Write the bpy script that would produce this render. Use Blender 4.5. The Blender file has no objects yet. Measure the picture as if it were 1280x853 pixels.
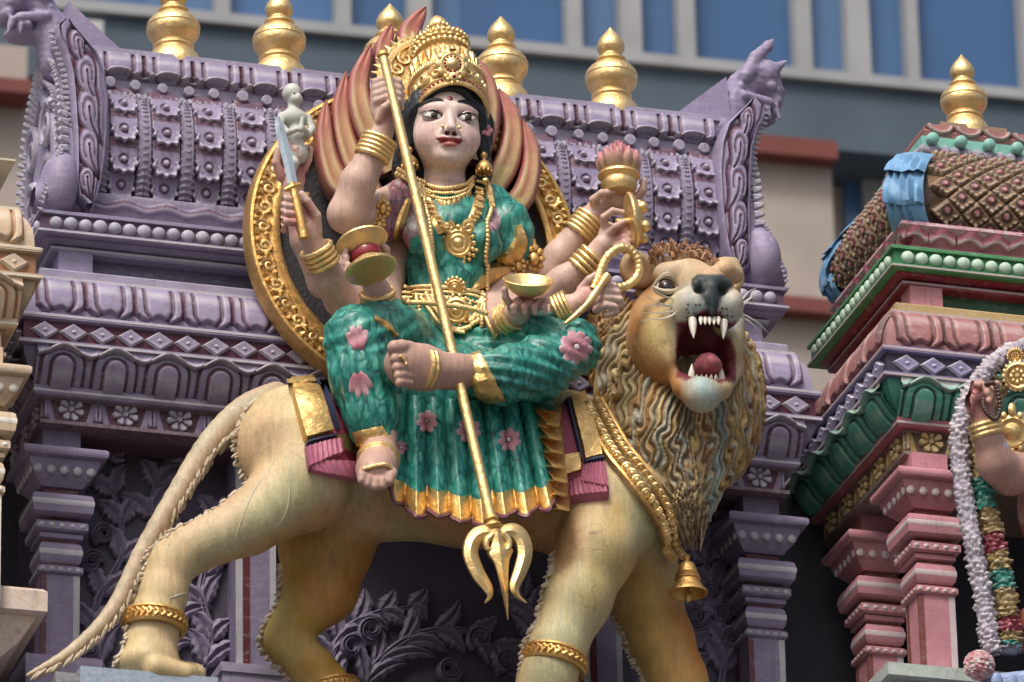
import bpy, bmesh, math, random
import numpy as np
from mathutils import Vector, Matrix, noise as mnoise
from mathutils.bvhtree import BVHTree

R = math.radians
rng = random.Random(7)
scene = bpy.context.scene
C = scene.collection

# ------------------------------------------------------------------ camera
PHI, PSI, ROLL, DIST = R(24), R(17), R(1.25), 20.0
TARGET = Vector((0, 0, 9.73))
FPX = 8000.0                                   # focal length in photo pixels (1280 wide)
fwd = Vector((math.sin(PSI) * math.cos(PHI), math.cos(PSI) * math.cos(PHI), math.sin(PHI)))
r0 = Vector((math.cos(PSI), -math.sin(PSI), 0))
u0 = r0.cross(fwd)
cr = r0 * math.cos(ROLL) - u0 * math.sin(ROLL)
cu = r0 * math.sin(ROLL) + u0 * math.cos(ROLL)
CAM = TARGET - fwd * DIST
cd = bpy.data.cameras.new('camera')
cam = bpy.data.objects.new('camera', cd)
C.objects.link(cam)
cam.matrix_world = Matrix(((cr.x, cu.x, -fwd.x, CAM.x), (cr.y, cu.y, -fwd.y, CAM.y), (cr.z, cu.z, -fwd.z, CAM.z), (0, 0, 0, 1)))
cd.sensor_width = 36
cd.lens = 36 * FPX / 1280
cd.clip_start = 0.5
cd.clip_end = 5000
cd.dof.use_dof = True
cd.dof.focus_distance = DIST
cd.dof.aperture_fstop = 8
scene.camera = cam

# ------------------------------------------------------------------ sky, sun, exposure
SUN_EL, SUN_AZ = R(56), R(-38)                 # azimuth measured from -Y (towards the viewer) to +X
sdir = Vector((math.sin(SUN_AZ) * math.cos(SUN_EL), -math.cos(SUN_AZ) * math.cos(SUN_EL), math.sin(SUN_EL)))
world = bpy.data.worlds.new('World')
scene.world = world
world.use_nodes = True
wn = world.node_tree
sky = wn.nodes.new('ShaderNodeTexSky')
sky.sky_type = 'NISHITA'
sky.sun_disc = False
sky.sun_elevation = SUN_EL
sky.sun_rotation = math.atan2(sdir.x, sdir.y)
sky.air_density = 1.0
sky.dust_density = 7.0
sky.ozone_density = 1.0
wn.links.new(sky.outputs[0], wn.nodes['Background'].inputs[0])
wn.nodes['Background'].inputs[1].default_value = 0.098
sl = bpy.data.lights.new('sun', 'SUN')
sl.energy = 1.42
sl.angle = R(14)
sl.color = (1.0, 0.965, 0.92)
so = bpy.data.objects.new('sun', sl)
C.objects.link(so)
so.rotation_euler = sdir.to_track_quat('Z', 'Y').to_euler()
vs = scene.view_settings
vs.view_transform = 'Standard'
vs.look = 'None'
vs.exposure = 0.72
vs.gamma = 1.0
vs.use_curve_mapping = False
scene.cycles.use_denoising = True
scene.cycles.max_bounces = 6
scene.cycles.diffuse_bounces = 3

# ------------------------------------------------------------------ pixel helpers
def ray(px, py):
    return (fwd + cr * ((px - 640) / FPX) - cu * ((py - 426.5) / FPX))
def P(px, py, Y):
    d = ray(px, py)
    return CAM + d * ((Y - CAM.y) / d.y)
def PX(px, py, X):
    d = ray(px, py)
    return CAM + d * ((X - CAM.x) / d.x)
def proj(p):
    v = Vector(p) - CAM
    k = v.dot(fwd)
    return 640 + FPX * v.dot(cr) / k, 426.5 - FPX * v.dot(cu) / k
def projn(V):                                   # numpy version, n x 3 -> px, py
    v = V - np.array(CAM)
    k = v @ np.array(fwd)
    return 640 + FPX * (v @ np.array(cr)) / k, 426.5 - FPX * (v @ np.array(cu)) / k
M = 1 / 400.0                                   # one photo pixel at the statue, in metres

# ------------------------------------------------------------------ materials
MATS = {}
def nodes_of(m):
    m.use_nodes = True
    nt = m.node_tree
    return nt, nt.nodes['Principled BSDF']
def mixc(nt, a, b, fac, mode='MIX'):
    n = nt.nodes.new('ShaderNodeMix')
    n.data_type = 'RGBA'
    n.blend_type = mode
    for i, v in ((6, a), (7, b), (0, fac)):
        if hasattr(v, 'is_output') or isinstance(v, bpy.types.NodeSocket):
            nt.links.new(v, n.inputs[i])
        elif i == 0:
            n.inputs[0].default_value = v
        else:
            n.inputs[i].default_value = (v[0], v[1], v[2], 1)
    return n.outputs[2]
def noise_tex(nt, scale, detail=4, rough=0.6, vec=None, dist=0.0):
    n = nt.nodes.new('ShaderNodeTexNoise')
    n.inputs['Scale'].default_value = scale
    n.inputs['Detail'].default_value = detail
    n.inputs['Roughness'].default_value = rough
    n.inputs['Distortion'].default_value = dist
    if vec is not None:
        nt.links.new(vec, n.inputs['Vector'])
    return n.outputs['Fac']
def ramp(nt, fac, lo, hi, a=0.0, b=1.0):
    n = nt.nodes.new('ShaderNodeMapRange')
    n.inputs[1].default_value = lo
    n.inputs[2].default_value = hi
    n.inputs[3].default_value = a
    n.inputs[4].default_value = b
    nt.links.new(fac, n.inputs[0])
    return n.outputs[0]
def wpos(nt, scale=(1, 1, 1)):
    g = nt.nodes.new('ShaderNodeNewGeometry')
    if scale == (1, 1, 1):
        return g.outputs['Position']
    m = nt.nodes.new('ShaderNodeMapping')
    m.inputs['Scale'].default_value = scale
    nt.links.new(g.outputs['Position'], m.inputs[0])
    return m.outputs[0]
def bump(nt, bsdf, h, strength, dist):
    b = nt.nodes.new('ShaderNodeBump')
    b.inputs['Strength'].default_value = strength
    b.inputs['Distance'].default_value = dist
    nt.links.new(h, b.inputs['Height'])
    nt.links.new(b.outputs[0], bsdf.inputs['Normal'])
def paint(name, col=None, rough=0.5, edge=0.5, edgecol=None, vary=0.16, attr=False, grime=0.42, bumps=0.35, spec=0.4, crack=0.0, scuff=0.0):
    """old enamel paint on plaster: uneven coats, brushed pale highlights on raised edges, specks and rain streaks"""
    if name in MATS:
        return MATS[name]
    m = bpy.data.materials.new(name)
    nt, b = nodes_of(m)
    if attr:
        a = nt.nodes.new('ShaderNodeAttribute')
        a.attribute_name = 'Col'
        base = a.outputs['Color']
    else:
        base = (col[0], col[1], col[2])
    pos = wpos(nt)
    n1 = noise_tex(nt, 9, 5, 0.65, pos)
    n2 = noise_tex(nt, 60, 4, 0.7, pos)
    g1 = ramp(nt, n1, 0.3, 0.7, 1 - vary, 1 + vary)
    vm = nt.nodes.new('ShaderNodeCombineColor')
    for i in range(3):
        nt.links.new(g1, vm.inputs[i])
    c = mixc(nt, base, vm.outputs[0], 1.0, 'MULTIPLY')
    if edge > 0:
        g = nt.nodes.new('ShaderNodeNewGeometry')
        pe = ramp(nt, g.outputs['Pointiness'], 0.52, 0.60)
        mm = nt.nodes.new('ShaderNodeMath')
        mm.operation = 'MULTIPLY'
        nt.links.new(pe, mm.inputs[0])
        nt.links.new(ramp(nt, n2, 0.35, 0.65, 0.1, edge), mm.inputs[1])
        c = mixc(nt, c, edgecol or (0.62, 0.6, 0.64), mm.outputs[0])
    if scuff > 0:                                   # dry-brushed second coat
        sc_ = noise_tex(nt, 1, 5, 0.75, wpos(nt, (26, 26, 60)), 0.5)
        c = mixc(nt, c, edgecol or (0.55, 0.53, 0.57), ramp(nt, sc_, 0.52, 0.72, 0, scuff))
    if crack > 0:
        vw = nt.nodes.new('ShaderNodeTexVoronoi'); vw.feature = 'DISTANCE_TO_EDGE'; vw.inputs['Scale'].default_value = 8
        wv = nt.nodes.new('ShaderNodeMix'); wv.data_type = 'VECTOR'; wv.inputs[0].default_value = 0.12
        nw = nt.nodes.new('ShaderNodeTexNoise'); nw.inputs['Scale'].default_value = 9; nt.links.new(pos, nw.inputs['Vector'])
        nt.links.new(pos, wv.inputs[4]); nt.links.new(nw.outputs['Color'], wv.inputs[5]); nt.links.new(wv.outputs[1], vw.inputs['Vector'])
        mk = nt.nodes.new('ShaderNodeMath'); mk.operation = 'MULTIPLY'
        nt.links.new(ramp(nt, vw.outputs['Distance'], 0.007, 0.002), mk.inputs[0]); nt.links.new(ramp(nt, noise_tex(nt, 4, 2, 0.5, pos), 0.5, 0.62, 0, crack), mk.inputs[1])
        c = mixc(nt, c, (0.10, 0.06, 0.03), mk.outputs[0])
        br = noise_tex(nt, 1, 4, 0.7, wpos(nt, (90, 40, 14)), 0.8)
        vb = nt.nodes.new('ShaderNodeCombineColor')
        gb_ = ramp(nt, br, 0.3, 0.7, 0.84, 1.14)
        for i in range(3): nt.links.new(gb_, vb.inputs[i])
        c = mixc(nt, c, vb.outputs[0], 1.0, 'MULTIPLY')
    # rain streaks and soot specks
    st = noise_tex(nt, 1, 3, 0.6, wpos(nt, (38, 38, 4)))
    sp = noise_tex(nt, 130, 2, 0.5, pos)
    c = mixc(nt, c, (0.07, 0.06, 0.065), ramp(nt, st, 0.58, 0.8, 0, grime))
    c = mixc(nt, c, (0.05, 0.045, 0.05), ramp(nt, sp, 0.72, 0.78, 0, grime))
    nt.links.new(c, b.inputs['Base Color'])
    nt.links.new(ramp(nt, n2, 0.3, 0.7, rough - 0.1, rough + 0.14), b.inputs['Roughness'])
    b.inputs['Specular IOR Level'].default_value = spec
    bump(nt, b, noise_tex(nt, 85, 6, 0.7, pos), bumps, 0.006)
    MATS[name] = m
    return m
def gold_mat(name='gold_leaf', col=(0.83, 0.60, 0.27), rough=0.32, wear=0.8, bumps=0.8, scale=48):
    if name in MATS:
        return MATS[name]
    m = bpy.data.materials.new(name)
    nt, b = nodes_of(m)
    pos = wpos(nt)
    n1 = noise_tex(nt, 22, 5, 0.7, pos, 0.6)
    n2 = noise_tex(nt, scale, 5, 0.7, pos, 0.8)
    c = mixc(nt, col, (col[0] * 0.50, col[1] * 0.40, col[2] * 0.35), ramp(nt, n1, 0.46, 0.70, 0, wear))
    c = mixc(nt, c, (min(1, col[0] * 1.12), min(1, col[1] * 1.18), col[2] * 1.4), ramp(nt, n2, 0.52, 0.75, 0, 0.6))
    nt.links.new(c, b.inputs['Base Color'])
    b.inputs['Metallic'].default_value = 0.86
    nt.links.new(ramp(nt, n1, 0.3, 0.75, rough - 0.06, rough + 0.22), b.inputs['Roughness'])
    bump(nt, b, n2, bumps, 0.004)
    MATS[name] = m
    return m

# ------------------------------------------------------------------ mesh helpers
def tagp(o, label=None, cat=None, group=None, kind=None):
    if label: o['label'] = label
    if cat: o['category'] = cat
    if group: o['group'] = group
    if kind: o['kind'] = kind
    return o
def empty(name, loc=(0, 0, 0), label=None, cat=None, group=None):
    o = bpy.data.objects.new(name, None)
    C.objects.link(o)
    o.location = loc
    o.empty_display_size = 0.1
    return tagp(o, label, cat, group)
def mesh(name, verts, faces, mat, smooth=True, cols=None):
    me = bpy.data.meshes.new(name)
    V = np.asarray(verts, dtype=np.float32).reshape(-1, 3)
    me.from_pydata(V.tolist() if len(V) < 3000 else [], [], faces if len(V) < 3000 else [])
    if len(V) >= 3000:
        F = np.asarray(faces, dtype=np.int32)
        me.vertices.add(len(V))
        me.vertices.foreach_set('co', V.ravel())
        n = F.shape[1]
        me.loops.add(F.size)
        me.loops.foreach_set('vertex_index', F.ravel())
        me.polygons.add(len(F))
        me.polygons.foreach_set('loop_start', np.arange(0, F.size, n, dtype=np.int32))
        me.update(calc_edges=True)
    me.materials.append(mat)
    if smooth:
        me.polygons.foreach_set('use_smooth', np.ones(len(me.polygons), dtype=bool))
    if cols is not None:
        a = me.color_attributes.new('Col', 'FLOAT_COLOR', 'POINT')
        cc = np.ones((len(V), 4), dtype=np.float32)
        cc[:, :3] = np.asarray(cols, dtype=np.float32).reshape(-1, 3)
        a.data.foreach_set('color', cc.ravel())
    me.update()
    return me
def put(name, me, parent=None, loc=None, rot=None, scale=None, mw=None):
    """link a mesh as an object; world coordinates are kept when parented"""
    o = bpy.data.objects.new(name, me)
    C.objects.link(o)
    if mw is not None:
        o.matrix_world = mw
    else:
        if loc is not None: o.location = loc
        if rot is not None: o.rotation_euler = rot
        if scale is not None: o.scale = scale
    if parent is not None:
        o.parent = parent
        o.matrix_parent_inverse = inv_of(parent)
    return o
def inv_of(p):
    m = Matrix.LocRotScale(p.location, p.rotation_euler, p.scale)
    if p.parent is not None:
        m = inv_of(p.parent).inverted() @ p.matrix_parent_inverse @ m if False else wm(p)
    return m.inverted()
def wm(p):
    m = p.matrix_basis.copy()
    if p.parent is not None:
        m = wm(p.parent) @ p.matrix_parent_inverse @ m
    return m
class MB:
    """collects simple solids into one mesh"""
    def __init__(s):
        s.v, s.f, s.c = [], [], []
    def add(s, V, F, col=None):
        n = len(s.v)
        s.v += [tuple(p) for p in V]
        s.f += [tuple(i + n for i in f) for f in F]
        s.c += [col or (1, 1, 1)] * len(V)
    def box(s, x0, x1, y0, y1, z0, z1, col=None):
        s.add([(x0, y0, z0), (x1, y0, z0), (x1, y1, z0), (x0, y1, z0), (x0, y0, z1), (x1, y0, z1), (x1, y1, z1), (x0, y1, z1)],
              [(0, 3, 2, 1), (4, 5, 6, 7), (0, 1, 5, 4), (1, 2, 6, 5), (2, 3, 7, 6), (3, 0, 4, 7)], col)
    def rings(s, rings, close=True, caps=True, col=None):
        n = len(rings[0])
        V = [p for r in rings for p in r]
        F = []
        for i in range(len(rings) - 1):
            for j in range(n if close else n - 1):
                a, b = i * n + j, i * n + (j + 1) % n
                F.append((a, b, b + n, a + n))
        if caps:
            F.append(tuple(range(n))[::-1])
            F.append(tuple(range((len(rings) - 1) * n, len(rings) * n)))
        s.add(V, F, col)
    def tube(s, pts, rad, seg=8, col=None, flat=1.0):
        pts = [Vector(p) for p in pts]
        if not hasattr(rad, '__len__'):
            rad = [rad] * len(pts)
        up = None
        rs = []
        for i, p in enumerate(pts):
            t = (pts[min(i + 1, len(pts) - 1)] - pts[max(i - 1, 0)])
            if t.length < 1e-9: t = Vector((0, 0, 1))
            t.normalize()
            if up is None:
                up = t.orthogonal().normalized()
            up = (up - t * up.dot(t))
            if up.length < 1e-6: up = t.orthogonal()
            up.normalize()
            w = t.cross(up)
            rs.append([p + (up * math.cos(2 * math.pi * k / seg) + w * math.sin(2 * math.pi * k / seg) * flat) * rad[i] for k in range(seg)])
        s.rings(rs, col=col)
    def lathe(s, prof, cx=0, cy=0, cz=0, seg=24, col=None, axis=None):
        """prof: (radius, z)"""
        rs = [[Vector((r * math.cos(2 * math.pi * k / seg), r * math.sin(2 * math.pi * k / seg), z)) for k in range(seg)] for r, z in prof]
        if axis is not None:
            q = Vector(axis).to_track_quat('Z', 'Y').to_matrix()
            rs = [[q @ p for p in r] for r in rs]
        o = Vector((cx, cy, cz))
        s.rings([[p + o for p in r] for r in rs], col=col)
    def blob(s, c, r, n=6, rz=None, col=None, q=None):
        """ellipsoid"""
        if not hasattr(r, '__len__'): r = (r, r, r)
        seg = n * 2
        rs = []
        c = Vector(c)
        for i in range(n + 1):
            th = math.pi * i / n
            th = min(max(th, 0.02), math.pi - 0.02)
            ring = []
            for k in range(seg):
                a = 2 * math.pi * k / seg
                p = Vector((r[0] * math.sin(th) * math.cos(a), r[1] * math.sin(th) * math.sin(a), -r[2] * math.cos(th)))
                if q is not None: p = q @ p
                ring.append(c + p)
            rs.append(ring)
        s.rings(rs, col=col)
    def build(s, name, mat, parent=None, smooth=True, usecol=False):
        me = bpy.data.meshes.new(name)
        me.from_pydata(s.v, [], s.f)
        me.materials.append(mat)
        if usecol:
            a = me.color_attributes.new('Col', 'FLOAT_COLOR', 'POINT')
            a.data.foreach_set('color', [x for c in s.c for x in (c[0], c[1], c[2], 1)])
        if smooth:
            me.polygons.foreach_set('use_smooth', [True] * len(me.polygons))
            me.set_sharp_from_angle(angle=R(42))
        me.update()
        if name is None or parent == 'mesh':
            return me
        return put(name, me, parent)

def smooth_poly(pts, n):
    """Catmull-Rom through a list of Vectors or tuples"""
    A = [np.array(p, dtype=float) for p in pts]
    if len(A) < 3:
        return [tuple(A[0] + (A[-1] - A[0]) * i / (n - 1)) for i in range(n)]
    out = []
    m = len(A) - 1
    for i in range(n):
        t = i / (n - 1) * m
        k = min(int(t), m - 1)
        u = t - k
        p1, p2 = A[k], A[k + 1]
        p0 = A[k - 1] if k > 0 else 2 * p1 - p2
        p3 = A[k + 2] if k + 2 <= m else 2 * p2 - p1
        out.append(tuple(0.5 * ((2 * p1) + (-p0 + p2) * u + (2 * p0 - 5 * p1 + 4 * p2 - p3) * u * u + (-p0 + 3 * p1 - 3 * p2 + p3) * u ** 3)))
    return out
def sstep(a, b, x):
    t = np.clip((x - a) / (b - a), 0, 1)
    return t * t * (3 - 2 * t)

# ------------------------------------------------------------------ SDF sculpting
class Sculpt:
    def __init__(s, lo, hi, h):
        s.lo = np.array(lo, dtype=np.float64)
        s.h = h
        s.n = np.ceil((np.array(hi) - s.lo) / h).astype(int) + 1
        s.D = np.full(s.n, 0.3, dtype=np.float32)
    def box(s, lo, hi):
        a = np.clip(np.floor((np.array(lo) - s.lo) / s.h).astype(int), 0, s.n)
        b = np.clip(np.ceil((np.array(hi) - s.lo) / s.h).astype(int) + 1, 0, s.n)
        if np.any(b <= a): return None
        sl = tuple(slice(a[i], b[i]) for i in range(3))
        g = [(s.lo[i] + np.arange(a[i], b[i]) * s.h).astype(np.float32) for i in range(3)]
        X, Y, Z = g[0][:, None, None], g[1][None, :, None], g[2][None, None, :]
        return sl, X, Y, Z
    def comb(s, sl, d, k, mode):
        D = s.D[sl]
        if mode == 'sub':
            d = -d
            if k > 0:
                h = np.clip(0.5 - 0.5 * (D - d) / k, 0, 1)
                s.D[sl] = D + (d - D) * h + k * h * (1 - h)
            else:
                s.D[sl] = np.maximum(D, d)
        else:
            if k > 0:
                h = np.clip(0.5 + 0.5 * (d - D) / k, 0, 1)
                s.D[sl] = d + (D - d) * h - k * h * (1 - h)
            else:
                s.D[sl] = np.minimum(D, d)
    def cone(s, a, b, ra, rb, k=0.01, mode='add', sq=None):
        """capsule with two radii; sq = (axis vector, factor): flattened along axis"""
        a, b = np.array(a, dtype=np.float32), np.array(b, dtype=np.float32)
        m = max(ra, rb) + k * 1.5 + 2 * s.h
        r = s.box(np.minimum(a, b) - m, np.maximum(a, b) + m)
        if r is None: return
        sl, X, Y, Z = r
        ab = b - a
        l2 = float(ab @ ab) + 1e-12
        px, py, pz = X - a[0], Y - a[1], Z - a[2]
        t = np.clip((px * ab[0] + py * ab[1] + pz * ab[2]) / l2, 0, 1)
        qx, qy, qz = px - t * ab[0], py - t * ab[1], pz - t * ab[2]
        if sq is not None:
            ax = np.array(sq[0], dtype=np.float32)
            ax /= np.linalg.norm(ax)
            w = (qx * ax[0] + qy * ax[1] + qz * ax[2]) * (1 / sq[1] - 1)
            qx, qy, qz = qx + w * ax[0], qy + w * ax[1], qz + w * ax[2]
            f = min(1.0, sq[1])
        else:
            f = 1.0
        d = (np.sqrt(qx * qx + qy * qy + qz * qz) - (ra + t * (rb - ra))) * f
        s.comb(sl, d, k, mode)
    def chain(s, pts, rads, k=0.01, mode='add', sq=None):
        for i in range(len(pts) - 1):
            s.cone(pts[i], pts[i + 1], rads[i], rads[i + 1], k, mode, sq)
    def ell(s, c, r, rot=None, k=0.01, mode='add'):
        """ellipsoid; rot = 3x3 matrix, columns are the axes"""
        c = np.array(c, dtype=np.float32)
        m = max(r) + k * 1.5 + 2 * s.h
        q = s.box(c - m, c + m)
        if q is None: return
        sl, X, Y, Z = q
        px, py, pz = X - c[0], Y - c[1], Z - c[2]
        if rot is not None:
            A = np.array(rot, dtype=np.float32)
            px, py, pz = [px * A[0, i] + py * A[1, i] + pz * A[2, i] for i in range(3)]
        k0 = np.sqrt((px / r[0]) ** 2 + (py / r[1]) ** 2 + (pz / r[2]) ** 2)
        k1 = np.sqrt((px / r[0] ** 2) ** 2 + (py / r[1] ** 2) ** 2 + (pz / r[2] ** 2) ** 2) + 1e-6
        s.comb(sl, k0 * (k0 - 1) / k1, k, mode)
    def mesh(s):
        D = s.D
        S = D < 0
        nx, ny, nz = D.shape
        c = np.zeros((nx - 1, ny - 1, nz - 1), dtype=np.uint8)
        for i in (0, 1):
            for j in (0, 1):
                for k in (0, 1):
                    c += S[i:nx - 1 + i, j:ny - 1 + j, k:nz - 1 + k]
        act = (c > 0) & (c < 8)
        idx = np.argwhere(act)
        vid = np.full(c.shape, -1, dtype=np.int32)
        vid[act] = np.arange(len(idx))
        I, J, K = idx.T
        acc = np.zeros((len(idx), 3))
        cnt = np.zeros(len(idx))
        off = [(i, j, k) for i in (0, 1) for j in (0, 1) for k in (0, 1)]
        for a in off:
            for ax in range(3):
                if a[ax] == 1: continue
                b = list(a); b[ax] = 1
                da = D[I + a[0], J + a[1], K + a[2]]
                db = D[I + b[0], J + b[1], K + b[2]]
                m = (da < 0) != (db < 0)
                t = da[m] / (da[m] - db[m])
                p = np.tile(np.array(a, dtype=float), (m.sum(), 1))
                p[:, ax] += t
                acc[m] += p
                cnt[m] += 1
        V = (idx + acc / cnt[:, None]) * s.h + s.lo
        F = []
        for ax in range(3):
            o1, o2 = (ax + 1) % 3, (ax + 2) % 3
            sl0 = [slice(1, -1)] * 3; sl1 = [slice(1, -1)] * 3
            sl0[ax] = slice(0, -1); sl1[ax] = slice(1, None)
            A, B = S[tuple(sl0)], S[tuple(sl1)]
            e = np.argwhere(A != B)
            inside = A[tuple(e.T)]
            e = e + 1
            e[:, ax] -= 1
            def cell(d1, d2):
                q = e.copy()
                q[:, o1] -= d1
                q[:, o2] -= d2
                return vid[q[:, 0], q[:, 1], q[:, 2]]
            a, b, c2, d = cell(1, 1), cell(0, 1), cell(0, 0), cell(1, 0)
            quad = np.stack([a, b, c2, d], 1)
            quad[~inside] = quad[~inside][:, ::-1]
            F.append(quad)
        return V, np.concatenate(F)
def relax(V, F, it=2, lam=0.5):
    """Laplacian smoothing"""
    E = np.concatenate([F[:, [0, 1]], F[:, [1, 2]], F[:, [2, 3]], F[:, [3, 0]]])
    for _ in range(it):
        acc = np.zeros_like(V); cnt = np.zeros(len(V))
        for a, b in ((0, 1), (1, 0)):
            for ax in range(3):
                acc[:, ax] += np.bincount(E[:, a], V[E[:, b], ax], len(V))
            cnt += np.bincount(E[:, a], minlength=len(V))
        V = V + lam * (acc / np.maximum(cnt, 1)[:, None] - V)
    return V
def normals(V, F):
    n = np.cross(V[F[:, 2]] - V[F[:, 0]], V[F[:, 3]] - V[F[:, 1]])
    N = np.zeros_like(V)
    for i in range(4):
        for ax in range(3):
            N[:, ax] += np.bincount(F[:, i], n[:, ax], len(V))
    return N / (np.linalg.norm(N, axis=1)[:, None] + 1e-12)
def vnoise(V, scale, seed=0.0):
    """cheap smooth value noise from sines, about -1..1"""
    x, y, z = (V * scale).T
    s = seed
    return (np.sin(1.7 * x + 1.3 * y + s) + np.sin(1.1 * y - 1.9 * z + 2 * s) + np.sin(2.3 * z + 0.7 * x + 3 * s) + np.sin(2.9 * x - 2.1 * y + 1.7 * z + s)) / 4
def bvh_of(V, F):
    return BVHTree.FromPolygons([tuple(v) for v in V], [tuple(f) for f in F])
def hit(b, px, py, off=0.0):
    """the point where the line of sight through a photo pixel meets a built surface"""
    d = ray(px, py).normalized()
    loc, n, i, dist = b.ray_cast(CAM, d)
    if loc is None:
        return None
    if n.dot(d) > 0: n = -n
    return loc + n * off
# ================================================================== ground, tower behind, temple base
m_ground = paint('ground_paving', (0.11, 0.108, 0.105), 0.8, 0, vary=0.2, grime=0.3)
mb = MB(); mb.add([(-900, -700, 0), (900, -700, 0), (900, 900, 0), (-900, 900, 0)], [(0, 1, 2, 3)])
o = mb.build('ground', m_ground, smooth=False); tagp(o, kind='structure')

def simple(name, col, rough=0.6, spec=0.4, metal=0.0):
    if name in MATS: return MATS[name]
    m = bpy.data.materials.new(name)
    nt, b = nodes_of(m)
    n = noise_tex(nt, 0.9 if rough > 0.4 else 0.25, 4, 0.6, wpos(nt))
    v = ramp(nt, n, 0.3, 0.7, 0.86, 1.12)
    cc = nt.nodes.new('ShaderNodeCombineColor')
    for i in range(3): nt.links.new(v, cc.inputs[i])
    nt.links.new(mixc(nt, col, cc.outputs[0], 1.0, 'MULTIPLY'), b.inputs['Base Color'])
    b.inputs['Roughness'].default_value = rough
    b.inputs['Specular IOR Level'].default_value = spec
    b.inputs['Metallic'].default_value = metal
    MATS[name] = m
    return m

def build_tower():
    YB = 60.0
    root = empty('office_tower', (P(640, 55, YB).x, YB, 0), 'grey office tower with rows of blue windows, out of focus behind the temple roof', 'building')
    fas, mul, glass, beige, red, white = (simple('tower_panel', (0.060, 0.088, 0.118), 0.6), simple('tower_mullion', (0.29, 0.30, 0.31), 0.55),
        simple('tower_glass', (0.055, 0.125, 0.265), 0.16, 0.6), simple('tower_wall', (0.36, 0.31, 0.27), 0.75), simple('tower_ledge', (0.16, 0.042, 0.034), 0.7), simple('tower_white', (0.42, 0.44, 0.45), 0.6))
    glass2 = simple('tower_glass_pale', (0.075, 0.15, 0.28), 0.16, 0.6); glass3 = simple('tower_glass_deep', (0.042, 0.105, 0.235), 0.16, 0.6)
    def quadbox(name, px0, px1, ya, yb, Y0, depth, mat, slope=0.1):
        """box whose front face runs from px0 to px1 and photo heights ya, yb (taken at px0)"""
        a, b_ = P(px0, ya, Y0), P(px0, yb, Y0)
        c = P(px1, ya + (px1 - px0) * slope, Y0)
        m = MB(); m.box(a.x, c.x, Y0, Y0 + depth, b_.z, a.z)
        return m.build(name, mat, root, smooth=False)
    # long panel under the window band; sill line passes (640,55) and (1280,115)
    sy = lambda x: 55 + (x - 640) * 0.0945
    zt = P(640, 55, YB).z
    xl, xr = P(-2400, -190, YB).x, P(3200, 300, YB).x
    m = MB(); m.box(xl, xr, YB + 1.2, YB + 18, 0, zt + 30); m.build('wall', beige, root, smooth=False)
    zb = P(640, 150, YB).z
    m = MB(); m.box(xl, xr, YB, YB + 1.18, zb, zt - 0.16); m.build('spandrel_panel', fas, root, smooth=False)
    m = MB(); m.box(xl, xr, YB - 0.12, YB + 1.16, zt - 0.16, zt); m.build('window_sill', mul, root, smooth=False)
    m = MB(); m.box(xl, xr, YB - 0.12, YB + 1.16, zt + 2.7, zt + 4.2); m.build('spandrel_panel', fas, root, smooth=False)
    edges = [-420, -330, -240, -140, -60, 30, 100, 190, 272, 290, 422, 440, 512, 540, 580, 708, 726, 774, 800, 846, 866, 990, 1010, 1054, 1082, 1128, 1142, 1270, 1290, 1340, 1370, 1420, 1440, 1560, 1580, 1700, 1760, 1840]
    edges = [e for k in range(9) for e in (-2400 + k * 220, -2380 + k * 220, -2250 + k * 220, -2230 + k * 220)] + edges + [e for k in range(6) for e in (1860 + k * 220, 1990 + k * 220, 2008 + k * 220, 2060 + k * 220)]
    edges = sorted(set(edges))
    XE = [P(e, sy(e), YB).x for e in edges]
    for i in range(len(XE) - 1):
        m = MB()
        wide = edges[i + 1] - edges[i]
        if wide < 35:
            m.box(XE[i], XE[i + 1], YB - 0.06, YB + 1.1, zt, zt + 2.7)
            m.build('mullion', mul, root, smooth=False)
        else:
            m.box(XE[i], XE[i + 1], YB + 0.22, YB + 0.3, zt, zt + 2.7)
            m.build('window_pane', (glass, glass2, glass3)[(i * 7) % 3], root, smooth=False)
    # beige corner bay with red-brown ledges (right), and its twin on the left
    quadbox('bay_wall', 700, 1044, 150, 1000, YB - 3, 4.1, beige)
    for y0, y1 in ((142, 164), (342, 360), (520, 540)):
        quadbox('ledge', 680, 1054, y0, y1, YB - 3.3, 4.4, red)
    quadbox('bay_wall', -2000, 52, -185, 1000, YB - 3, 4.1, beige)
    for y0, y1 in ((16, 34), (196, 214)):
        quadbox('ledge', -2020, 60, y0 - 160, y1 - 160, YB - 3.5, 4.6, red)
    quadbox('ledge', 60, 135, 8, 34, YB - 0.3, 1.4, white)
    quadbox('ledge', 1052, 1400, 163, 178, YB + 0.7, 0.5, white)
    for a, b_ in ((1044, 1066), (1092, 1160), (1180, 1240)):
        quadbox('window_pane', a, b_, 182 + (a - 1044) * .1, 700, YB + 1.0, 0.19, glass)
    quadbox('mullion', 1068, 1092, 180, 700, YB + 0.85, 0.34, mul)
build_tower()
bpy.data.objects['office_tower'].rotation_euler.z = -R(2.4)

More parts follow.
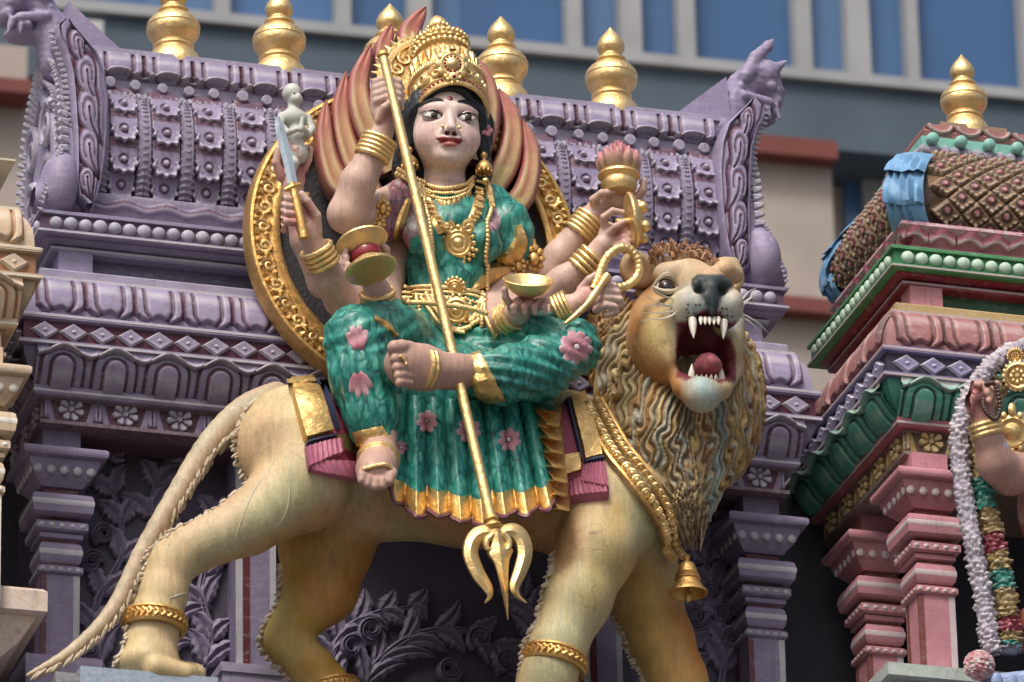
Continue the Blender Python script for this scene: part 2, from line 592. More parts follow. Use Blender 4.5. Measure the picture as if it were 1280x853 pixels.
# ================================================================== shrine kit
PURPLE = dict(base=(0.242, 0.205, 0.318), line=(0.070, 0.012, 0.030), light=(0.46, 0.445, 0.49), dark=(0.10, 0.088, 0.145))
def tile(w, h, nx, ny, hf, mat, prof=None, back=0.012):
    """relief tile facing -Y: x across, z up; hf(u,v)->height,colour. prof(v)->(outward,z) bends it over a moulding"""
    u = np.linspace(-w / 2, w / 2, nx)
    v = np.linspace(0, h, ny)
    U, Vv = np.meshgrid(u, v, indexing='ij')
    H, col = hf(U, Vv)
    if prof is None:
        pts = np.stack([U, -H, Vv], -1)
    else:
        o0, z0 = prof(Vv)
        o1, z1 = prof(Vv + 1e-4)
        t = np.stack([o1 - o0, z1 - z0], -1)
        t /= np.linalg.norm(t, axis=-1, keepdims=True) + 1e-12
        pts = np.stack([U, -(o0 + H * t[..., 1]), z0 - H * t[..., 0]], -1)
    ids = np.arange(nx * ny).reshape(nx, ny)
    F = np.stack([ids[:-1, :-1], ids[1:, :-1], ids[1:, 1:], ids[:-1, 1:]], -1).reshape(-1, 4)
    return mesh('relief', pts.reshape(-1, 3), F.tolist() if nx * ny < 3000 else F, mat, True, col.reshape(-1, 3))
def colmix(shape, base, *layers):
    c = np.empty(shape + (3,))
    c[:] = base
    for wgt, colr in layers:
        c = c * (1 - wgt[..., None]) + np.array(colr) * wgt[..., None]
    return c
def band(d, c, w):
    return np.clip(1 - np.abs(d - c) / w, 0, 1) ** 0.6
def hf_lotus(w, h, K):
    def f(U, V):
        s = np.abs(U)
        y0 = 0.40 * h
        r1 = 0.25 * w
        d = np.where(V > y0, s - r1, np.hypot(s * 1.0, (y0 - V) * 0.9) - r1)      # U shape
        wave = 0.10 * h * np.cos(U / w * 4 * math.pi)
        edge = sstep(0.0, 0.10 * h, V - 0.08 * h - wave * 0.6)
        H = 0.007 + 0.006 * sstep(0.006, -0.010, d) + 0.008 * sstep(0.06 * w, 0.09 * w, d) * sstep(0.23 * w, 0.20 * w, d)
        H = H - 0.010 * band(d, 0.03 * w, 0.03 * w) - 0.008 * band(s, w / 2, 0.035 * w)
        H = np.where(edge > 0, H * edge - 0.012 * (1 - edge), -0.012)
        col = colmix(U.shape, K['base'], (0.6 * band(V, 0.72 * h, 0.14 * h) * (d < 0.2 * w), K['light']), (band(d, 0.03 * w, 0.045 * w), K['line']), (band(s, w / 2, 0.045 * w), K['line']), (band(d, 0.205 * w, 0.03 * w) * 0.8, K['line']))
        return H, col
    return f
def hf_arch(w, h, K):
    def f(U, V):
        s = np.abs(U)
        y0 = 0.45 * h
        def arch(r, squash):
            return np.where(V < y0, s - r, np.hypot(s, (V - y0) * squash) - r)
        d1, d2 = arch(0.21 * w, 1.15), arch(0.40 * w, 1.05)
        H = 0.006 + 0.007 * sstep(0.004, -0.006, d1) + 0.006 * sstep(0.004, -0.004, d2)
        lip = 0.80 * h + 0.12 * h * np.cos(U / w * 2 * math.pi)
        top = sstep(0, 0.05 * h, V - lip)
        H = H + 0.018 * top * sstep(0.20 * h, 0.08 * h, V - lip)
        H = H - 0.008 * band(d1, 0.014 * w, 0.03 * w) - 0.009 * band(d2, 0.014 * w, 0.03 * w)
        H = H - 0.010 * band(V, lip - 0.02 * h, 0.04 * h)
        col = colmix(U.shape, K['base'], (0.5 * band(V, 0.30 * h, 0.18 * h) * (d1 < 0), K['light']), (band(d1, 0.014 * w, 0.045 * w), K['line']),
                     (band(d2, 0.014 * w, 0.045 * w), K['line']), (band(V, lip + 0.06 * h, 0.07 * h) * 0.7, K['light']), (sstep(0.12 * h, 0.2 * h, V - lip), K['dark']))
        return H, col
    return f
def hf_flower(w, h, K):
    def f(U, V):
        def flower(u, v, R0, n, ph):
            r, a = np.hypot(u, v), np.arctan2(v, u) + ph
            pet = np.abs(np.cos(a * n / 2))
            rim = R0 * (0.72 + 0.28 * pet ** 0.6)
            return sstep(rim, rim * 0.9, r) * (0.35 + 0.65 * sstep(0.1, 0.6, pet)) * (0.5 + 0.5 * sstep(0, R0, r)), r, rim, pet
        m, r, rim, pet = flower(U, (V - h * 0.62) * 1.0, h * 0.66, 7, 0.3)
        core = sstep(h * 0.14, h * 0.10, r)
        du = w / 2 - np.abs(U)
        bud = sstep(0.05 * w, 0.02 * w, np.abs(du - 0.03 * w) * (1 + V / h)) * sstep(0, 0.2 * h, V) * sstep(h, 0.8 * h, V)
        leaf = sstep(0.018, 0.008, np.abs(np.abs(U) - (0.34 * w + 0.10 * w * V / h)))
        H = -0.004 + 0.020 * m + 0.010 * core + 0.012 * np.maximum(bud, 0.7 * leaf * (m < 0.1))
        col = colmix(U.shape, K['line'], (sstep(0.0, 0.006, H), K['base']), (0.6 * sstep(0.3, 1, m) * sstep(0.3, 0.95, pet), K['light']), (band(r, h * 0.16, h * 0.03), K['line']), (core * 0.6, K['light']))
        return H, col
    return f
def hf_scale(w, h, K, boss):
    def f(U, V):
        rw = 0.5 * w
        x = U / rw
        n = 9
        ang = np.arctan2(U, (0.55 * h - V) + 1e-6)
        r = (np.abs(U / rw) ** 3 + np.abs(np.minimum(V - 0.50 * h, 0) / (0.46 * h)) ** 3) ** (1 / 3)
        r = np.where(V > 0.55 * h, np.abs(x), r)
        tooth = 0.5 + 0.5 * np.cos(ang * 12.0)
        rim = np.where(V > 0.55 * h, 0.96, 0.86 + 0.13 * tooth)
        inside = sstep(rim, rim - 0.06, r)
        lip = band(r, rim - 0.14, 0.16) * (V < 0.5 * h)
        H = -0.012 + inside * (0.014 + 0.030 * (1 - V / h) + 0.012 * lip * (0.3 + 0.7 * tooth))
        c = np.hypot(U, V - 0.44 * h)
        ring = band(c, 0.135 * w, 0.045 * w)
        bs = sstep(0.115 * w, 0.06 * w, c)
        H = H + 0.012 * bs - 0.006 * ring
        col = colmix(U.shape, K['base'], (0.75 * lip * tooth, K['light']), (ring * 0.9, K['line']), (bs, boss), (sstep(rim - 0.02, rim + 0.05, r), K['line']), (0.8 * sstep(0.70 * h, 0.78 * h, V), K['line']), (0.7 * sstep(0.86, 0.95, np.abs(x)), K['line']))
        return H, col
    return f
def ring_loft(prof, cx, cy, hw, hd):
    """mitred moulding round a rectangular block; prof = (outward offset, z) from bottom to top"""
    rs = []
    for o_, z in prof:
        rs.append([(cx - hw - o_, cy - hd - o_, z), (cx + hw + o_, cy - hd - o_, z), (cx + hw + o_, cy + hd + o_, z), (cx - hw - o_, cy + hd + o_, z)])
    m = MB()
    m.rings(rs)
    return m
def moulding(name, prof, blk, mat, parent, smooth=True):
    m = ring_loft(prof, *blk)
    return m.build(name, mat, parent, smooth)
def along(blk, off, pitch, z, sides='fl', phase=0.5, lead=0.0):
    """positions (location, rotation) spaced along the front (f) and left side (l) of a block"""
    cx, cy, hw, hd = blk
    out = []
    W = 2 * (hw + off) - 2 * lead
    n = max(1, round(W / pitch))
    p = W / n
    if 'f' in sides:
        for i in range(n):
            out.append(((cx - hw - off + lead + (i + phase) * p, cy - hd - off, z), 0.0, p))
    D_ = 2 * (hd + off) - 2 * lead
    for key, xx, rz in (('l', cx - hw - off, -math.pi / 2), ('r', cx + hw + off, math.pi / 2)):
        if key in sides:
            n2 = max(1, round(D_ / p))
            p2 = D_ / n2
            for i in range(n2):
                out.append(((xx, cy - hd - off + lead + (i + phase) * p2, z), rz, p2))
    return out
def scatter(name, me, spots, parent, w=None):
    for loc, rz, p in spots:
        if w:
            put(name, me, parent, loc, (0, 0, rz), (p / w, 1, 1))
        else:                                       # hand-set pieces: never quite alike
            k = rng.uniform(0.93, 1.05)
            put(name, me, parent, (loc[0], loc[1], loc[2] + rng.uniform(-0.0012, 0.0012)), (rng.uniform(-0.03, 0.03), rng.uniform(-0.04, 0.04), rz + rng.uniform(-0.02, 0.02)), (k, 1, k))

Z_FLOW = (9.462, 9.54); Z_DIA = (9.682, 9.788)
def arch_prof(z0, z1, o0, o1):
    h = z1 - z0
    def f(v):
        t = np.clip(v / h, 0, 1)
        return o0 + (o1 - o0) * np.sin(t * math.pi / 2) ** 0.8, z0 * 0 + v
    return f
def lotus_prof(h, o0, o1):
    def f(v):
        t = np.clip(v / h, 0, 1)
        return o0 + (o1 - o0) * (1 - np.sqrt(np.clip(1 - t ** 2.2, 0, 1))), v
    return f
def entablature(root, blk, pal, sides='fl', name=''):
    """the stack of mouldings from the flower band up to the bead band"""
    g = lambda k, **kw: paint(name + '_' + k, pal[k]['base'], **dict(kw, edge=0, scuff=0.3))
    LT = paint(name + '_line_light', tuple(min(0.6, c * 0.95) for c in pal['sill']['light']), edge=0)
    def line(z0, z1, off):
        moulding('painted_line', [(-0.1, z0), (off - 0.0005, z0), (off + 0.0012, z0 + 0.001), (off + 0.0012, z1 - 0.001), (off - 0.0005, z1), (-0.1, z1)], blk, LT, root)
    A = paint('carved_relief', attr=True, edge=0.45, scuff=0.35)
    # flower band
    moulding('flower_band', [(-0.10, 9.455), (0, 9.455), (0, 9.467), (-0.012, 9.470), (-0.012, 9.532), (0, 9.535), (0, 9.54), (-0.1, 9.54)], blk, paint(name + '_flow', pal['flower']['line'], edge=0.3), root)
    w = 0.17
    me = tile(w, 0.066, 46, 26, hf_flower(w, 0.066, pal['flower']), A)
    scatter('flower_relief', me, along(blk, -0.012, w, 9.468, sides), root, w)
    # ledge
    moulding('ledge', [(-0.1, 9.541), (0.022, 9.541), (0.028, 9.548), (0.028, 9.568), (0.020, 9.576), (-0.1, 9.576)], blk, g('ledge', edge=0.7), root)
    line(9.5475, 9.5575, 0.0285)
    # arched-petal cornice
    h = 0.105
    pr = arch_prof(9.576, 9.681, 0.022, 0.078)
    prof = [(-0.1, 9.577)] + [(float(pr(v)[0]) - 0.006, 9.577 + v) for v in np.linspace(0, h - 0.001, 9)] + [(-0.1, 9.681)]
    cor = moulding('petal_cornice', prof, blk, paint(name + '_arch', tuple(c * 0.6 for c in pal['arch']['base']), edge=0.0), root)
    w = 0.165
    me = tile(w, h, 44, 30, hf_arch(w, h, pal['arch']), A, lambda v: (pr(v)[0], v))
    scatter('petal_relief', me, along(blk, 0.0, w, 9.5765, sides, lead=-0.03), cor, w)
    # diamond band
    dm = MB()
    for z0, z1 in ((9.682, 9.697), (9.772, 9.787)):
        pass
    db = moulding('diamond_band', [(-0.1, 9.682), (0.085, 9.682), (0.088, 9.686), (0.088, 9.697), (0.070, 9.700), (0.070, 9.768), (0.088, 9.771), (0.088, 9.784), (0.085, 9.788), (-0.1, 9.788)], blk, g('diamond', edge=0.7), root)
    w = 0.098
    dm.add([(-w / 2, 0, 0), (0, 0, -0.034), (w / 2, 0, 0), (0, 0, 0.034), (-w * .40, -0.014, 0), (0, -0.014, -0.026), (w * .40, -0.014, 0), (0, -0.014, 0.026)],
           [(0, 1, 5, 4), (1, 2, 6, 5), (2, 3, 7, 6), (3, 0, 4, 7)], pal['diamond']['light'])
    dm.add([(-w * .40, -0.014, 0), (0, -0.014, -0.026), (w * .40, -0.014, 0), (0, -0.014, 0.026), (-w * .2, -0.012, 0), (0, -0.012, -0.013), (w * .2, -0.012, 0), (0, -0.012, 0.013)],
           [(0, 1, 5, 4), (1, 2, 6, 5), (2, 3, 7, 6), (3, 0, 4, 7), (4, 5, 6, 7)], pal['diamond']['base'])
    dm.blob((0, -0.013, 0), (0.008, 0.004, 0.006), 3, col=pal['diamond']['light'])
    me = dm.build('diamond', A, 'mesh', True, True)
    scatter('diamond', me, along(blk, 0.071, 0.092, 9.734, sides, lead=0.02), db)
    # maroon ground of the diamond band
    gm = MB()
    cx, cy, hw, hd = blk
    o2 = 0.0725
    gm.box(cx - hw - o2, cx + hw + o2, cy - hd - o2, cy + hd + o2, 9.703, 9.765)
    gm.build('band_ground', paint(name + '_dia_line', pal['diamond']['line'], edge=0), db)
    line(9.6835, 9.6925, 0.0882); line(9.7755, 9.7845, 0.0882)
    # lotus frieze
    h = 0.135
    pr2 = lotus_prof(h, 0.074, 0.012)
    prof = [(-0.1, 9.789)] + [(float(pr2(v)[0]) - 0.005, 9.789 + v) for v in np.linspace(0, h - 0.001, 9)] + [(-0.1, 9.9235)]
    fr = moulding('lotus_frieze', prof, blk, paint(name + '_lot', pal['lotus']['base'], edge=0.1), root)
    w = 0.158
    me = tile(w, h, 44, 34, hf_lotus(w, h, pal['lotus']), A, lambda v: (pr2(v)[0], v))
    scatter('lotus_relief', me, along(blk, 0.0, w, 9.789, sides, lead=-0.035), fr, w)
    # sill, recess, bead band
    moulding('sill', [(-0.15, 9.924), (0.022, 9.924), (0.026, 9.930), (0.026, 9.944), (0.010, 9.950), (0.010, 9.972), (0.004, 9.978), (-0.15, 9.979)], blk, g('sill', edge=0.8), root)
    line(9.931, 9.9425, 0.0262)
    moulding('recess', [(-0.15, 9.978), (-0.085, 9.978), (-0.085, 10.062), (-0.15, 10.062)], blk, g('recess', edge=0.2), root)
    for sx in (-1, 1):
        bl = MB()
        x = cx + sx * (hw - 0.115)
        bl.box(x - 0.055, x + 0.055, cy - hd + 0.035, cy - hd + 0.12, 9.979, 10.062)
        bl.build('recess_block', g('block', edge=0.6), root, False)
    moulding('under_moulding', [(-0.15, 10.061), (-0.040, 10.061), (-0.036, 10.066), (-0.036, 10.078), (-0.045, 10.082), (-0.010, 10.095), (-0.15, 10.096)], blk, g('under', edge=0.8), root)
    bb = moulding('bead_band', [(-0.15, 10.097), (0.012, 10.097), (0.016, 10.101), (0.016, 10.112), (0.002, 10.115), (0.002, 10.162), (0.016, 10.165), (0.016, 10.175), (0.012, 10.178), (-0.15, 10.178)], blk, g('bead', edge=0.7), root)
    line(10.1015, 10.109, 0.0162); line(10.0675, 10.0765, -0.0358)
    bm_ = MB()
    bm_.lathe([(0.0225, -0.004), (0.0225, 0.006), (0.019, 0.013), (0.010, 0.018), (0.001, 0.019)], seg=14, axis=(0, -1, 0), col=pal['bead']['base'])
    me = bm_.build('bead', paint(name + '_beadcol', pal['bead']['light'], edge=0.35), 'mesh')
    scatter('bead', me, along(blk, 0.0015, 0.0475, 10.1385, sides, lead=0.02), bb)
    gm = MB()
    o2 = 0.0055
    gm.box(cx - hw - o2, cx + hw + o2, cy - hd - o2, cy + hd + o2, 10.117, 10.160)
    gm.build('band_ground', paint(name + '_bead_line', pal['bead']['dark'], edge=0), bb)

def column(root, x, yfront, ztop, zbot, pal, name, hwid=0.059):
    """square pilaster: shaft with painted edge stripes, stacked cushion capital under an abacus"""
    A = paint('painted_solid', attr=True, edge=0.0, scuff=0.25)
    y = yfront + hwid
    col = put('column', MB().build('column', A, 'mesh'), root) if False else None
    B, L, LN = pal['base'], pal['light'], pal['line']
    d = 9.37 - ztop
    cap = MB()
    def sq(prof, c):
        cap.rings([[(x - h_, y - h_, z), (x + h_, y - h_, z), (x + h_, y + h_, z), (x - h_, y + h_, z)] for h_, z in prof], col=c)
    Z = lambda z: z - d
    sq([(0.060, Z(9.372)), (0.060, Z(9.455))], B)
    sq([(0.112, Z(9.341)), (0.130, Z(9.345)), (0.134, Z(9.352)), (0.134, Z(9.366)), (0.128, Z(9.373))], B)
    sq([(0.066, Z(9.262)), (0.072, Z(9.270)), (0.100, Z(9.300)), (0.112, Z(9.332)), (0.112, Z(9.3405))], B)
    sq([(0.056, Z(9.230)), (0.056, Z(9.2615))], LN)
    sq([(0.084, Z(9.163)), (0.094, Z(9.170)), (0.097, Z(9.192))], B)
    sq([(0.097, Z(9.1922)), (0.0985, Z(9.196)), (0.0985, Z(9.206)), (0.097, Z(9.2102))], L)
    sq([(0.097, Z(9.2104)), (0.094, Z(9.226)), (0.084, Z(9.234))], B)
    sq([(0.058, Z(9.147)), (0.058, Z(9.1625))], LN)
    sq([(0.074, Z(9.112)), (0.082, Z(9.118)), (0.082, Z(9.140)), (0.074, Z(9.1465))], B)
    sq([(0.060, Z(9.090)), (0.068, Z(9.093)), (0.068, Z(9.107)), (0.062, Z(9.1115))], B)
    sq([(0.056, Z(9.080)), (0.056, Z(9.0895))], LN)
    sq([(0.058, Z(9.012)), (0.064, Z(9.020)), (0.068, Z(9.038))], B)
    sq([(0.068, Z(9.0382)), (0.0690, Z(9.042)), (0.0690, Z(9.052)), (0.068, Z(9.0558))], L)
    sq([(0.068, Z(9.056)), (0.064, Z(9.072)), (0.058, Z(9.0795))], B)
    sq([(0.056, Z(9.003)), (0.056, Z(9.0118))], LN)
    sq([(0.062, Z(8.974)), (0.070, Z(8.980)), (0.070, Z(8.996)), (0.062, Z(9.0028))], B)
    sh = MB()
    z1 = Z(8.9735)
    sh.box(x - hwid, x + hwid, y - hwid, y + hwid, zbot, z1, B)
    e = 0.002
    sh.box(x - hwid - e, x - hwid + 0.016, y - hwid - e, y - hwid + 0.006, zbot, z1 - 0.001, LN)
    sh.box(x + hwid - 0.018, x + hwid + e, y - hwid - e, y - hwid + 0.004, zbot, z1 - 0.001, L)
    sh.box(x - hwid - e, x - hwid + 0.003, y + hwid - 0.03, y + hwid - 0.01, zbot, z1 - 0.001, LN)
    so_ = sh.build('column', A, root, True, True)
    co = cap.build('capital', A, so_, True, True)
    dots = MB()
    for s_, rz in ((0, 0), (1, -1)):
        for i in range(5):
            u = (i - 2) * 0.042
            p = (x + u, y - 0.103, Z(9.306)) if s_ == 0 else (x - 0.103, y + u, Z(9.306))
            dt = MB(); dt.blob(p, (0.015, 0.007, 0.016) if s_ == 0 else (0.007, 0.015, 0.016), 4)
            dt.build('painted_dot', paint(name + '_dots', tuple(min(1, c * 0.95) for c in L), edge=0.0), so_)
        for hh, zz, n_, rr in ((0.082, 9.129, 5, 0.010), (0.070, 8.988, 5, 0.009)):
            for i in range(n_):
                u = (i - (n_ - 1) / 2) * 2 * hh / n_
                p = (x + u, y - hh, Z(zz)) if s_ == 0 else (x - hh, y + u, Z(zz))
                dots.blob(p, (rr * 1.1, 0.004, rr * 0.8) if s_ == 0 else (0.004, rr * 1.1, rr * 0.8), 3)
    dots.build('dot_row', paint(name + '_dots', tuple(min(1, c * 0.95) for c in L), edge=0.0), so_)['kind'] = 'stuff'
    return so_

def finial_mesh():
    m = MB()
    k = 1 / 400
    prof = [(33, -8), (34, 0), (32, 5), (29, 12), (24, 18), (22, 21), (22, 22), (24, 23.5), (24, 26), (22, 27.5), (21, 30), (23, 33), (27, 37), (30, 42), (31, 47), (30.5, 51), (31.5, 52), (31, 54), (29, 59), (25, 64), (20, 68), (16, 70.5), (15.5, 72), (17.5, 73.5), (17.5, 76), (15, 78), (12.5, 80), (12, 82), (14, 85), (16.2, 89), (16.6, 93), (15.5, 98), (12.5, 104), (8, 110), (4, 115), (1.6, 118.5), (0.3, 120)]
    m.lathe([(r * k, z * k * 0.985) for r, z in prof], seg=36)
    return m.build('finial', gold_mat(wear=0.35), 'mesh')
FINIAL = finial_mesh()
# ================================================================== main purple shrine
def PZ(px, py, Z):
    d = ray(px, py)
    return CAM + d * ((Z - CAM.z) / d.z)
def pal_all(K, **over):
    d = {k: dict(K) for k in ('flower', 'ledge', 'arch', 'diamond', 'lotus', 'sill', 'recess', 'block', 'under', 'bead')}
    for k, v in over.items():
        d[k].update(v)
    return d
CX, CY, HW, HD = -0.2, 0.67, 1.225, 0.32
BLK = (CX, CY, HW, HD)
LED = P(150, 838, -0.24).z                                        # top of the ledge that the lion stands on
main_shrine = empty('temple_shrine', (CX, CY, LED), 'lavender painted temple shrine with carved barrel roof behind the lion', 'shrine')
mainpal = pal_all(PURPLE, recess=dict(base=(0.12, 0.11, 0.165)), block=dict(base=(0.24, 0.21, 0.32)), bead=dict(light=(0.33, 0.31, 0.40), dark=(0.09, 0.05, 0.09)), sill=dict(base=(0.28, 0.255, 0.35)), under=dict(base=(0.24, 0.215, 0.31)))
entablature(main_shrine, BLK, mainpal, 'fl', 'purple')
A = paint('carved_relief', attr=True, edge=0.45, scuff=0.35)
PU = paint('purple_paint', PURPLE['base'], edge=0.3, scuff=0.35)
PUB = paint('purple_flat', PURPLE['base'], edge=0, scuff=0.3)
PULB = paint('purple_pale_flat', (0.30, 0.27, 0.375), edge=0, scuff=0.3)
PUL = paint('purple_pale_paint', (0.285, 0.255, 0.36), edge=0.6)
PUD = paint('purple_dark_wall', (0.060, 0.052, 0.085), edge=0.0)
PUM = paint('purple_carving', (0.150, 0.125, 0.200), edge=0.8, edgecol=(0.40, 0.37, 0.46))

# ---- vaulted roof
SEC = [(0.455, 10.285), (0.425, 10.33), (0.402, 10.39), (0.392, 10.46), (0.395, 10.53), (0.412, 10.585), (0.432, 10.625)]
SECS = smooth_poly(SEC, 40)
def sec_at(t):
    x = t * (len(SECS) - 1)
    i = min(int(x), len(SECS) - 2)
    u = x - i
    a, b = SECS[i], SECS[i + 1]
    return (a[0] + (b[0] - a[0]) * u, a[1] + (b[1] - a[1]) * u), (b[0] - a[0], b[1] - a[1])
XR = 1.045                                                        # half length of the vault
m = MB()
sec_full = [(y, z) for y, z in SECS] + [(2 * CY - y, z) for y, z in SECS[::-1]]
m.rings([[(CX + s * XR, y, z) for y, z in sec_full] for s in (-1, 1)], caps=True)
vault = m.build('vault', paint('purple_vault_ground', (0.085, 0.045, 0.085), edge=0.0), main_shrine)
# scalloped curtain moulding under the vault
cb = (CX, CY, XR + 0.10, HD - 0.03)
moulding('roof_base', [(-0.1, 10.1785), (-0.035, 10.179), (-0.05, 10.19), (-0.055, 10.215), (-0.045, 10.25), (-0.028, 10.278), (-0.03, 10.29), (-0.2, 10.292)], cb, PU, main_shrine)
def hf_curtain(U, V):
    w, h = 0.135, 0.10
    lip = 0.58 * h + 0.07 * h * np.cos(U / w * 2 * math.pi)
    m_ = sstep(0, 0.05 * h, V - lip)
    H = -0.006 + 0.022 * m_ * sstep(0.42 * h, 0.1 * h, V - lip)
    return H, colmix(U.shape, PURPLE['base'], (band(V, lip + 0.07 * h, 0.07 * h), (0.5, 0.48, 0.54)), (band(V, lip + 0.18 * h, 0.06 * h) * 0.9, PURPLE['line']))
me = tile(0.135, 0.10, 16, 26, hf_curtain, A, lambda v: (np.interp(v, [0, .01, .035, .07, .10], [-0.045, -0.054, -0.055, -0.042, -0.027]), v))
scatter('curtain_scallop', me, along(cb, 0.0, 0.135, 10.187, 'fl'), main_shrine, 0.135)
NR = 15
pitch = 2 * XR / NR
scw = pitch * 0.74
sc_me = tile(scw, 0.128, 34, 36, hf_scale(scw, 0.128, PURPLE, (0.30, 0.27, 0.37)), A)
rib = MB()                                                        # notched rib
pts = []
for i in range(13):
    (y, z), (dy, dz) = sec_at(i / 12)
    pts.append((y, z, dy, dz))
for i in range(20):
    (y, z), (dy, dz) = sec_at((i + 0.5) / 20)
    L_ = math.hypot(dy, dz); dy, dz = dy / L_, dz / L_
    for sx in (-1, 1):
        a = Vector((sx * 0.001, y - dz * 0.029, z + dy * 0.029)); b = Vector((sx * 0.021, y - dz * 0.020, z + dy * 0.020 - 0.008))
        rib.tube([a, b], [0.0068, 0.0055], 6)
rib.rings([[(-0.022, y + dz * 0.4, z), (-0.023, y - 0.020, z), (-0.015, y - 0.031, z), (0.015, y - 0.031, z), (0.023, y - 0.020, z), (0.022, y + dz * .4, z)] for y, z, dy, dz in pts])
rib_me = rib.build('rib', paint('purple_rib', (0.165, 0.135, 0.225), edge=0.3), 'mesh')
for i in range(NR + 1):
    x = CX - XR + (i + 0.12) * pitch
    if i < NR + 1 and x < CX + XR - 0.01:
        put('rib', rib_me, vault, (x, 0, 0))
    if i < NR:
        xs = x + pitch * 0.5
        if xs > CX + XR - 0.02: continue
        for j in range(4):
            (y, z), (dy, dz) = sec_at(0.0 + j * 0.236)
            L_ = math.hypot(dy, dz)
            put('scale', sc_me, vault, (xs, y - 0.004, z), (-math.asin(max(-0.5, min(0.5, dy / L_))) * 0.8 + 0.02 + rng.uniform(-0.025, 0.025), rng.uniform(-0.03, 0.03), rng.uniform(-0.03, 0.03)), (rng.uniform(0.95, 1.03), 1, rng.uniform(0.97, 1.03)))
# rope, stud band, ridge frieze
m = MB()
N = 420
for i in range(N):
    t = i / (N - 1)
rope_r = []
for i in range(N):
    x = CX - XR + 2 * XR * i / (N - 1)
    rope_r.append([(x, 0.418 + 0.017 * math.cos(a) * (1 + 0.22 * math.sin(i * 1.9 + a * 3)), 10.634 + 0.021 * math.sin(a) * (1 + 0.25 * math.sin(i * 1.3 - a * 2))) for a in [2 * math.pi * k / 10 for k in range(10)]])
m.rings(rope_r)
m.build('leaf_rope', paint('purple_rope', (0.20, 0.175, 0.255), edge=0.8, bumps=0.9), main_shrine)
m = MB(); m.box(CX - XR, CX + XR, 0.432, 2 * CY - 0.432, 10.626, 10.712); m.build('stud_band', PULB, main_shrine, False)
st = MB(); st.lathe([(0.0165, -0.005), (0.0165, 0.012), (0.019, 0.014), (0.019, 0.026), (0.016, 0.031), (0.001, 0.032)], seg=16, axis=(0, -1, -0.1))
st_me = st.build('stud', PUL, 'mesh')
for i in range(24):
    put('stud', st_me, main_shrine, (CX - XR + 0.045 + i * (2 * XR - 0.09) / 23 + rng.uniform(-0.004, 0.004), 0.432, 10.685 + rng.uniform(-0.002, 0.002)), None, (rng.uniform(0.9, 1.06),) * 3)
m = MB(); m.box(CX - XR - 0.01, CX + XR + 0.01, 0.438, 2 * CY - 0.438, 10.712, 10.80); m.build('ridge_core', PUB, main_shrine, False)
def hf_ridge(U, V):
    w, h = 0.158, 0.088
    H, c = hf_lotus(w, h, PURPLE)(U, V)
    lip = 0.13 * h + 0.10 * h * np.cos(U / w * 2 * math.pi)
    cut = sstep(0, 0.04 * h, V - lip)
    H = np.where(cut > 0, H + 0.012 * band(V, lip + 0.05 * h, 0.08 * h), -0.012)
    return H, c * (1 - 0.7 * band(V, lip + 0.06 * h, 0.06 * h)[..., None]) + 0.7 * band(V, lip + 0.06 * h, 0.06 * h)[..., None] * 0.45
me = tile(0.158, 0.088, 40, 26, hf_ridge, A, lambda v: (0.018 * (1 - (v / 0.088) ** 2), v))
nn = 13
for i in range(nn):
    put('ridge_relief', me, main_shrine, (CX - XR + (i + 0.5) * 2 * XR / nn, 0.434, 10.708), None, (2 * XR / nn / 0.158, 1, 1))
m = MB(); m.box(CX - XR - 0.02, CX + XR + 0.02, 0.428, 2 * CY - 0.428, 10.8005, 10.818); m.build('ridge_cap', PULB, main_shrine, False)
for px, py in ((217, 80), (349, 94), (487, 108), (628, 122), (765, 142)):
    x = P(px, py, 0.52).x
    put('finial', FINIAL, main_shrine, (x, 0.52, 10.822), (rng.uniform(-0.015, 0.015), rng.uniform(-0.02, 0.02), rng.random() * 6), (1.12, 1.12, rng.uniform(1.07, 1.11)))

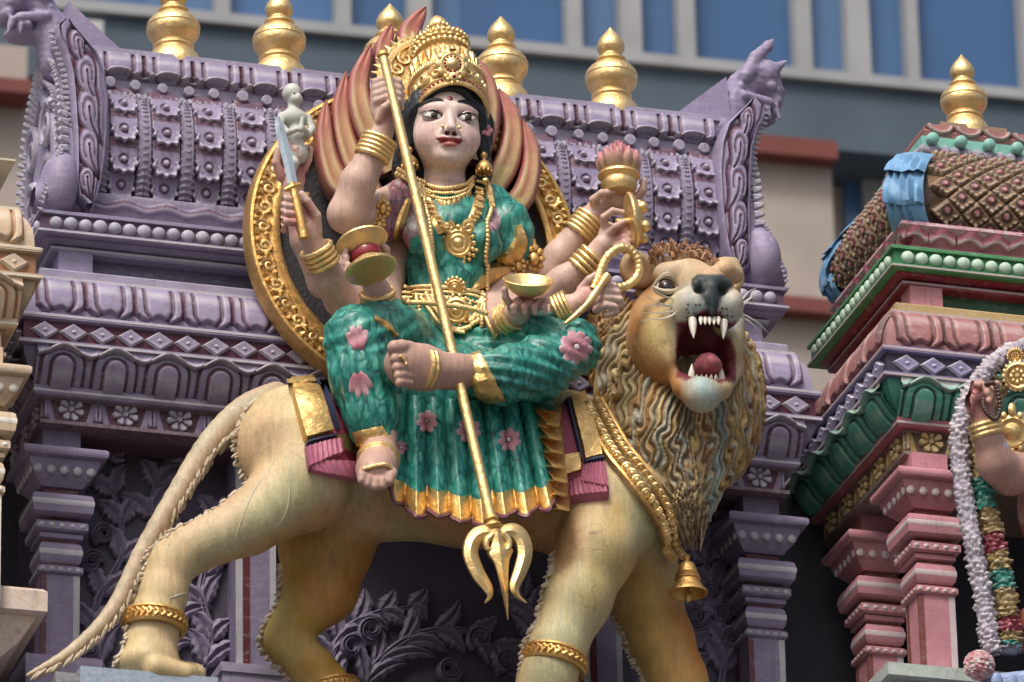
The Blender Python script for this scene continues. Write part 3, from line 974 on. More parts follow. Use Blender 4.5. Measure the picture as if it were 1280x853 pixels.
# ---- gable ends: horseshoe plate, leaf plate in front, beast head on top
def gable(sign):
    mx = lambda p: p if sign < 0 else Vector((2 * CX - p[0], p[1], p[2]))
    fl = (lambda f: f) if sign < 0 else (lambda f: tuple(reversed(f)))
    def addm(mb_, name, mat, par, usecol=False):
        mb_.v = [tuple(mx(Vector(p))) for p in mb_.v]
        mb_.f = [fl(f) for f in mb_.f]
        return mb_.build(name, mat, par, True, usecol)
    x0, x1 = CX - XR - 0.005, CX - XR - 0.115
    out = smooth_poly([(0.42, 10.182), (0.375, 10.24), (0.36, 10.36), (0.37, 10.52), (0.42, 10.66), (0.50, 10.76), (0.60, 10.83), (0.67, 10.90), (0.74, 10.83), (0.84, 10.76), (0.92, 10.66), (0.97, 10.52), (0.98, 10.36), (0.965, 10.24), (0.92, 10.182)], 60)
    m = MB()
    cyz = (0.67, 10.45)
    sc = lambda k: [(cyz[0] + (y - cyz[0]) * k, cyz[1] + (z - cyz[1]) * k) for y, z in out]
    rr = []
    for x, k in ((x0, 0.98), (x1 + 0.03, 1.0), (x1, 0.985), (x1, 0.90), (x1 + 0.018, 0.87), (x1 + 0.018, 0.70), (x1 - 0.01, 0.68), (x1 - 0.012, 0.60), (x1 + 0.02, 0.57), (x1 + 0.02, 0.36), (x1 - 0.005, 0.34), (x1 - 0.005, 0.2)):
        rr.append([(x, y, z) for y, z in sc(k)])
    m.rings(rr)
    g = addm(m, 'gable', PU, main_shrine)
    m = MB()                                                      # serrated rim and inner beading
    for k, rad, n in ((1.0, 0.016, 74), (0.79, 0.012, 64)):
        pts = smooth_poly(sc(k), n)
        for y, z in pts:
            q = Vector((y - cyz[0], z - cyz[1])).normalized()
            m.tube([(x1 + 0.01, y, z), (x1 - 0.014, y + q.x * 0.016, z + q.y * 0.016)], [rad, rad * 0.45], 6)
    addm(m, 'rim_teeth', PUL, g)
    m = MB()                                                      # scrolls on the outer face
    for side in (-1, 1):
        for c0, r0_, turns, a0 in ((10.58, 0.085, 1.6, 0.5), (10.36, 0.10, 1.7, 1.2)):
            pts, rad = [], []
            for i in range(26):
                t = i / 25
                a = a0 + t * turns * 2 * math.pi
                r_ = r0_ * (1 - 0.85 * t)
                pts.append((x1 - 0.006, cyz[0] + side * (0.105 + r_ * math.cos(a)), c0 + r_ * math.sin(a)))
                rad.append(0.017 * (1 - 0.5 * t))
            m.tube(pts, rad, 8)
    addm(m, 'scroll', PUL, g)
    # leaf plate facing the front
    L_ = [(28, 80, 84), (36, 69, 91), (50, 69, 104), (70, 78, 122), (95, 85, 131), (130, 88, 135), (170, 91, 134), (200, 92, 131), (230, 92, 126), (250, 97, 120), (259, 106, 114)]
    ys = np.linspace(28, 259, 34)
    lo = np.interp(ys, [a[0] for a in L_], [a[1] for a in L_]); hi = np.interp(ys, [a[0] for a in L_], [a[2] for a in L_])
    m = MB()
    rows = []
    nx = 41
    ys = np.linspace(28, 259, 130)
    lo = np.interp(ys, [a[0] for a in L_], [a[1] for a in L_]); hi = np.interp(ys, [a[0] for a in L_], [a[2] for a in L_])
    lobes = ((95, 64, 24, 9), (106, 104, 32, 12), (109, 150, 34, 13), (109, 196, 32, 12), (106, 234, 20, 9))
    cols_ = []
    for i, y in enumerate(ys):
        row = []
        for j in range(nx):
            t = j / (nx - 1)
            s_ = 2 * t - 1
            hgt = 0.030 * (1 - s_ ** 4) + (0.014 if abs(abs(s_) - 0.86) < 0.1 else 0) - 0.004 * (abs(abs(s_) - 0.68) < 0.09)
            xx = lo[i] + (hi[i] - lo[i]) * t
            cc_ = np.array(PURPLE['base'])
            if abs(s_) < 0.80:
                best = None
                for lx_, ly_, la, lb in lobes:
                    ux, uy = xx - lx_, y - ly_
                    maj, mnr = uy * 0.955 + ux * 0.30, ux * 0.955 - uy * 0.30
                    mnr = mnr - 0.010 * maj * maj * (1 if maj > 0 else -0.3) + 0.22 * maj
                    wl = lb * (1.0 - 0.55 * max(-1, min(1, maj / la)))       # drop shape: broad head, thin tail
                    de = math.hypot(maj / la, mnr / wl)
                    if best is None or de < best[0]: best = (de, maj, mnr, la)
                de, maj, mnr, la = best
                hgt += 0.018 * max(0, 1 - de) ** 0.5
                w_ = float(band(np.array(de), 1.05, 0.22))
                vein = float(band(np.array(mnr), 0.0, 1.7)) * (maj > -la * 0.3) * (de < 0.95)
                vein = max(vein, 0.8 * float(band(np.array(de), 0.55, 0.12)) * (maj < la * 0.2))
                w_ = max(w_, vein)
                cc_ = cc_ * (1 - w_) + np.array(PURPLE['line']) * w_
                hgt -= 0.008 * w_
            cols_.append(tuple(cc_))
            p = P(xx, y, 0.36)
            row.append(Vector((p.x, p.y - hgt, p.z)))
        rows.append(row)
    n_ = len(rows)
    V = [p for r_ in rows for p in r_] + [Vector((p.x, 0.44, p.z)) for r_ in rows for p in r_]
    F = []
    for i in range(n_ - 1):
        for j in range(nx - 1):
            a = i * nx + j
            F.append((a, a + nx, a + nx + 1, a + 1))
    o_ = n_ * nx
    for i in range(n_ - 1):
        F.append((i * nx, o_ + i * nx, o_ + (i + 1) * nx, (i + 1) * nx))
        F.append((i * nx + nx - 1, (i + 1) * nx + nx - 1, o_ + (i + 1) * nx + nx - 1, o_ + i * nx + nx - 1))
    m.add(V, F, PURPLE['base'])
    m.c[:len(cols_)] = cols_
    lp = addm(m, 'leaf_plate', A, g, True)
    m = MB()
    for i in range(30):
        t = i / 29
        y = 40 + t * 200
        x = np.interp(y, ys, lo) - 2
        p = P(x, y, 0.37)
        m.tube([p, p + Vector((-0.018, -0.004, -0.004))], [0.009, 0.003], 5)
    addm(m, 'rim_teeth', PUL, g)
    # curled foot under the leaf plate
    s = Sculpt((-1.45, 0.25, 10.15), (-1.12, 0.52, 10.50), 0.008)
    a = P(74, 232, 0.37)
    s.ell(a, (0.062, 0.075, 0.105), None, 0.02)
    s.ell(P(58, 252, 0.40), (0.07, 0.06, 0.05), None, 0.03)
    s.cone(P(80, 205, 0.36), P(72, 188, 0.37), 0.035, 0.006, 0.02)
    V, F = s.mesh()
    if sign > 0: V[:, 0] = 2 * CX - V[:, 0]; F = F[:, ::-1]
    put('curled_foot', mesh('curled_foot', V, F, PU), g)
    m = MB()
    for i in range(16):
        t = i / 15
        p = P(52 + 26 * t, 262 - 74 * t ** 0.8, 0.33)
        m.tube([p, p + Vector((-0.014, -0.004, 0.004))], [0.008, 0.002], 5)
    addm(m, 'rim_teeth', PUL, g)
    # beast head (laid out on the right-hand gable, mirrored for the left)
    Yh = 0.58
    q = lambda x, y, dy=0.0: np.array(P(x, y, Yh + dy))
    s = Sculpt((0.62, 0.30, 10.55), (1.30, 0.95, 11.25), 0.0075)
    s.chain([q(898, 168), q(912, 138), q(930, 112), q(944, 100)], [0.085, 0.062, 0.055, 0.06], 0.03)
    s.ell(q(952, 100), (0.062, 0.085, 0.068), None, 0.025)
    s.ell(q(962, 118), (0.050, 0.060, 0.045), None, 0.02)
    s.ell(q(966, 132), (0.030, 0.055, 0.025), None, 0.012)
    s.cone(q(930, 120, -.06), q(962, 128, -.06), 0.018, 0.016, 0.008)
    for dy in (-0.06, 0.06):
        s.chain([q(932, 96, dy), q(945, 72, dy), q(960, 58, dy), q(966, 50, dy)], [0.026, 0.022, 0.018, 0.005], 0.008)
        s.ell(q(964, 108, dy), (0.018, 0.018, 0.018), None, 0.004)
        s.cone(q(966, 88, dy), q(984, 76, dy), 0.022, 0.004, 0.008)
        s.cone(q(935, 92, dy * 1.1), q(962, 82, dy * 1.1), 0.016, 0.012, 0.006)
        s.cone(q(968, 134, dy * .8), q(976, 152, dy * .9), 0.016, 0.002, 0.004)
        s.cone(q(960, 136, dy), q(964, 152, dy * 1.1), 0.011, 0.002, 0.004)
        s.ell(q(952, 134, dy), (0.012, 0.012, 0.012), None, 0.003)
    s.ell(q(948, 150), (0.06, 0.05, 0.02), None, 0.02)
    s.chain([q(905, 142, -.05), q(925, 108, -.055), q(938, 92, -.05)], [0.014, 0.014, 0.010], 0.01)
    V, F = s.mesh()
    N_ = normals(V, F)
    V = V + N_ * (0.0022 * vnoise(V, 130.0, 1.0))[:, None]
    if sign < 0: V[:, 0] = 2 * CX - V[:, 0]; F = F[:, ::-1]
    put('beast_head', mesh('beast_head', V, F, PU), g)
    m = MB()                                                      # fin that ties the head to the ridge
    tri = [P(838, 151, 0.55), P(902, 104, 0.55), P(908, 160, 0.55)]
    m.rings([[Vector((p.x, p.y + d_, p.z)) for p in tri] for d_ in (-0.05, 0.05)])
    if sign < 0: m.v = [(2 * CX - p[0], p[1], p[2]) for p in m.v]; m.f = [tuple(reversed(f)) for f in m.f]
    m.build('crest_fin', PUB, g, False)
gable(-1)
gable(1)

# ---- columns, pilasters, back wall
colpal = dict(base=(0.205, 0.175, 0.275), light=(0.40, 0.40, 0.44), line=(0.10, 0.035, 0.045))
for x in (-1.345, 0.945):
    column(main_shrine, x, 0.405, 9.37, LED - 0.02, colpal, 'purple')
for px in (320, 752):
    x = P(px, 770, 0.45).x
    m = MB()
    m.box(x - 0.063, x + 0.063, 0.45, 0.59, LED - 0.02, 9.455, colpal['base'])
    m.box(x - 0.0645, x - 0.043, 0.448, 0.453, LED - 0.02, 9.454, colpal['light'])
    m.box(x - 0.041, x - 0.020, 0.448, 0.453, LED - 0.02, 9.454, (0.10, 0.012, 0.02))
    m.box(x + 0.045, x + 0.0645, 0.448, 0.453, LED - 0.02, 9.454, colpal['light'])
    m.build('pilaster', paint('painted_solid', attr=True, edge=0.0, scuff=0.25), main_shrine, False, True)
    m = MB(); zt = P(312, 831, 0.36).z
    m.box(x - 0.13, x + 0.13, 0.36, 0.60, LED - 0.02, zt - 0.03); m.box(x - 0.137, x + 0.137, 0.353, 0.60, zt - 0.03, zt)
    m.build('plinth', PULB, main_shrine, False)
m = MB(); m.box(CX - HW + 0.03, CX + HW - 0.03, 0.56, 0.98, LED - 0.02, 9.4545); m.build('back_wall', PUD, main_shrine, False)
for x in (-1.345, 0.945):
    m = MB()
    m.box(x - 0.12, x + 0.12, 0.34, 0.56, LED - 0.015, P(100, 822, 0.34).z)
    m.build('plinth', PUB, main_shrine, False)

# ---- carved foliage on the back wall, every leaf a piece
def leaf_mesh(name, pts, wid, Y, hgt, parent, mat, n=22, lobes=0):
    sp = [np.array(p) for p in smooth_poly(pts, n)]
    rows = []
    for i, p in enumerate(sp):
        t = i / (n - 1)
        d = sp[min(i + 1, n - 1)] - sp[max(i - 1, 0)]
        d = d / (np.linalg.norm(d) + 1e-9)
        nrm = np.array([-d[1], d[0]])
        w = np.interp(t, [k / (len(wid) - 1) for k in range(len(wid))], wid)
        if lobes:
            w *= 0.78 + 0.30 * abs(math.sin(t * lobes * math.pi))
        row = []
        for s_, h_ in ((-1, -0.01), (-0.82, 0.75), (-0.40, 1.0), (0, 0.62), (0.40, 1.0), (0.82, 0.75), (1, -0.01)):
            c = p + nrm * w * s_
            q_ = P(c[0], c[1], Y)
            row.append((q_.x, Y - hgt * h_ * (0.4 + 0.6 * math.sin(math.pi * min(1, 0.15 + t * 0.8))), q_.z))
        rows.append(row)
    m_ = MB()
    m_.rings(rows, close=False, caps=False)
    return m_.build(name, mat, parent)
def spiral(cx, cy, r, a0, turns, n=16):
    return [(cx + r * (1 - 0.8 * i / (n - 1)) * math.cos(a0 + turns * 2 * math.pi * i / (n - 1)), cy + r * (1 - 0.8 * i / (n - 1)) * math.sin(a0 + turns * 2 * math.pi * i / (n - 1))) for i in range(n)]
def frond(root_pts, n, L0, side0, Y, parent, spread=0.9, curl=1.0, wid=12.5, seed=1):
    """stem with curling lobed leaves on both sides"""
    r_ = random.Random(seed)
    sp = smooth_poly(root_pts, 40)
    leaf_mesh('stem', root_pts, [5, 6, 4.5, 3], Y - 0.004, 0.022, parent, PUM, 26)
    for i in range(n):
        t = 0.08 + 0.88 * i / max(1, n - 1)
        k = int(t * 39)
        p = np.array(sp[k]); d = np.array(sp[min(k + 1, 39)]) - np.array(sp[max(k - 1, 0)])
        a = math.atan2(d[1], d[0])
        for sd in (-1, 1):
            L = L0 * 1.15 * (1.05 - 0.40 * t) * r_.uniform(0.8, 1.15)
            pts = []
            aa = a + sd * spread * 0.45
            q_ = p.copy()
            for s_ in range(7):
                pts.append(tuple(q_))
                q_ = q_ + np.array([math.cos(aa), math.sin(aa)]) * L / 6
                aa += sd * (0.10 + 0.20 * curl * s_ / 6)
            leaf_mesh('leaf', pts, [3, wid, wid * 1.05, wid * 0.7, 1.0], Y, 0.026 + 0.008 * r_.random(), parent, PUM, 24, 4)
YW = 0.558
frond([(130, 850), (118, 800), (122, 750), (150, 700), (150, 650), (138, 610)], 6, 52, 1, YW, main_shrine, seed=3)
frond([(180, 850), (200, 800), (222, 740), (215, 690), (190, 650), (196, 600), (215, 570)], 7, 54, 1, YW, main_shrine, seed=4)
frond([(250, 850), (262, 800), (250, 740), (262, 690), (268, 640)], 6, 46, -1, YW, main_shrine, seed=5)
for c in ((128, 670, 13, 2.0, 1.4), (114, 705, 14, 0.0, -1.4), (147, 566, 11, 1.0, 1.4), (195, 668, 12, 2.0, 1.3), (110, 815, 12, 3, 1.3), (235, 700, 12, 0, -1.3)):
    leaf_mesh('scroll', spiral(*c), [4, 4.5, 4, 3.5, 3], YW - 0.006, 0.034, main_shrine, PUM, 30)
# centre panel
frond([(450, 870), (470, 830), (520, 795), (580, 790), (620, 812)], 6, 64, 1, YW, main_shrine, seed=8, wid=11)
frond([(690, 870), (672, 830), (668, 780), (650, 745)], 5, 52, 1, YW, main_shrine, seed=9)
frond([(420, 870), (412, 830), (430, 790), (470, 768), (520, 760)], 6, 44, -1, YW, main_shrine, seed=10)
for c in ((462, 790, 16, 1.0, 1.5), (438, 812, 15, 0, -1.4), (598, 800, 14, 2, 1.5), (630, 830, 15, 1, -1.5), (560, 838, 15, 0, 1.4)):
    leaf_mesh('scroll', spiral(*c), [4.5, 5, 4.5, 4, 3], YW - 0.006, 0.036, main_shrine, PUM, 30)
# right panel
frond([(900, 860), (905, 800), (890, 740), (880, 690), (900, 640)], 7, 52, 1, YW, main_shrine, seed=12)
frond([(850, 860), (862, 800), (868, 760)], 4, 44, 1, YW, main_shrine, seed=13)
for c in ((885, 745, 13, 2, 1.4), (868, 775, 16, 0, 1.5), (900, 770, 11, 1, -1.4), (912, 800, 11, 3, 1.4)):
    leaf_mesh('scroll', spiral(*c), [4, 4.5, 4, 3.5, 3], YW - 0.006, 0.036, main_shrine, PUM, 30)

# ================================================================== flanking shrines
PINK = dict(base=(0.42, 0.13, 0.15), line=(0.12, 0.03, 0.03), light=(0.46, 0.38, 0.38), dark=(0.16, 0.02, 0.04))
rpal = pal_all(PINK,
    flower=dict(base=(0.42, 0.30, 0.11), line=(0.10, 0.05, 0.025), light=(0.55, 0.45, 0.22)),
    ledge=dict(base=(0.36, 0.12, 0.15)),
    arch=dict(base=(0.085, 0.36, 0.265), line=(0.01, 0.04, 0.035), light=(0.40, 0.55, 0.48), dark=(0.40, 0.42, 0.38)),
    diamond=dict(base=(0.20, 0.17, 0.33), line=(0.035, 0.03, 0.05), light=(0.48, 0.47, 0.54)),
    lotus=dict(base=(0.31, 0.125, 0.120), line=(0.06, 0.02, 0.018), light=(0.48, 0.35, 0.33)),
    sill=dict(base=(0.40, 0.29, 0.13)), recess=dict(base=(0.035, 0.10, 0.06)), block=dict(base=(0.46, 0.20, 0.22)), under=dict(base=(0.20, 0.02, 0.045)),
    bead=dict(base=(0.06, 0.24, 0.09), light=(0.40, 0.55, 0.42), dark=(0.03, 0.16, 0.06)))
RB = (1.27 + 0.85, -0.05 + 0.40, 0.85, 0.40)
right_shrine = empty('temple_shrine', (RB[0], RB[1], LED), 'pink and green temple shrine with brown scaled dome beside the lion', 'shrine')
entablature(right_shrine, RB, rpal, 'fl', 'rose')
pinkpal = dict(base=(0.46, 0.205, 0.240), light=(0.55, 0.46, 0.48), line=(0.17, 0.055, 0.045))
for x, y in ((1.345, -0.072), (1.365, 0.46), (2.05, -0.072)):
    column(right_shrine, x, y, 9.37, LED + 0.13, pinkpal, 'rose')
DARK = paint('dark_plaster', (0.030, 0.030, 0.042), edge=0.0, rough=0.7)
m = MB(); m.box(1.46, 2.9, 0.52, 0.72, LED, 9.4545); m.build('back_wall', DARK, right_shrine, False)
m = MB(); zt = P(1160, 838, -0.12).z
m.box(1.14, 3.0, -0.16, 0.8, zt - 0.04, zt); m.box(1.18, 3.0, -0.12, 0.8, LED - 0.05, zt - 0.041)
m.build('plinth', paint('pale_green_paint', (0.30, 0.40, 0.33), edge=0.5), right_shrine, False)
# roof: pink base moulding, scaled hip dome, purple rope, studs, frieze
def ring_at(insets):
    return [[(RB[0] - RB[2] + a, RB[1] - RB[3] + a, z), (RB[0] + RB[2] - a, RB[1] - RB[3] + a, z), (RB[0] + RB[2] - a, RB[1] + RB[3] - a, z), (RB[0] - RB[2] + a, RB[1] + RB[3] - a, z)] for a, z in insets]
m = MB(); m.rings(ring_at([(0.10, 10.1785), (0.055, 10.18), (0.075, 10.20), (0.085, 10.235), (0.07, 10.265), (0.045, 10.285), (0.048, 10.298), (0.2, 10.30)]))
m.build('roof_base', paint('rose_paint', (0.40, 0.11, 0.15), edge=0.6), right_shrine)
def hf_curt2(U, V):
    w, h = 0.095, 0.10
    lip = 0.62 * h + 0.09 * h * np.cos(U / w * 2 * math.pi)
    m_ = sstep(0, 0.05 * h, V - lip)
    H = -0.006 + 0.020 * m_ * sstep(0.42 * h, 0.1 * h, V - lip)
    return H, colmix(U.shape, (0.40, 0.11, 0.15), (band(V, lip + 0.10 * h, 0.09 * h), (0.56, 0.42, 0.45)), (sstep(0, -0.02, V - lip) * 0.7, (0.22, 0.02, 0.05)))
me = tile(0.095, 0.10, 14, 22, hf_curt2, A, lambda v: (np.interp(v, [0, .02, .05, .08, .10], [-0.06, -0.074, -0.083, -0.065, -0.044]), v))
scatter('curtain_scallop', me, along(RB, 0.0, 0.095, 10.19, 'fl', lead=0.05), right_shrine)
DSEC = smooth_poly([(0.12, 10.28), (0.075, 10.32), (0.055, 10.37), (0.06, 10.43), (0.09, 10.50), (0.14, 10.565), (0.20, 10.62)], 30)
m = MB(); m.rings(ring_at(DSEC))
dome = m.build('dome', paint('brown_roof_ground', (0.035, 0.018, 0.014), edge=0.0), right_shrine)
BRN = dict(base=(0.20, 0.115, 0.055), line=(0.03, 0.012, 0.01), light=(0.42, 0.33, 0.20), dark=(0.05, 0.03, 0.02))
def hf_rh(U, V):
    w, h = 0.105, 0.085
    x, y = np.abs(U) / (w / 2), np.abs(V - h / 2) / (h / 2)
    d = x + y
    inside = sstep(1.0, 0.86, d)
    low = (V < h * 0.5)
    ang = np.arctan2(U / w, -(V - h / 2) / h)
    tooth = 0.5 + 0.5 * np.cos(ang * 10)
    lip = band(d, 0.78, 0.24) * low
    c = np.hypot(U, V - 0.60 * h)
    bs = sstep(0.014, 0.007, c)
    H = -0.012 + inside * (0.016 + 0.016 * (1 - V / h) + 0.010 * lip * tooth) + 0.007 * bs
    return H, colmix(U.shape, BRN['base'], (lip * tooth * 0.9, BRN['light']), (band(c, 0.015, 0.008), BRN['line']), (bs, (0.30, 0.06, 0.07)), (sstep(0.006, 0.002, c), (0.55, 0.4, 0.4)))
rh = tile(0.105, 0.085, 26, 24, hf_rh, A)
LEN = [0]
for a, b in zip(DSEC[:-1], DSEC[1:]):
    LEN.append(LEN[-1] + math.hypot(b[0] - a[0], b[1] - a[1]))
for row in range(9):
    s_ = 0.005 + row * 0.0435
    if s_ > LEN[-1] - 0.03: break
    a = np.interp(s_, LEN, [d[0] for d in DSEC]); z = np.interp(s_, LEN, [d[1] for d in DSEC])
    a2 = np.interp(s_ + 0.02, LEN, [d[0] for d in DSEC]); z2 = np.interp(s_ + 0.02, LEN, [d[1] for d in DSEC])
    tilt = math.atan2(a2 - a, z2 - z)
    for i in range(-1, 17):
        x = RB[0] - RB[2] + 0.05 + (i + 0.5 * (row % 2)) * 0.102
        if x > RB[0] - RB[2] + a + 0.095 and x < RB[0] - RB[2] + 1.1:
            put('scale', rh, dome, (x, RB[1] - RB[3] + a - 0.005, z), (-tilt + 0.05, 0, 0))
    for i in range(-1, 9):
        y = RB[1] - RB[3] + 0.05 + (i + 0.5 * (row % 2)) * 0.102
        if RB[1] - RB[3] + a + 0.06 < y < RB[1] + RB[3] - a - 0.06:
            o = put('scale', rh, dome, None, None, None, Matrix.Translation((RB[0] - RB[2] + a - 0.005, y, z)) @ Matrix.Rotation(-math.pi / 2, 4, 'Z') @ Matrix.Rotation(-tilt + 0.05, 4, 'X'))
# blue feather straps on the hips
BLU = paint('blue_feather', (0.15, 0.31, 0.50), edge=0.8, edgecol=(0.5, 0.6, 0.72))
def strap(xc, yc, dirx, diry, nx, ny):
    """three overlapping feathered plates down a hip; (nx,ny) outward, (dirx,diry) across"""
    for k in range(3):
        t0, t1 = 0.90 - k * 0.30, 0.90 - (k + 1) * 0.30 - 0.12
        rows = []
        for i in range(9):
            s_ = LEN[-1] * (t0 + (t1 - t0) * i / 8)
            a = np.interp(s_, LEN, [d[0] for d in DSEC]); z = np.interp(s_, LEN, [d[1] for d in DSEC])
            row = []
            for j in range(11):
                u = (j - 5) / 5
                hgt = 0.030 + 0.016 * i / 8 + 0.007 * math.sin(u * 14 + i * 0.5) * (i > 0) - 0.02 * u * u
                dz = -0.018 * abs(u) * (-1) * (i == 8)
                row.append((xc + nx * (-a + hgt) + dirx * u * 0.062, yc + ny * (-a + hgt) + diry * u * 0.062, z + dz + 0.006 * (j % 2) * (i == 8)))
            rows.append(row)
        m_ = MB(); m_.rings(rows, close=False, caps=False)
        o_ = m_.build('feather_plate', BLU, dome)
fx, fy = RB[0] - RB[2], RB[1] - RB[3]
strap(fx + 0.025, fy + 0.0, 1.0, -0.25, -0.8, -1.0)
strap(fx - 0.0, RB[1] + RB[3] - 0.05, 0.3, 1.0, -1.0, 0.6)
# crown of the dome
m = MB(); rr = []
NB = 150
RR2 = [(fx + 0.19, RB[1] + RB[3] - 0.19), (fx + 0.19, fy + 0.19), (fx + 1.6, fy + 0.19)]
path = [Vector((*RR2[0], 10.628)).lerp(Vector((*RR2[1], 10.628)), i / 40) for i in range(41)] + [Vector((*RR2[1], 10.628)).lerp(Vector((*RR2[2], 10.628)), i / 110) for i in range(1, 111)]
m.tube(path, [0.020 * (1 + 0.25 * math.sin(i * 2.1)) for i in range(len(path))], 8)
hip = smooth_poly([(fx + a, fy + a, z) for a, z in DSEC[8:]], 40)
m.build('leaf_rope', paint('purple_rope', (0.20, 0.175, 0.255)), right_shrine)
m = MB(); m.rings(ring_at([(0.185, 10.642), (0.185, 10.680), (0.20, 10.682)])); m.build('stud_band', paint('mint_paint', (0.20, 0.46, 0.39), edge=0), right_shrine, False)
st2 = MB(); st2.lathe([(0.018, -0.005), (0.018, 0.012), (0.021, 0.015), (0.020, 0.027), (0.014, 0.033), (0.001, 0.034)], seg=16, axis=(0, -1, -0.1))
stm = st2.build('stud', paint('mint_stud', (0.17, 0.44, 0.37), edge=0.3), 'mesh')
for i in range(13):
    put('stud', stm, right_shrine, (fx + 0.215 + i * 0.098, fy + 0.184, 10.664))
m = MB(); m.rings(ring_at([(0.215, 10.682), (0.20, 10.688), (0.195, 10.706), (0.205, 10.718), (0.205, 10.728), (0.3, 10.729)])); m.build('crown_frieze', paint('rose_frieze', (0.34, 0.15, 0.135), edge=0), right_shrine, False)
me = tile(0.10, 0.046, 24, 14, lambda U, V: ((lambda r: (0.012 * sstep(0.5, 0.35, r) + 0.010 * band(r, 0.42, 0.1) - 0.006, colmix(U.shape, (0.34, 0.15, 0.135), (band(r, 0.5, 0.08), (0.10, 0.02, 0.02)), (band(r, 0.4, 0.08), (0.46, 0.33, 0.31)))))(np.hypot(U / 0.10, (V - 0.046) / 0.07))), A)
for i in range(13):
    put('frieze_relief', me, right_shrine, (fx + 0.255 + i * 0.1, fy + 0.197, 10.683))
pf = P(1207, 168, 0.235)
m = MB(); m.box(pf.x - 0.115, pf.x + 0.115, 0.155, 0.34, 10.7295, 10.750); m.build('finial_base', paint('tan_paint', (0.30, 0.20, 0.13), edge=0), right_shrine, False)
put('finial', FINIAL, right_shrine, (pf.x, 0.235, 10.752))

# cream shrine on the other side, only its corner in view
CREAM = dict(base=(0.50, 0.37, 0.24), line=(0.30, 0.14, 0.06), light=(0.62, 0.55, 0.42), dark=(0.40, 0.27, 0.16))
LB = (-1.635 - 0.8, -0.115 + 0.40, 0.8, 0.40)
cream_shrine = empty('temple_shrine', (LB[0], LB[1], LED), 'cream painted temple shrine corner with heart medallions and square column', 'shrine')
cp = pal_all(CREAM)
before = set(bpy.data.objects)
entablature(cream_shrine, LB, cp, 'f', 'cream')
for o in [o for o in bpy.data.objects if o not in before]:          # this shrine ends at its lotus frieze
    if o.name.split('.')[0] in ('sill', 'recess', 'recess_block', 'under_moulding', 'bead_band', 'bead') or (o.parent and o.parent.name.split('.')[0] == 'bead_band'):
        bpy.data.objects.remove(o)
m = MB(); m.box(LB[0] - LB[2], LB[0] + LB[2] - 0.02, LB[1] - LB[3] + 0.02, LB[1] + LB[3], 9.9236, 9.96); m.build('top_slab', paint('cream_paint', CREAM['base'], edge=0.5), cream_shrine, False)
creamcol = dict(base=(0.52, 0.40, 0.27), light=(0.64, 0.60, 0.52), line=(0.36, 0.18, 0.09))
column(cream_shrine, -1.718, -0.175, 9.37, LED + 0.2, creamcol, 'cream')
m = MB()
zt = 8.70
rs = [[(-3.2, -0.145 + a, z), (-1.506 - a, -0.145 + a, z), (-1.506 - a, 0.7, z), (-3.2, 0.7, z)] for a, z in ((0.30, LED - 0.2), (0.16, zt - 0.22), (0.07, zt - 0.15), (0.03, zt - 0.09), (0.03, zt - 0.08), (0.0, zt - 0.075), (0.0, zt - 0.012), (0.012, zt))]
m.rings(rs); m.build('plinth', paint('cream_paint', CREAM['base'], edge=0.5), cream_shrine)

# ---- the temple body that carries it all
base = empty('temple_tower', (0, 0.5, 0), 'tall plain painted temple tower body carrying the shrines, mostly out of view', 'temple')
SL = paint('slate_blue_paint', (0.16, 0.24, 0.32), edge=0.4)
m = MB(); m.box(-1.50, 1.12, -0.24, 1.0, LED - 0.07, LED - 0.021); m.build('ledge', paint('grey_slab', (0.13, 0.13, 0.135), edge=0.3), base, False)
x0 = P(100, 838, -0.245).x; x1 = P(272, 845, -0.245).x
m = MB(); m.box(x0, x1, -0.252, -0.05, LED - 0.06, LED - 0.001); m.build('ledge_block', SL, base, False)
for bx_ in ((-1.9, 1.6, -0.20, 1.0, 0, LED - 0.0705), (-3.2, -1.91, 0.05, 1.0, 0, LED - 0.2), (1.61, 3.0, 0.0, 1.0, 0, LED - 0.055)):
    m = MB(); m.box(*bx_); m.build('wall', paint('base_wall', (0.30, 0.26, 0.36), edge=0), base, False)
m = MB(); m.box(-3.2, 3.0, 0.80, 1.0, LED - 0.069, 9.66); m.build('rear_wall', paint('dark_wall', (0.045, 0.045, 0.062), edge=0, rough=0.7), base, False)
# ================================================================== the lion
lion = empty('lion_statue', tuple(P(430, 850, 0.0)), 'roaring cream painted lion statue with wavy mane, tail down, standing under the goddess', 'statue')
lion.location.z = LED
GOLD = gold_mat()
GOLDD = gold_mat('gold_leaf_worn', (0.66, 0.42, 0.15), 0.38, 0.75)
q = lambda x, y, Y=0.0: np.array(P(x, y, Y))
YN, YF = -0.15, 0.14
s = Sculpt((-1.32, -0.52, 8.36), (0.98, 0.40, 10.12), 0.0068)
# trunk
s.ell(q(470, 585, 0.0), (0.27, 0.185, 0.235), None, 0.05)
s.ell(q(580, 590, 0.0), (0.34, 0.19, 0.245), None, 0.06)
s.ell(q(700, 590, 0.0), (0.26, 0.19, 0.27), None, 0.06)
s.ell(q(390, 565, 0.0), (0.22, 0.18, 0.20), None, 0.05)
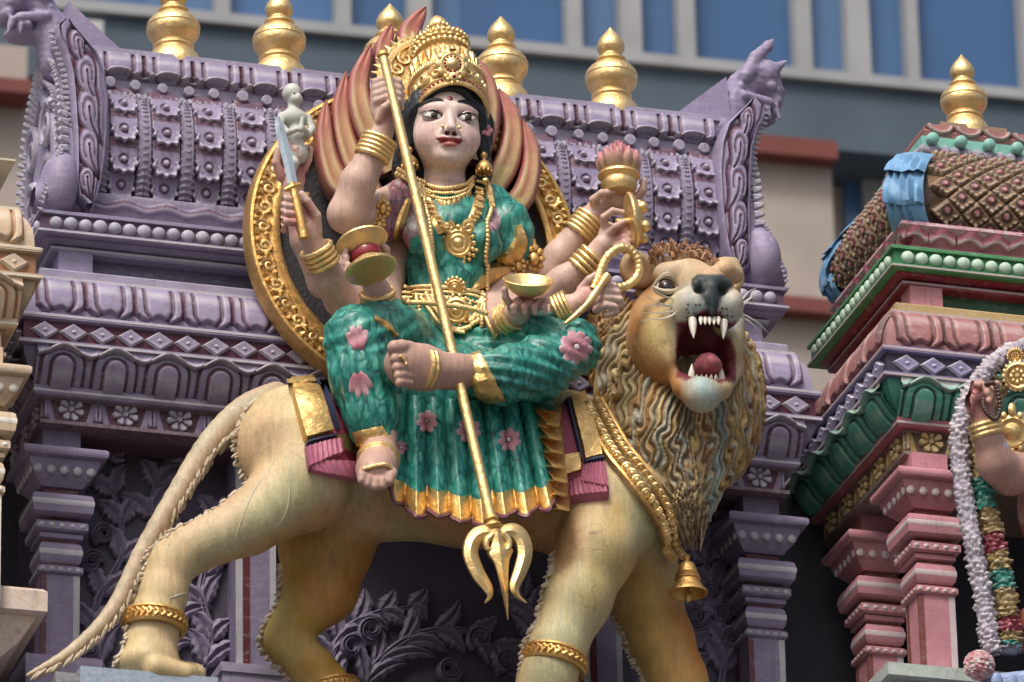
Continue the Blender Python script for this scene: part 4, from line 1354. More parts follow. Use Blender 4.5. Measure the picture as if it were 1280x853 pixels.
# near hind leg
s.ell(q(372, 560, -0.08), (0.195, 0.125, 0.20), None, 0.05)
s.chain([q(375, 560, -0.10), q(380, 606, -0.13), q(310, 655, YN), q(232, 690, YN), q(213, 706, YN)], [0.165, 0.142, 0.092, 0.073, 0.071], 0.025)
s.chain([q(213, 706, YN), q(202, 745, YN), q(194, 775, YN), q(188, 812, YN)], [0.072, 0.074, 0.076, 0.080], 0.02)
s.cone(q(226, 682, YN), q(206, 702, YN), 0.028, 0.032, 0.02)
s.ell(q(185, 830, YN - 0.01), (0.095, 0.085, 0.055), None, 0.03)
for i, (dx, dy) in enumerate(((214, -0.045), (226, -0.005), (236, 0.03), (222, -0.075))):
    s.cone(q(195, 836, YN + dy), q(dx + 8, 843, YN + dy), 0.040, 0.034, 0.012)
# far hind leg
s.chain([q(420, 630, YF - .02), q(408, 680, YF), q(400, 735, YF), q(364, 786, YF), q(356, 800, YF)], [0.16, 0.145, 0.115, 0.070, 0.066], 0.03)
s.chain([q(356, 800, YF), q(392, 838, YF), q(412, 862, YF), q(425, 885, YF)], [0.070, 0.066, 0.066, 0.07], 0.03)
s.ell(q(440, 898, YF - .03), (0.11, 0.085, 0.055), None, 0.03)
# near front leg
s.ell(q(765, 628, -0.07), (0.155, 0.13, 0.20), None, 0.06)
s.chain([q(762, 640, -0.10), q(744, 690, YN), q(722, 750, YN), q(694, 815, YN), q(683, 850, YN), q(676, 880, YN)], [0.15, 0.118, 0.098, 0.086, 0.082, 0.085], 0.04)
s.ell(q(684, 893, YN - 0.03), (0.105, 0.10, 0.055), None, 0.03)
# far front leg
s.chain([q(790, 660, YF - .03), q(806, 745, YF), q(826, 800, YF), q(846, 850, YF), q(856, 890, YF)], [0.15, 0.105, 0.094, 0.086, 0.086], 0.05)
s.ell(q(875, 925, YF - .03), (0.105, 0.09, 0.055), None, 0.03)
# chest, neck
s.ell(q(815, 600, 0.0), (0.16, 0.17, 0.22), None, 0.06)
s.ell(q(830, 500, 0.05), (0.22, 0.20, 0.26), None, 0.06)
# ---- head
s.ell(q(850, 412, -0.10), (0.170, 0.165, 0.160), None, 0.04)
s.ell(q(822, 432, -0.17), (0.098, 0.13, 0.135), None, 0.05)                # cheeks
s.ell(q(904, 422, -0.11), (0.056, 0.14, 0.135), None, 0.04)
s.cone(q(862, 358, -0.16), q(888, 358, -0.36), 0.088, 0.056, 0.05)         # bridge of the nose
s.ell(q(870, 384, -0.345), (0.074, 0.085, 0.066), None, 0.02)              # muzzle pads
s.ell(q(908, 386, -0.335), (0.050, 0.085, 0.062), None, 0.02)
s.ell(q(850, 398, -0.28), (0.065, 0.08, 0.075), None, 0.03)
s.cone(q(832, 344, -0.235), q(858, 338, -0.25), 0.040, 0.036, 0.02)        # brow
s.cone(q(905, 338, -0.23), q(918, 344, -0.20), 0.034, 0.030, 0.02)
s.ell(q(836, 452, -0.20), (0.060, 0.11, 0.080), None, 0.05)                 # jaw sides
s.ell(q(905, 448, -0.17), (0.046, 0.11, 0.080), None, 0.04)
s.chain([q(846, 462, -0.20), q(856, 484, -0.30), q(876, 494, -0.345), q(900, 486, -0.30), q(915, 462, -0.18)], [0.042, 0.036, 0.044, 0.034, 0.038], 0.02)
s.ell(q(878, 493, -0.345), (0.062, 0.056, 0.056), None, 0.02)              # chin
# mouth: carve
s.ell(q(883, 439, -0.33), (0.086, 0.16, 0.112), None, 0.010, 'sub')
s.ell(q(881, 454, -0.27), (0.082, 0.17, 0.080), None, 0.010, 'sub')
# nose leather
s.ell(q(889, 354, -0.388), (0.058, 0.036, 0.026), None, 0.012)
s.cone(q(889, 362, -0.405), q(890, 392, -0.412), 0.028, 0.010, 0.008)
for dx, dd in ((-14, 0), (15, 0.008)):
    s.ell(q(889 + dx, 362, -0.425 + dd), (0.020, 0.030, 0.013), None, 0.006, 'sub')
    s.ell(q(889 + dx * 1.35, 356, -0.405 + dd), (0.015, 0.018, 0.018), None, 0.006)
s.cone(q(890, 370, -0.45), q(891, 398, -0.45), 0.006, 0.007, 0.004, 'sub')
# eye sockets
s.ell(q(831, 359, -0.300), (0.040, 0.03, 0.032), None, 0.012, 'sub')
# ears
for ex, ey, eY, sx in ((797, 338, -0.06, -1), (908, 345, -0.02, 1)):
    s.ell(q(ex, ey, eY), (0.060, 0.028, 0.066), None, 0.012)
    s.cone(q(ex, ey, eY), q(ex + sx * 13, ey - 24, eY), 0.050, 0.006, 0.012, sq=((0, 1, 0), 0.5))
    s.ell(q(ex + sx * 0, ey - 2, eY - 0.030), (0.042, 0.026, 0.050), None, 0.01, 'sub')
# dewclaw fold, elbow fold, skin creases
s.chain([q(700, 688, -0.235), q(716, 682, -0.258), q(734, 676, -0.270)], [0.012, 0.010, 0.006], 0.012, 'sub')
s.chain([q(452, 612, -0.19), q(440, 650, -0.20), q(425, 672, -0.19)], [0.010, 0.012, 0.008], 0.03, 'sub')
s.chain([q(390, 765, 0.02), q(398, 778, 0.03), q(396, 796, 0.05)], [0.010, 0.010, 0.006], 0.012, 'sub')
s.chain([q(826, 400, -0.30), q(832, 430, -0.30), q(838, 462, -0.29)], [0.007, 0.009, 0.006], 0.016, 'sub')
s.chain([q(432, 500, 0.02), q(430, 520, 0.0)], [0.02, 0.02], 0.05)
V, F = s.mesh()
V = relax(V, F, 2, 0.5)
NL = normals(V, F)
LIONB = bvh_of(V, F)
PXl, PYl = projn(V)
def stroke(col, cc, pts, rad, strength, soft=0.6, ymin=-9):
    """brush: airbrushed paint along photo points"""
    d = np.full(len(PXl), 1e9)
    for x, y in pts:
        d = np.minimum(d, np.hypot(PXl - x, PYl - y))
    w = strength * np.clip(1 - d / rad, 0, 1) ** soft
    w = w * (0.95 + 0.3 * vnoise(V, 22.0, rad))
    w = (np.clip(w, 0, 1) * (1 if ymin < -5 else sstep(ymin - 0.07, ymin + 0.07, V[:, 1])))[:, None]
    return col * (1 - w) + np.array(cc) * w
def seg_pts(*pts):
    return [tuple(p) for p in smooth_poly(pts, 24)]
col = np.tile(np.array([0.50, 0.395, 0.205]), (len(V), 1))
n1 = vnoise(V, 9.0, 0.3)[:, None]
col = col * (1 - np.clip(n1, 0, 1) * 0.5) + np.array([0.42, 0.40, 0.26]) * np.clip(n1, 0, 1) * 0.5
n2 = vnoise(V, 14.0, 2.3)[:, None]
col = col * (1 - np.clip(n2, 0, 1) * 0.45) + np.array([0.52, 0.31, 0.20]) * np.clip(n2, 0, 1) * 0.45
ORG, GRN, PNK, CRM, YEL = (0.44, 0.165, 0.030), (0.36, 0.40, 0.23), (0.54, 0.31, 0.21), (0.56, 0.46, 0.28), (0.48, 0.28, 0.045)
col = stroke(col, ORG, seg_pts((430, 640), (350, 682), (280, 715)), 26, 0.55)
col = stroke(col, GRN, seg_pts((385, 600), (330, 640), (260, 670)), 34, 0.6)
col = stroke(col, PNK, seg_pts((330, 540), (290, 610), (240, 660)), 40, 0.45)
col = stroke(col, CRM, seg_pts((420, 510), (400, 560), (440, 600)), 45, 0.6)
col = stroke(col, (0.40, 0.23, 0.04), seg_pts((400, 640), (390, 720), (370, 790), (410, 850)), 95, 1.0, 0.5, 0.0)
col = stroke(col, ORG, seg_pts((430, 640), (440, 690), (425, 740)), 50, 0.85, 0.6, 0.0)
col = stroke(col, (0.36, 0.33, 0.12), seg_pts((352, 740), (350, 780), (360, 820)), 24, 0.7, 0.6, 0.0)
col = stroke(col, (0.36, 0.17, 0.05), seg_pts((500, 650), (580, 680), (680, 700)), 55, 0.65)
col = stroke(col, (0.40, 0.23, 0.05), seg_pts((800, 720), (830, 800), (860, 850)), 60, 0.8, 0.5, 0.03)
col = stroke(col, ORG, seg_pts((560, 640), (620, 660), (690, 640)), 60, 0.5)
col = stroke(col, GRN, seg_pts((500, 665), (600, 705), (680, 725)), 30, 0.45)
col = stroke(col, GRN, seg_pts((760, 690), (720, 760), (690, 840)), 34, 0.65)
col = stroke(col, YEL, seg_pts((770, 640), (760, 690), (745, 740)), 30, 0.45)
col = stroke(col, GRN, seg_pts((800, 620), (815, 680)), 30, 0.5)
col = stroke(col, ORG, seg_pts((850, 770), (870, 830)), 34, 0.8)
col = stroke(col, YEL, seg_pts((800, 720), (815, 790), (840, 850)), 40, 0.6)
# face paint
col = stroke(col, (0.40, 0.185, 0.07), seg_pts((800, 350), (792, 400), (800, 450), (840, 490)), 40, 0.95)
col = stroke(col, (0.40, 0.33, 0.11), seg_pts((818, 405), (815, 445)), 24, 0.75)
col = stroke(col, (0.46, 0.20, 0.06), seg_pts((815, 455), (835, 470)), 18, 0.5)
col = stroke(col, (0.36, 0.16, 0.05), seg_pts((800, 450), (825, 478), (850, 498)), 24, 0.6)
col = stroke(col, (0.50, 0.30, 0.18), seg_pts((790, 345), (810, 335), (905, 340)), 24, 0.6)
col = stroke(col, (0.46, 0.38, 0.25), seg_pts((830, 340), (860, 345), (865, 370)), 20, 0.8)
WH = (0.50, 0.53, 0.50)
front = (V[:, 1] < -0.20)
cw = stroke(col, WH, seg_pts((868, 378), (866, 396)), 30, 1.0, 0.5); col = np.where(front[:, None], cw, col)
cw = stroke(col, WH, seg_pts((910, 380), (912, 396)), 22, 1.0, 0.5); col = np.where(front[:, None], cw, col)
cw = stroke(col, (0.26, 0.40, 0.42), seg_pts((878, 388), (880, 398)), 14, 0.7); col = np.where(front[:, None], cw, col)
cw = stroke(col, (0.30, 0.40, 0.38), seg_pts((876, 482), (880, 495)), 25, 1.0, 0.5); col = np.where(front[:, None], cw, col)
# nose leather, black-green
nz = (V[:, 1] < -0.33) & (PYl < 398) & (PYl > 343) & (np.abs(PXl - 890) < np.interp(PYl, [342, 349, 362, 374, 396], [17, 26, 25, 11, 4]))
col[nz] = (0.030, 0.042, 0.044)
# inside of the mouth
mc = ((V - q(883, 444, -0.33)) / np.array([0.088, 0.19, 0.118]))
inm = (np.sum(mc ** 2, 1) < 1.02) & (PXl > 843) & (PXl < 922) & (PYl > 398) & (PYl < 482) & ~nz
md = ((V - q(883, 439, -0.33)) / np.array([0.086, 0.16, 0.112])); me_ = ((V - q(881, 454, -0.27)) / np.array([0.082, 0.17, 0.080]))
inm = (np.minimum(np.sum(md ** 2, 1), np.sum(me_ ** 2, 1)) < 1.10) & ~nz
inm |= (np.minimum(np.sum(md ** 2, 1), np.sum(me_ ** 2, 1)) < 1.9) & (V[:, 1] > -0.36) & (PXl > 845) & (PXl < 920) & (PYl > 402) & (PYl < 478)
col[inm] = (0.13, 0.018, 0.024)
# dark lip line round the mouth
ln = (np.minimum(np.sum(md ** 2, 1), np.sum(me_ ** 2, 1)) < 1.24) & ~inm & ~nz
col[ln] = (0.17, 0.05, 0.045)
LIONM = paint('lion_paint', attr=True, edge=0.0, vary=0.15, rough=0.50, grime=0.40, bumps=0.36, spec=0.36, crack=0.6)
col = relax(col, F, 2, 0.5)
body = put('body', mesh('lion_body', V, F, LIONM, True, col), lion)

# ---- eye
EYE = paint('eye_enamel', (0.012, 0.012, 0.012), rough=0.12, edge=0, grime=0, bumps=0, vary=0.02, spec=0.8)
EYW = paint('eye_white', (0.62, 0.58, 0.48), rough=0.2, edge=0, grime=0.05, bumps=0, vary=0.05, spec=0.6)
e = Vector(q(831, 360, -0.285)); vdir = (CAM - e).normalized()
m = MB(); m.blob(e, (0.038, 0.030, 0.029), 12); eyeo = m.build('eye', EYW, lion)
m = MB(); m.blob(e + Vector((0.001, -0.0115, -0.003)), (0.0305, 0.0245, 0.0285), 12); m.build('iris', paint('iris_brown', (0.035, 0.018, 0.007), rough=0.3, edge=0, grime=0, bumps=0, spec=0.25), eyeo)
m = MB(); m.blob(e + Vector((-0.001, -0.0290, -0.009)), (0.0165, 0.0085, 0.0175), 10); m.build('pupil', EYE, eyeo)
LIDM = paint('lid_paint', (0.42, 0.34, 0.22), edge=0.1)
m = MB()
for up in (1, -1):
    pts = []
    for i in range(11):
        t = i / 10 * 2 - 1
        pts.append(e + Vector((t * 0.042, -0.024 + 0.022 * t * t - 0.006, up * (0.031 if up > 0 else 0.027) * (1 - t * t) + 0.004 * t)))
    m.tube(pts, [0.004 + 0.0065 * (1 - abs(i / 5 - 1)) for i in range(11)], 6)
m.build('eyelid', LIDM, lion)

# ---- teeth, tongue
TOOTH = paint('tooth_ivory', (0.66, 0.62, 0.52), rough=0.3, edge=0, grime=0.06, bumps=0.05, spec=0.5)
def tooth(x, y, Y, L, r, dn=1, tx=0):
    m_ = MB()
    a = Vector(q(x, y, Y)); b = Vector(q(x + tx, y + dn * L, Y - 0.01))
    m_.tube([a - (b - a) * 0.35, a, a.lerp(b, 0.5), b], [r * 0.95, r, r * 0.7, r * 0.08], 10)
    m_.build('tooth', TOOTH, lion)
tooth(866, 405, -0.385, 18, 0.0135, 1, 1); tooth(905, 407, -0.375, 17, 0.0125, 1, -1)
for x in (876, 881.5, 887, 892.5, 898):
    tooth(x, 400, -0.40, 6.5, 0.0075)
tooth(864, 474, -0.325, 19, 0.013, -1, 1); tooth(902, 475, -0.305, 18, 0.012, -1, -1)
for x in (871, 877, 883, 889, 895):
    tooth(x, 474, -0.345, 6, 0.0065, -1)
ts = Sculpt(q(882, 455, -0.28) - 0.16, q(882, 455, -0.28) + 0.16, 0.006)
ts.ell(q(881, 468, -0.25), (0.046, 0.105, 0.026), None, 0.01)
ts.ell(q(883, 456, -0.30), (0.036, 0.055, 0.034), None, 0.02)
ts.cone(q(882, 440, -0.34), q(882, 462, -0.34), 0.004, 0.004, 0.012, 'sub')
tv, tf = ts.mesh()
put('tongue', mesh('tongue', tv, tf, paint('tongue_pink', (0.42, 0.12, 0.14), edge=0.0, rough=0.45, bumps=0.35)), lion)
# gums along the jaw
m = MB()
m.tube([q(*p) for p in smooth_poly([(851, 470, -.24), (857, 477, -.31), (882, 479, -.350), (906, 477, -.29), (914, 466, -.2)], 16)], 0.011, 8)
m.build('gum', paint('gum_red', (0.30, 0.08, 0.07), edge=0, rough=0.3), lion)
# beard paint ridges on the chin
# whisker spots
rs_ = random.Random(11)
for i in range(20):
    x, y = (rs_.uniform(856, 882), rs_.uniform(380, 401)) if i < 12 else (rs_.uniform(900, 918), rs_.uniform(380, 402))
    p = hit(LIONB, x, y, 0.0)
    if p is not None and p.y < -0.28:
        m = MB(); m.blob(p, (0.0042, 0.003, 0.0036), 4); m.build('whisker_spot', paint('spot_dark', (0.05, 0.05, 0.05), edge=0), lion)
# whiskers
WHI = paint('whisker_white', (0.60, 0.56, 0.48), edge=0, grime=0.05, bumps=0)
for a, b, c in (((851, 376), (835, 372), (813, 361)), ((849, 381), (830, 381), (807, 371)), ((848, 385), (828, 382), (803, 382)), ((849, 388), (828, 391), (804, 391)), ((850, 391), (828, 398), (801, 401)), ((851, 386), (838, 396), (822, 400)),
                ((925, 378), (936, 365), (946, 360)), ((926, 381), (938, 372), (943, 363)), ((926, 384), (940, 372), (941, 380)), ((926, 392), (945, 402), (961, 417)), ((926, 395), (945, 410), (958, 430))):
    m = MB()
    m.tube([P(*p, Y) for p, Y in zip(smooth_poly([a, b, c], 8), np.linspace(-0.34, -0.38 if a[0] < 900 else -0.28, 8))], [0.0036 * (1 - 0.75 * i / 7) for i in range(8)], 5)
    m.build('whisker', WHI, lion)

# ---- fringes of clay fur along the legs
FUR = paint('fringe_clay', (0.43, 0.35, 0.24), edge=0.3, edgecol=(0.56, 0.50, 0.40))
def fringe(pts, Y, n, r, par, out=(-1, 0.6), jitter=0.3, name='fur_fringe'):
    m_ = MB()
    for i, p in enumerate(smooth_poly(pts, n)):
        hh = None
        for dx in range(-16, 44, 2):                     # find the edge of the limb at this height
            hh = hit(LIONB, p[0] + dx, p[1], 0)
            if hh is not None and abs(hh.y - Y) < 0.16: break
            hh = None
        if hh is None: continue
        p = (p[0] + dx, p[1]); Y_ = hh.y
        a = P(p[0] + 2, p[1], Y_); b = P(p[0] + out[0] * 5 * rng.uniform(.3, 1.5), p[1] + out[1] * 6 * rng.uniform(.2, 1.8), Y_ + rng.uniform(-0.016, 0.004))
        k = rng.uniform(0.55, 1.25)
        m_.tube([a, a.lerp(b, 0.6), b], [r * k, r * k * 0.85, r * 0.35], 6)
    o_ = m_.build(name, FUR, par)
    o_['kind'] = 'stuff'
    return o_
fringe([(307, 500), (297, 530), (287, 575), (262, 630), (232, 662), (198, 690), (186, 705), (180, 735), (170, 765), (158, 790), (148, 815), (146, 830)], -0.155, 110, 0.009, lion)
fringe([(331, 706), (344, 716), (350, 745), (343, 770), (331, 795), (340, 820), (362, 848)], 0.125, 60, 0.009, lion)
fringe([(697, 690), (688, 722), (677, 765), (668, 800), (655, 835)], -0.165, 56, 0.009, lion, out=(-1, 0.3))
fringe([(768, 768), (786, 792), (798, 818), (812, 852)], 0.10, 44, 0.009, lion, out=(-1, 0.3))
# ---- veins on the thigh
VEI = paint('vein_paint', (0.43, 0.42, 0.27), edge=0.2)
for pts in ([(355, 560), (330, 595), (313, 622), (300, 655), (290, 690)], [(355, 560), (362, 600), (358, 640), (340, 665)], [(300, 705), (262, 730), (212, 748)], [(318, 690), (280, 720), (240, 735)], [(704, 742), (700, 780), (712, 812)]):
    m = MB()
    pp = [hit(LIONB, x, y, -0.001) for x, y in smooth_poly(pts, 20)]
    pp = [p for p in pp if p is not None]
    m.tube(pp, [0.0028 * math.sin(math.pi * (i + 1) / (len(pp) + 1)) + 0.0008 for i in range(len(pp))], 6)
    m.build('vein', VEI, lion)

# ---- tail
s = Sculpt(q(20, 860, -0.1) - 0.12, np.array([-0.70, 0.12, 9.75]), 0.0075)
tp = [(345, 500, 0.02), (305, 515, -0.02), (262, 555, -0.06), (224, 614, -0.10), (180, 688, -0.13), (140, 765, -0.15), (85, 818, -0.17), (33, 845, -0.18)]
tps = smooth_poly(tp, 30)
tr = [np.interp(i / 29, [0, .12, .3, .7, .9, 1], [0.056, 0.048, 0.037, 0.026, 0.017, 0.006]) for i in range(30)]
s.chain([q(*p) for p in tps], tr, 0.006)
V, F = s.mesh()
PXl, PYl = projn(V)
ct = np.tile(np.array([0.45, 0.35, 0.23]), (len(V), 1))
ct = stroke(ct, (0.44, 0.27, 0.16), [(p[0] + 6, p[1] + 6) for p in tps], 13, 0.6)
ct = stroke(ct, (0.36, 0.37, 0.27), [(p[0] - 12, p[1] - 4) for p in tps], 10, 0.5)
tail = put('tail', mesh('lion_tail', V, F, LIONM, True, ct), lion)
m = MB()
for i in range(190):
    t = rng.random()
    k = t * 28
    a, b = tps[int(k)], tps[int(k) + 1]
    u = k - int(k)
    c = [a[j] + (b[j] - a[j]) * u for j in range(3)]
    d = np.array([b[0] - a[0], b[1] - a[1]]); d = d / np.linalg.norm(d)
    nrm = np.array([-d[1], d[0]]) * -1                       # to the lower right side
    r_ = np.interp(t, [0, .12, .3, .7, .9, 1], [22, 19, 14.5, 10.5, 7, 3])
    off = rng.uniform(0.55, 1.0)
    p0 = np.array(c[:2]) + nrm * r_ * off
    p1 = p0 + nrm * 5 + d * rng.uniform(9, 16)
    dep = c[2] - 0.045 * (1 - off) * 2
    m.tube([P(p0[0], p0[1], dep), P(*(0.5 * (p0 + p1)), dep - 0.004), P(p1[0], p1[1], dep)], [0.003, 0.0050, 0.0015], 5)
o = m.build('fur_fringe', paint('tail_fur', (0.42, 0.33, 0.19), edge=0.15), tail); o['kind'] = 'stuff'

# ---- mane: one carved mass, its wavy locks cut into the surface
KEYS = [  # root, mid, mid, tip of the locks, going round the face from upper left under the jaw to upper right
    ((806, 330), (780, 346), (752, 384), (734, 432)),
    ((792, 350), (764, 384), (744, 430), (726, 478)),
    ((785, 390), (760, 426), (744, 474), (736, 522)),
    ((790, 430), (768, 470), (758, 522), (764, 575)),
    ((806, 468), (788, 512), (782, 565), (796, 618)),
    ((826, 496), (812, 545), (814, 600), (830, 655)),
    ((850, 510), (842, 560), (844, 620), (852, 680)),
    ((876, 520), (870, 570), (868, 625), (866, 682)),
    ((900, 505), (900, 560), (892, 615), (878, 664)),
    ((918, 475), (926, 530), (920, 590), (900, 640)),
    ((926, 440), (942, 500), (942, 560), (922, 614)),
    ((926, 400), (946, 455), (954, 520), (942, 588)),
    ((920, 366), (942, 405), (957, 470), (957, 548)),
]
ms = Sculpt((0.08, -0.42, 8.92), (1.02, 0.42, 10.12), 0.0046)
ms.ell(q(842, 455, 0.06), (0.235, 0.21, 0.235), None, 0.05)
ms.ell(q(806, 480, -0.03), (0.165, 0.16, 0.22), None, 0.05)
ms.ell(q(812, 545, -0.075), (0.12, 0.145, 0.20), None, 0.05)
ms.ell(q(880, 520, -0.04), (0.165, 0.17, 0.26), None, 0.05)
ms.ell(q(852, 600, -0.06), (0.115, 0.135, 0.19), None, 0.05)
ms.ell(q(912, 500, 0.02), (0.108, 0.15, 0.24), None, 0.05)
ms.cone(q(864, 610, -0.06), q(858, 668, -0.06), 0.09, 0.022, 0.04)
ms.ell(q(764, 425, 0.0), (0.085, 0.12, 0.17), None, 0.05)
ms.ell(q(858, 360, 0.05), (0.17, 0.12, 0.115), None, 0.05)
MV, MF = ms.mesh()
MV = relax(MV, MF, 2, 0.5)
from mathutils.kdtree import KDTree
NT, NSs = 320, 72
kd = KDTree(NT * NSs)
TS = []
for i in range(NT):
    x = i / (NT - 1) * (len(KEYS) - 1)
    k = min(int(x), len(KEYS) - 2); u = x - k
    K4 = [tuple(np.array(a_) * (1 - u) + np.array(b_) * u) for a_, b_ in zip(KEYS[k], KEYS[k + 1])]
    for j, p in enumerate(smooth_poly(K4, NSs)):
        kd.insert((p[0], p[1], 0), len(TS)); TS.append((i / (NT - 1), j / (NSs - 1)))
kd.balance()
mpx, mpy = projn(MV)
NM = normals(MV, MF)
fnd = [kd.find((float(x), float(y), 0)) for x, y in zip(mpx, mpy)]
tt = np.array([TS[f_[1]][0] for f_ in fnd]); ss = np.array([TS[f_[1]][1] for f_ in fnd]); dd0 = np.array([f_[2] for f_ in fnd])
# a little sub-cell smoothing so the locks run without steps
T3 = relax(np.stack([tt, ss, dd0], 1), MF, 14, 0.6); tt, ss = T3[:, 0], T3[:, 1]
NLK = 46
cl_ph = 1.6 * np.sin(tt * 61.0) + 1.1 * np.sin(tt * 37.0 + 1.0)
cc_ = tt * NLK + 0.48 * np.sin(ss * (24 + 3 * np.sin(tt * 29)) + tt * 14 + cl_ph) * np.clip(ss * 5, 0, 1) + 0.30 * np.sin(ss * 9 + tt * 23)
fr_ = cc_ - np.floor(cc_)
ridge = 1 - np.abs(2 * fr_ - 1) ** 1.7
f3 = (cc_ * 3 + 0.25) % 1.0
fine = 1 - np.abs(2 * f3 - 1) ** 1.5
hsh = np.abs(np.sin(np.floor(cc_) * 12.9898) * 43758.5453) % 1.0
hs2 = np.abs(np.sin(np.floor(cc_ * 3 + 0.25) * 78.233) * 43758.5453) % 1.0
backside = np.clip(1 - (NM @ np.array(fwd) + 0.25) / 0.3, 0, 1)
disp = (0.0165 * ridge + 0.0045 * fine + 0.008 * (hsh - 0.5)) * (0.35 + 0.65 * backside)
disp = disp * np.clip(1.25 - ss * 0.45, 0.3, 1)
MV2 = MV + NM * (disp - 0.010)[:, None]
PALM = np.array([(0.60, 0.52, 0.30), (0.58, 0.46, 0.22), (0.42, 0.25, 0.09), (0.42, 0.43, 0.33), (0.25, 0.33, 0.30), (0.54, 0.38, 0.13), (0.28, 0.13, 0.05), (0.50, 0.45, 0.30)])
side = np.clip(tt * 1.5 - 0.45, 0, 0.99)                                    # greyer on the near side, golden brown beyond
pick = (hsh * 0.6 + hs2 * 0.4)
iA = (pick * 5).astype(int) % 5; iB = np.array([0, 2, 5, 6, 2, 7])[(pick * 6).astype(int) % 6]
iB = np.where(hs2 > 0.7, 6, iB)
topc = np.where((side > hs2 * 0.9)[:, None], PALM[iB], PALM[iA])
topc = np.where((tt < 0.14)[:, None], PALM[np.where(hs2 > 0.5, 6, 2)], topc)
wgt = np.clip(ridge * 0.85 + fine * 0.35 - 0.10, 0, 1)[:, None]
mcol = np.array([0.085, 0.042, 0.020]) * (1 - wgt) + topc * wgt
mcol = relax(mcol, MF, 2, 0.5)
MANEM = paint('mane_paint', attr=True, edge=0.35, edgecol=(0.54, 0.47, 0.28), rough=0.5, grime=0.3, bumps=0.45)
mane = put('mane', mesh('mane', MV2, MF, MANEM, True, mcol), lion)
MANEB = bvh_of(MV2, MF)
CHESTB = type('Two', (), {'ray_cast': lambda self, o_, d, A=MANEB, B=LIONB: min([r_ for r_ in (A.ray_cast(o_, d), B.ray_cast(o_, d)) if r_[0] is not None], key=lambda r_: r_[3], default=(None, None, None, None))})()
rl = random.Random(5)
def lock(m_, pts, w, lift, wave, ph, col_, n=34):
    sp = smooth_poly(pts, n)
    P3 = []
    for i, (x, y) in enumerate(sp):
        t = i / (n - 1)
        d = np.array(sp[min(i + 1, n - 1)]) - np.array(sp[max(i - 1, 0)])
        d = d / (np.linalg.norm(d) + 1e-9)
        o_ = wave * math.sin(ph + t * math.hypot(pts[-1][0] - pts[0][0], pts[-1][1] - pts[0][1]) / 8.0) * min(1, t * 4)
        h_ = hit(CHESTB, x - d[1] * o_, y + d[0] * o_, lift)
        if h_ is None:
            if P3: h_ = P(x - d[1] * o_, y + d[0] * o_, P3[-1].y)
            else: continue
        if P3 and abs(h_.y - P3[-1].y) > 0.03: h_ = P(x - d[1] * o_, y + d[0] * o_, P3[-1].y + (0.012 if h_.y > P3[-1].y else -0.012))
        P3.append(h_)
    if len(P3) < 6: return
    k = len(P3)
    rad = [w * (0.55 + 0.45 * math.sin(math.pi * min(1, i / (k - 1) * 1.3 + 0.12))) * (1 if i < k - 5 else (k - i) / 5.5) for i in range(k)]
    m_.tube(P3, rad, 7, col_)
m = MB()
for i in range(0):                                                         # free locks over the carved ones, for a broken outline
    t = 0.10 + 0.80 * (i + rl.random()) / 46
    x = t * (len(KEYS) - 1); k = min(int(x), len(KEYS) - 2); u = x - k
    K4 = [tuple(np.array(a_) * (1 - u) + np.array(b_) * u) for a_, b_ in zip(KEYS[k], KEYS[k + 1])]
    full = smooth_poly(K4, 30)
    a0 = rl.uniform(0.15, 0.5); b0 = min(1.0, a0 + rl.uniform(0.3, 0.6))
    seg_ = [full[int(v)] for v in np.linspace(a0 * 29, b0 * 29, 7)]
    cl_ = tuple(PALM[rl.choice([0, 1, 5, 7, 2] if t < 0.6 else [5, 6, 2, 0])] * rl.uniform(0.85, 1.1))
    lock(m, seg_, rl.uniform(0.008, 0.012), 0.003, rl.uniform(2.2, 4.0), t * 25, cl_)
for i in range(110):                                                        # hair combed over the breast
    x = rl.uniform(800, 885); y = rl.uniform(600, 650)
    tx = 860 + (x - 850) * 0.45
    lock(m, [(x, y), ((x + tx) / 2 + rl.uniform(-3, 3), y + 18), (tx, min(690, y + rl.uniform(30, 50)))], 0.0045, 0.002, 0.6, 0, (0.34, 0.24, 0.11) if rl.random() < .5 else (0.10, 0.06, 0.035), 14)
o = m.build('loose_locks', MANEM, mane, True, True); o['kind'] = 'stuff'
# ginger curls on the brow
m = MB()
for i in range(120):
    t = rl.random()
    x = 812 + 78 * t; y = 333 - 17 * math.sin(math.pi * (0.15 + 0.75 * t)) + rl.uniform(-7, 9)
    p = P(x, y, -0.10 + rl.uniform(-0.02, 0.03))
    d = Vector((rl.uniform(-0.02, 0.012), rl.uniform(-0.02, 0), rl.uniform(0.008, 0.028)))
    m.tube([p, p + d * 0.5 + Vector((0, 0, 0.006)), p + d], [0.0068, 0.0062, 0.003], 5)
o = m.build('brow_curls', paint('ginger_curl', (0.34, 0.16, 0.085), edge=0.6, edgecol=(0.5, 0.36, 0.24)), lion); o['kind'] = 'stuff'

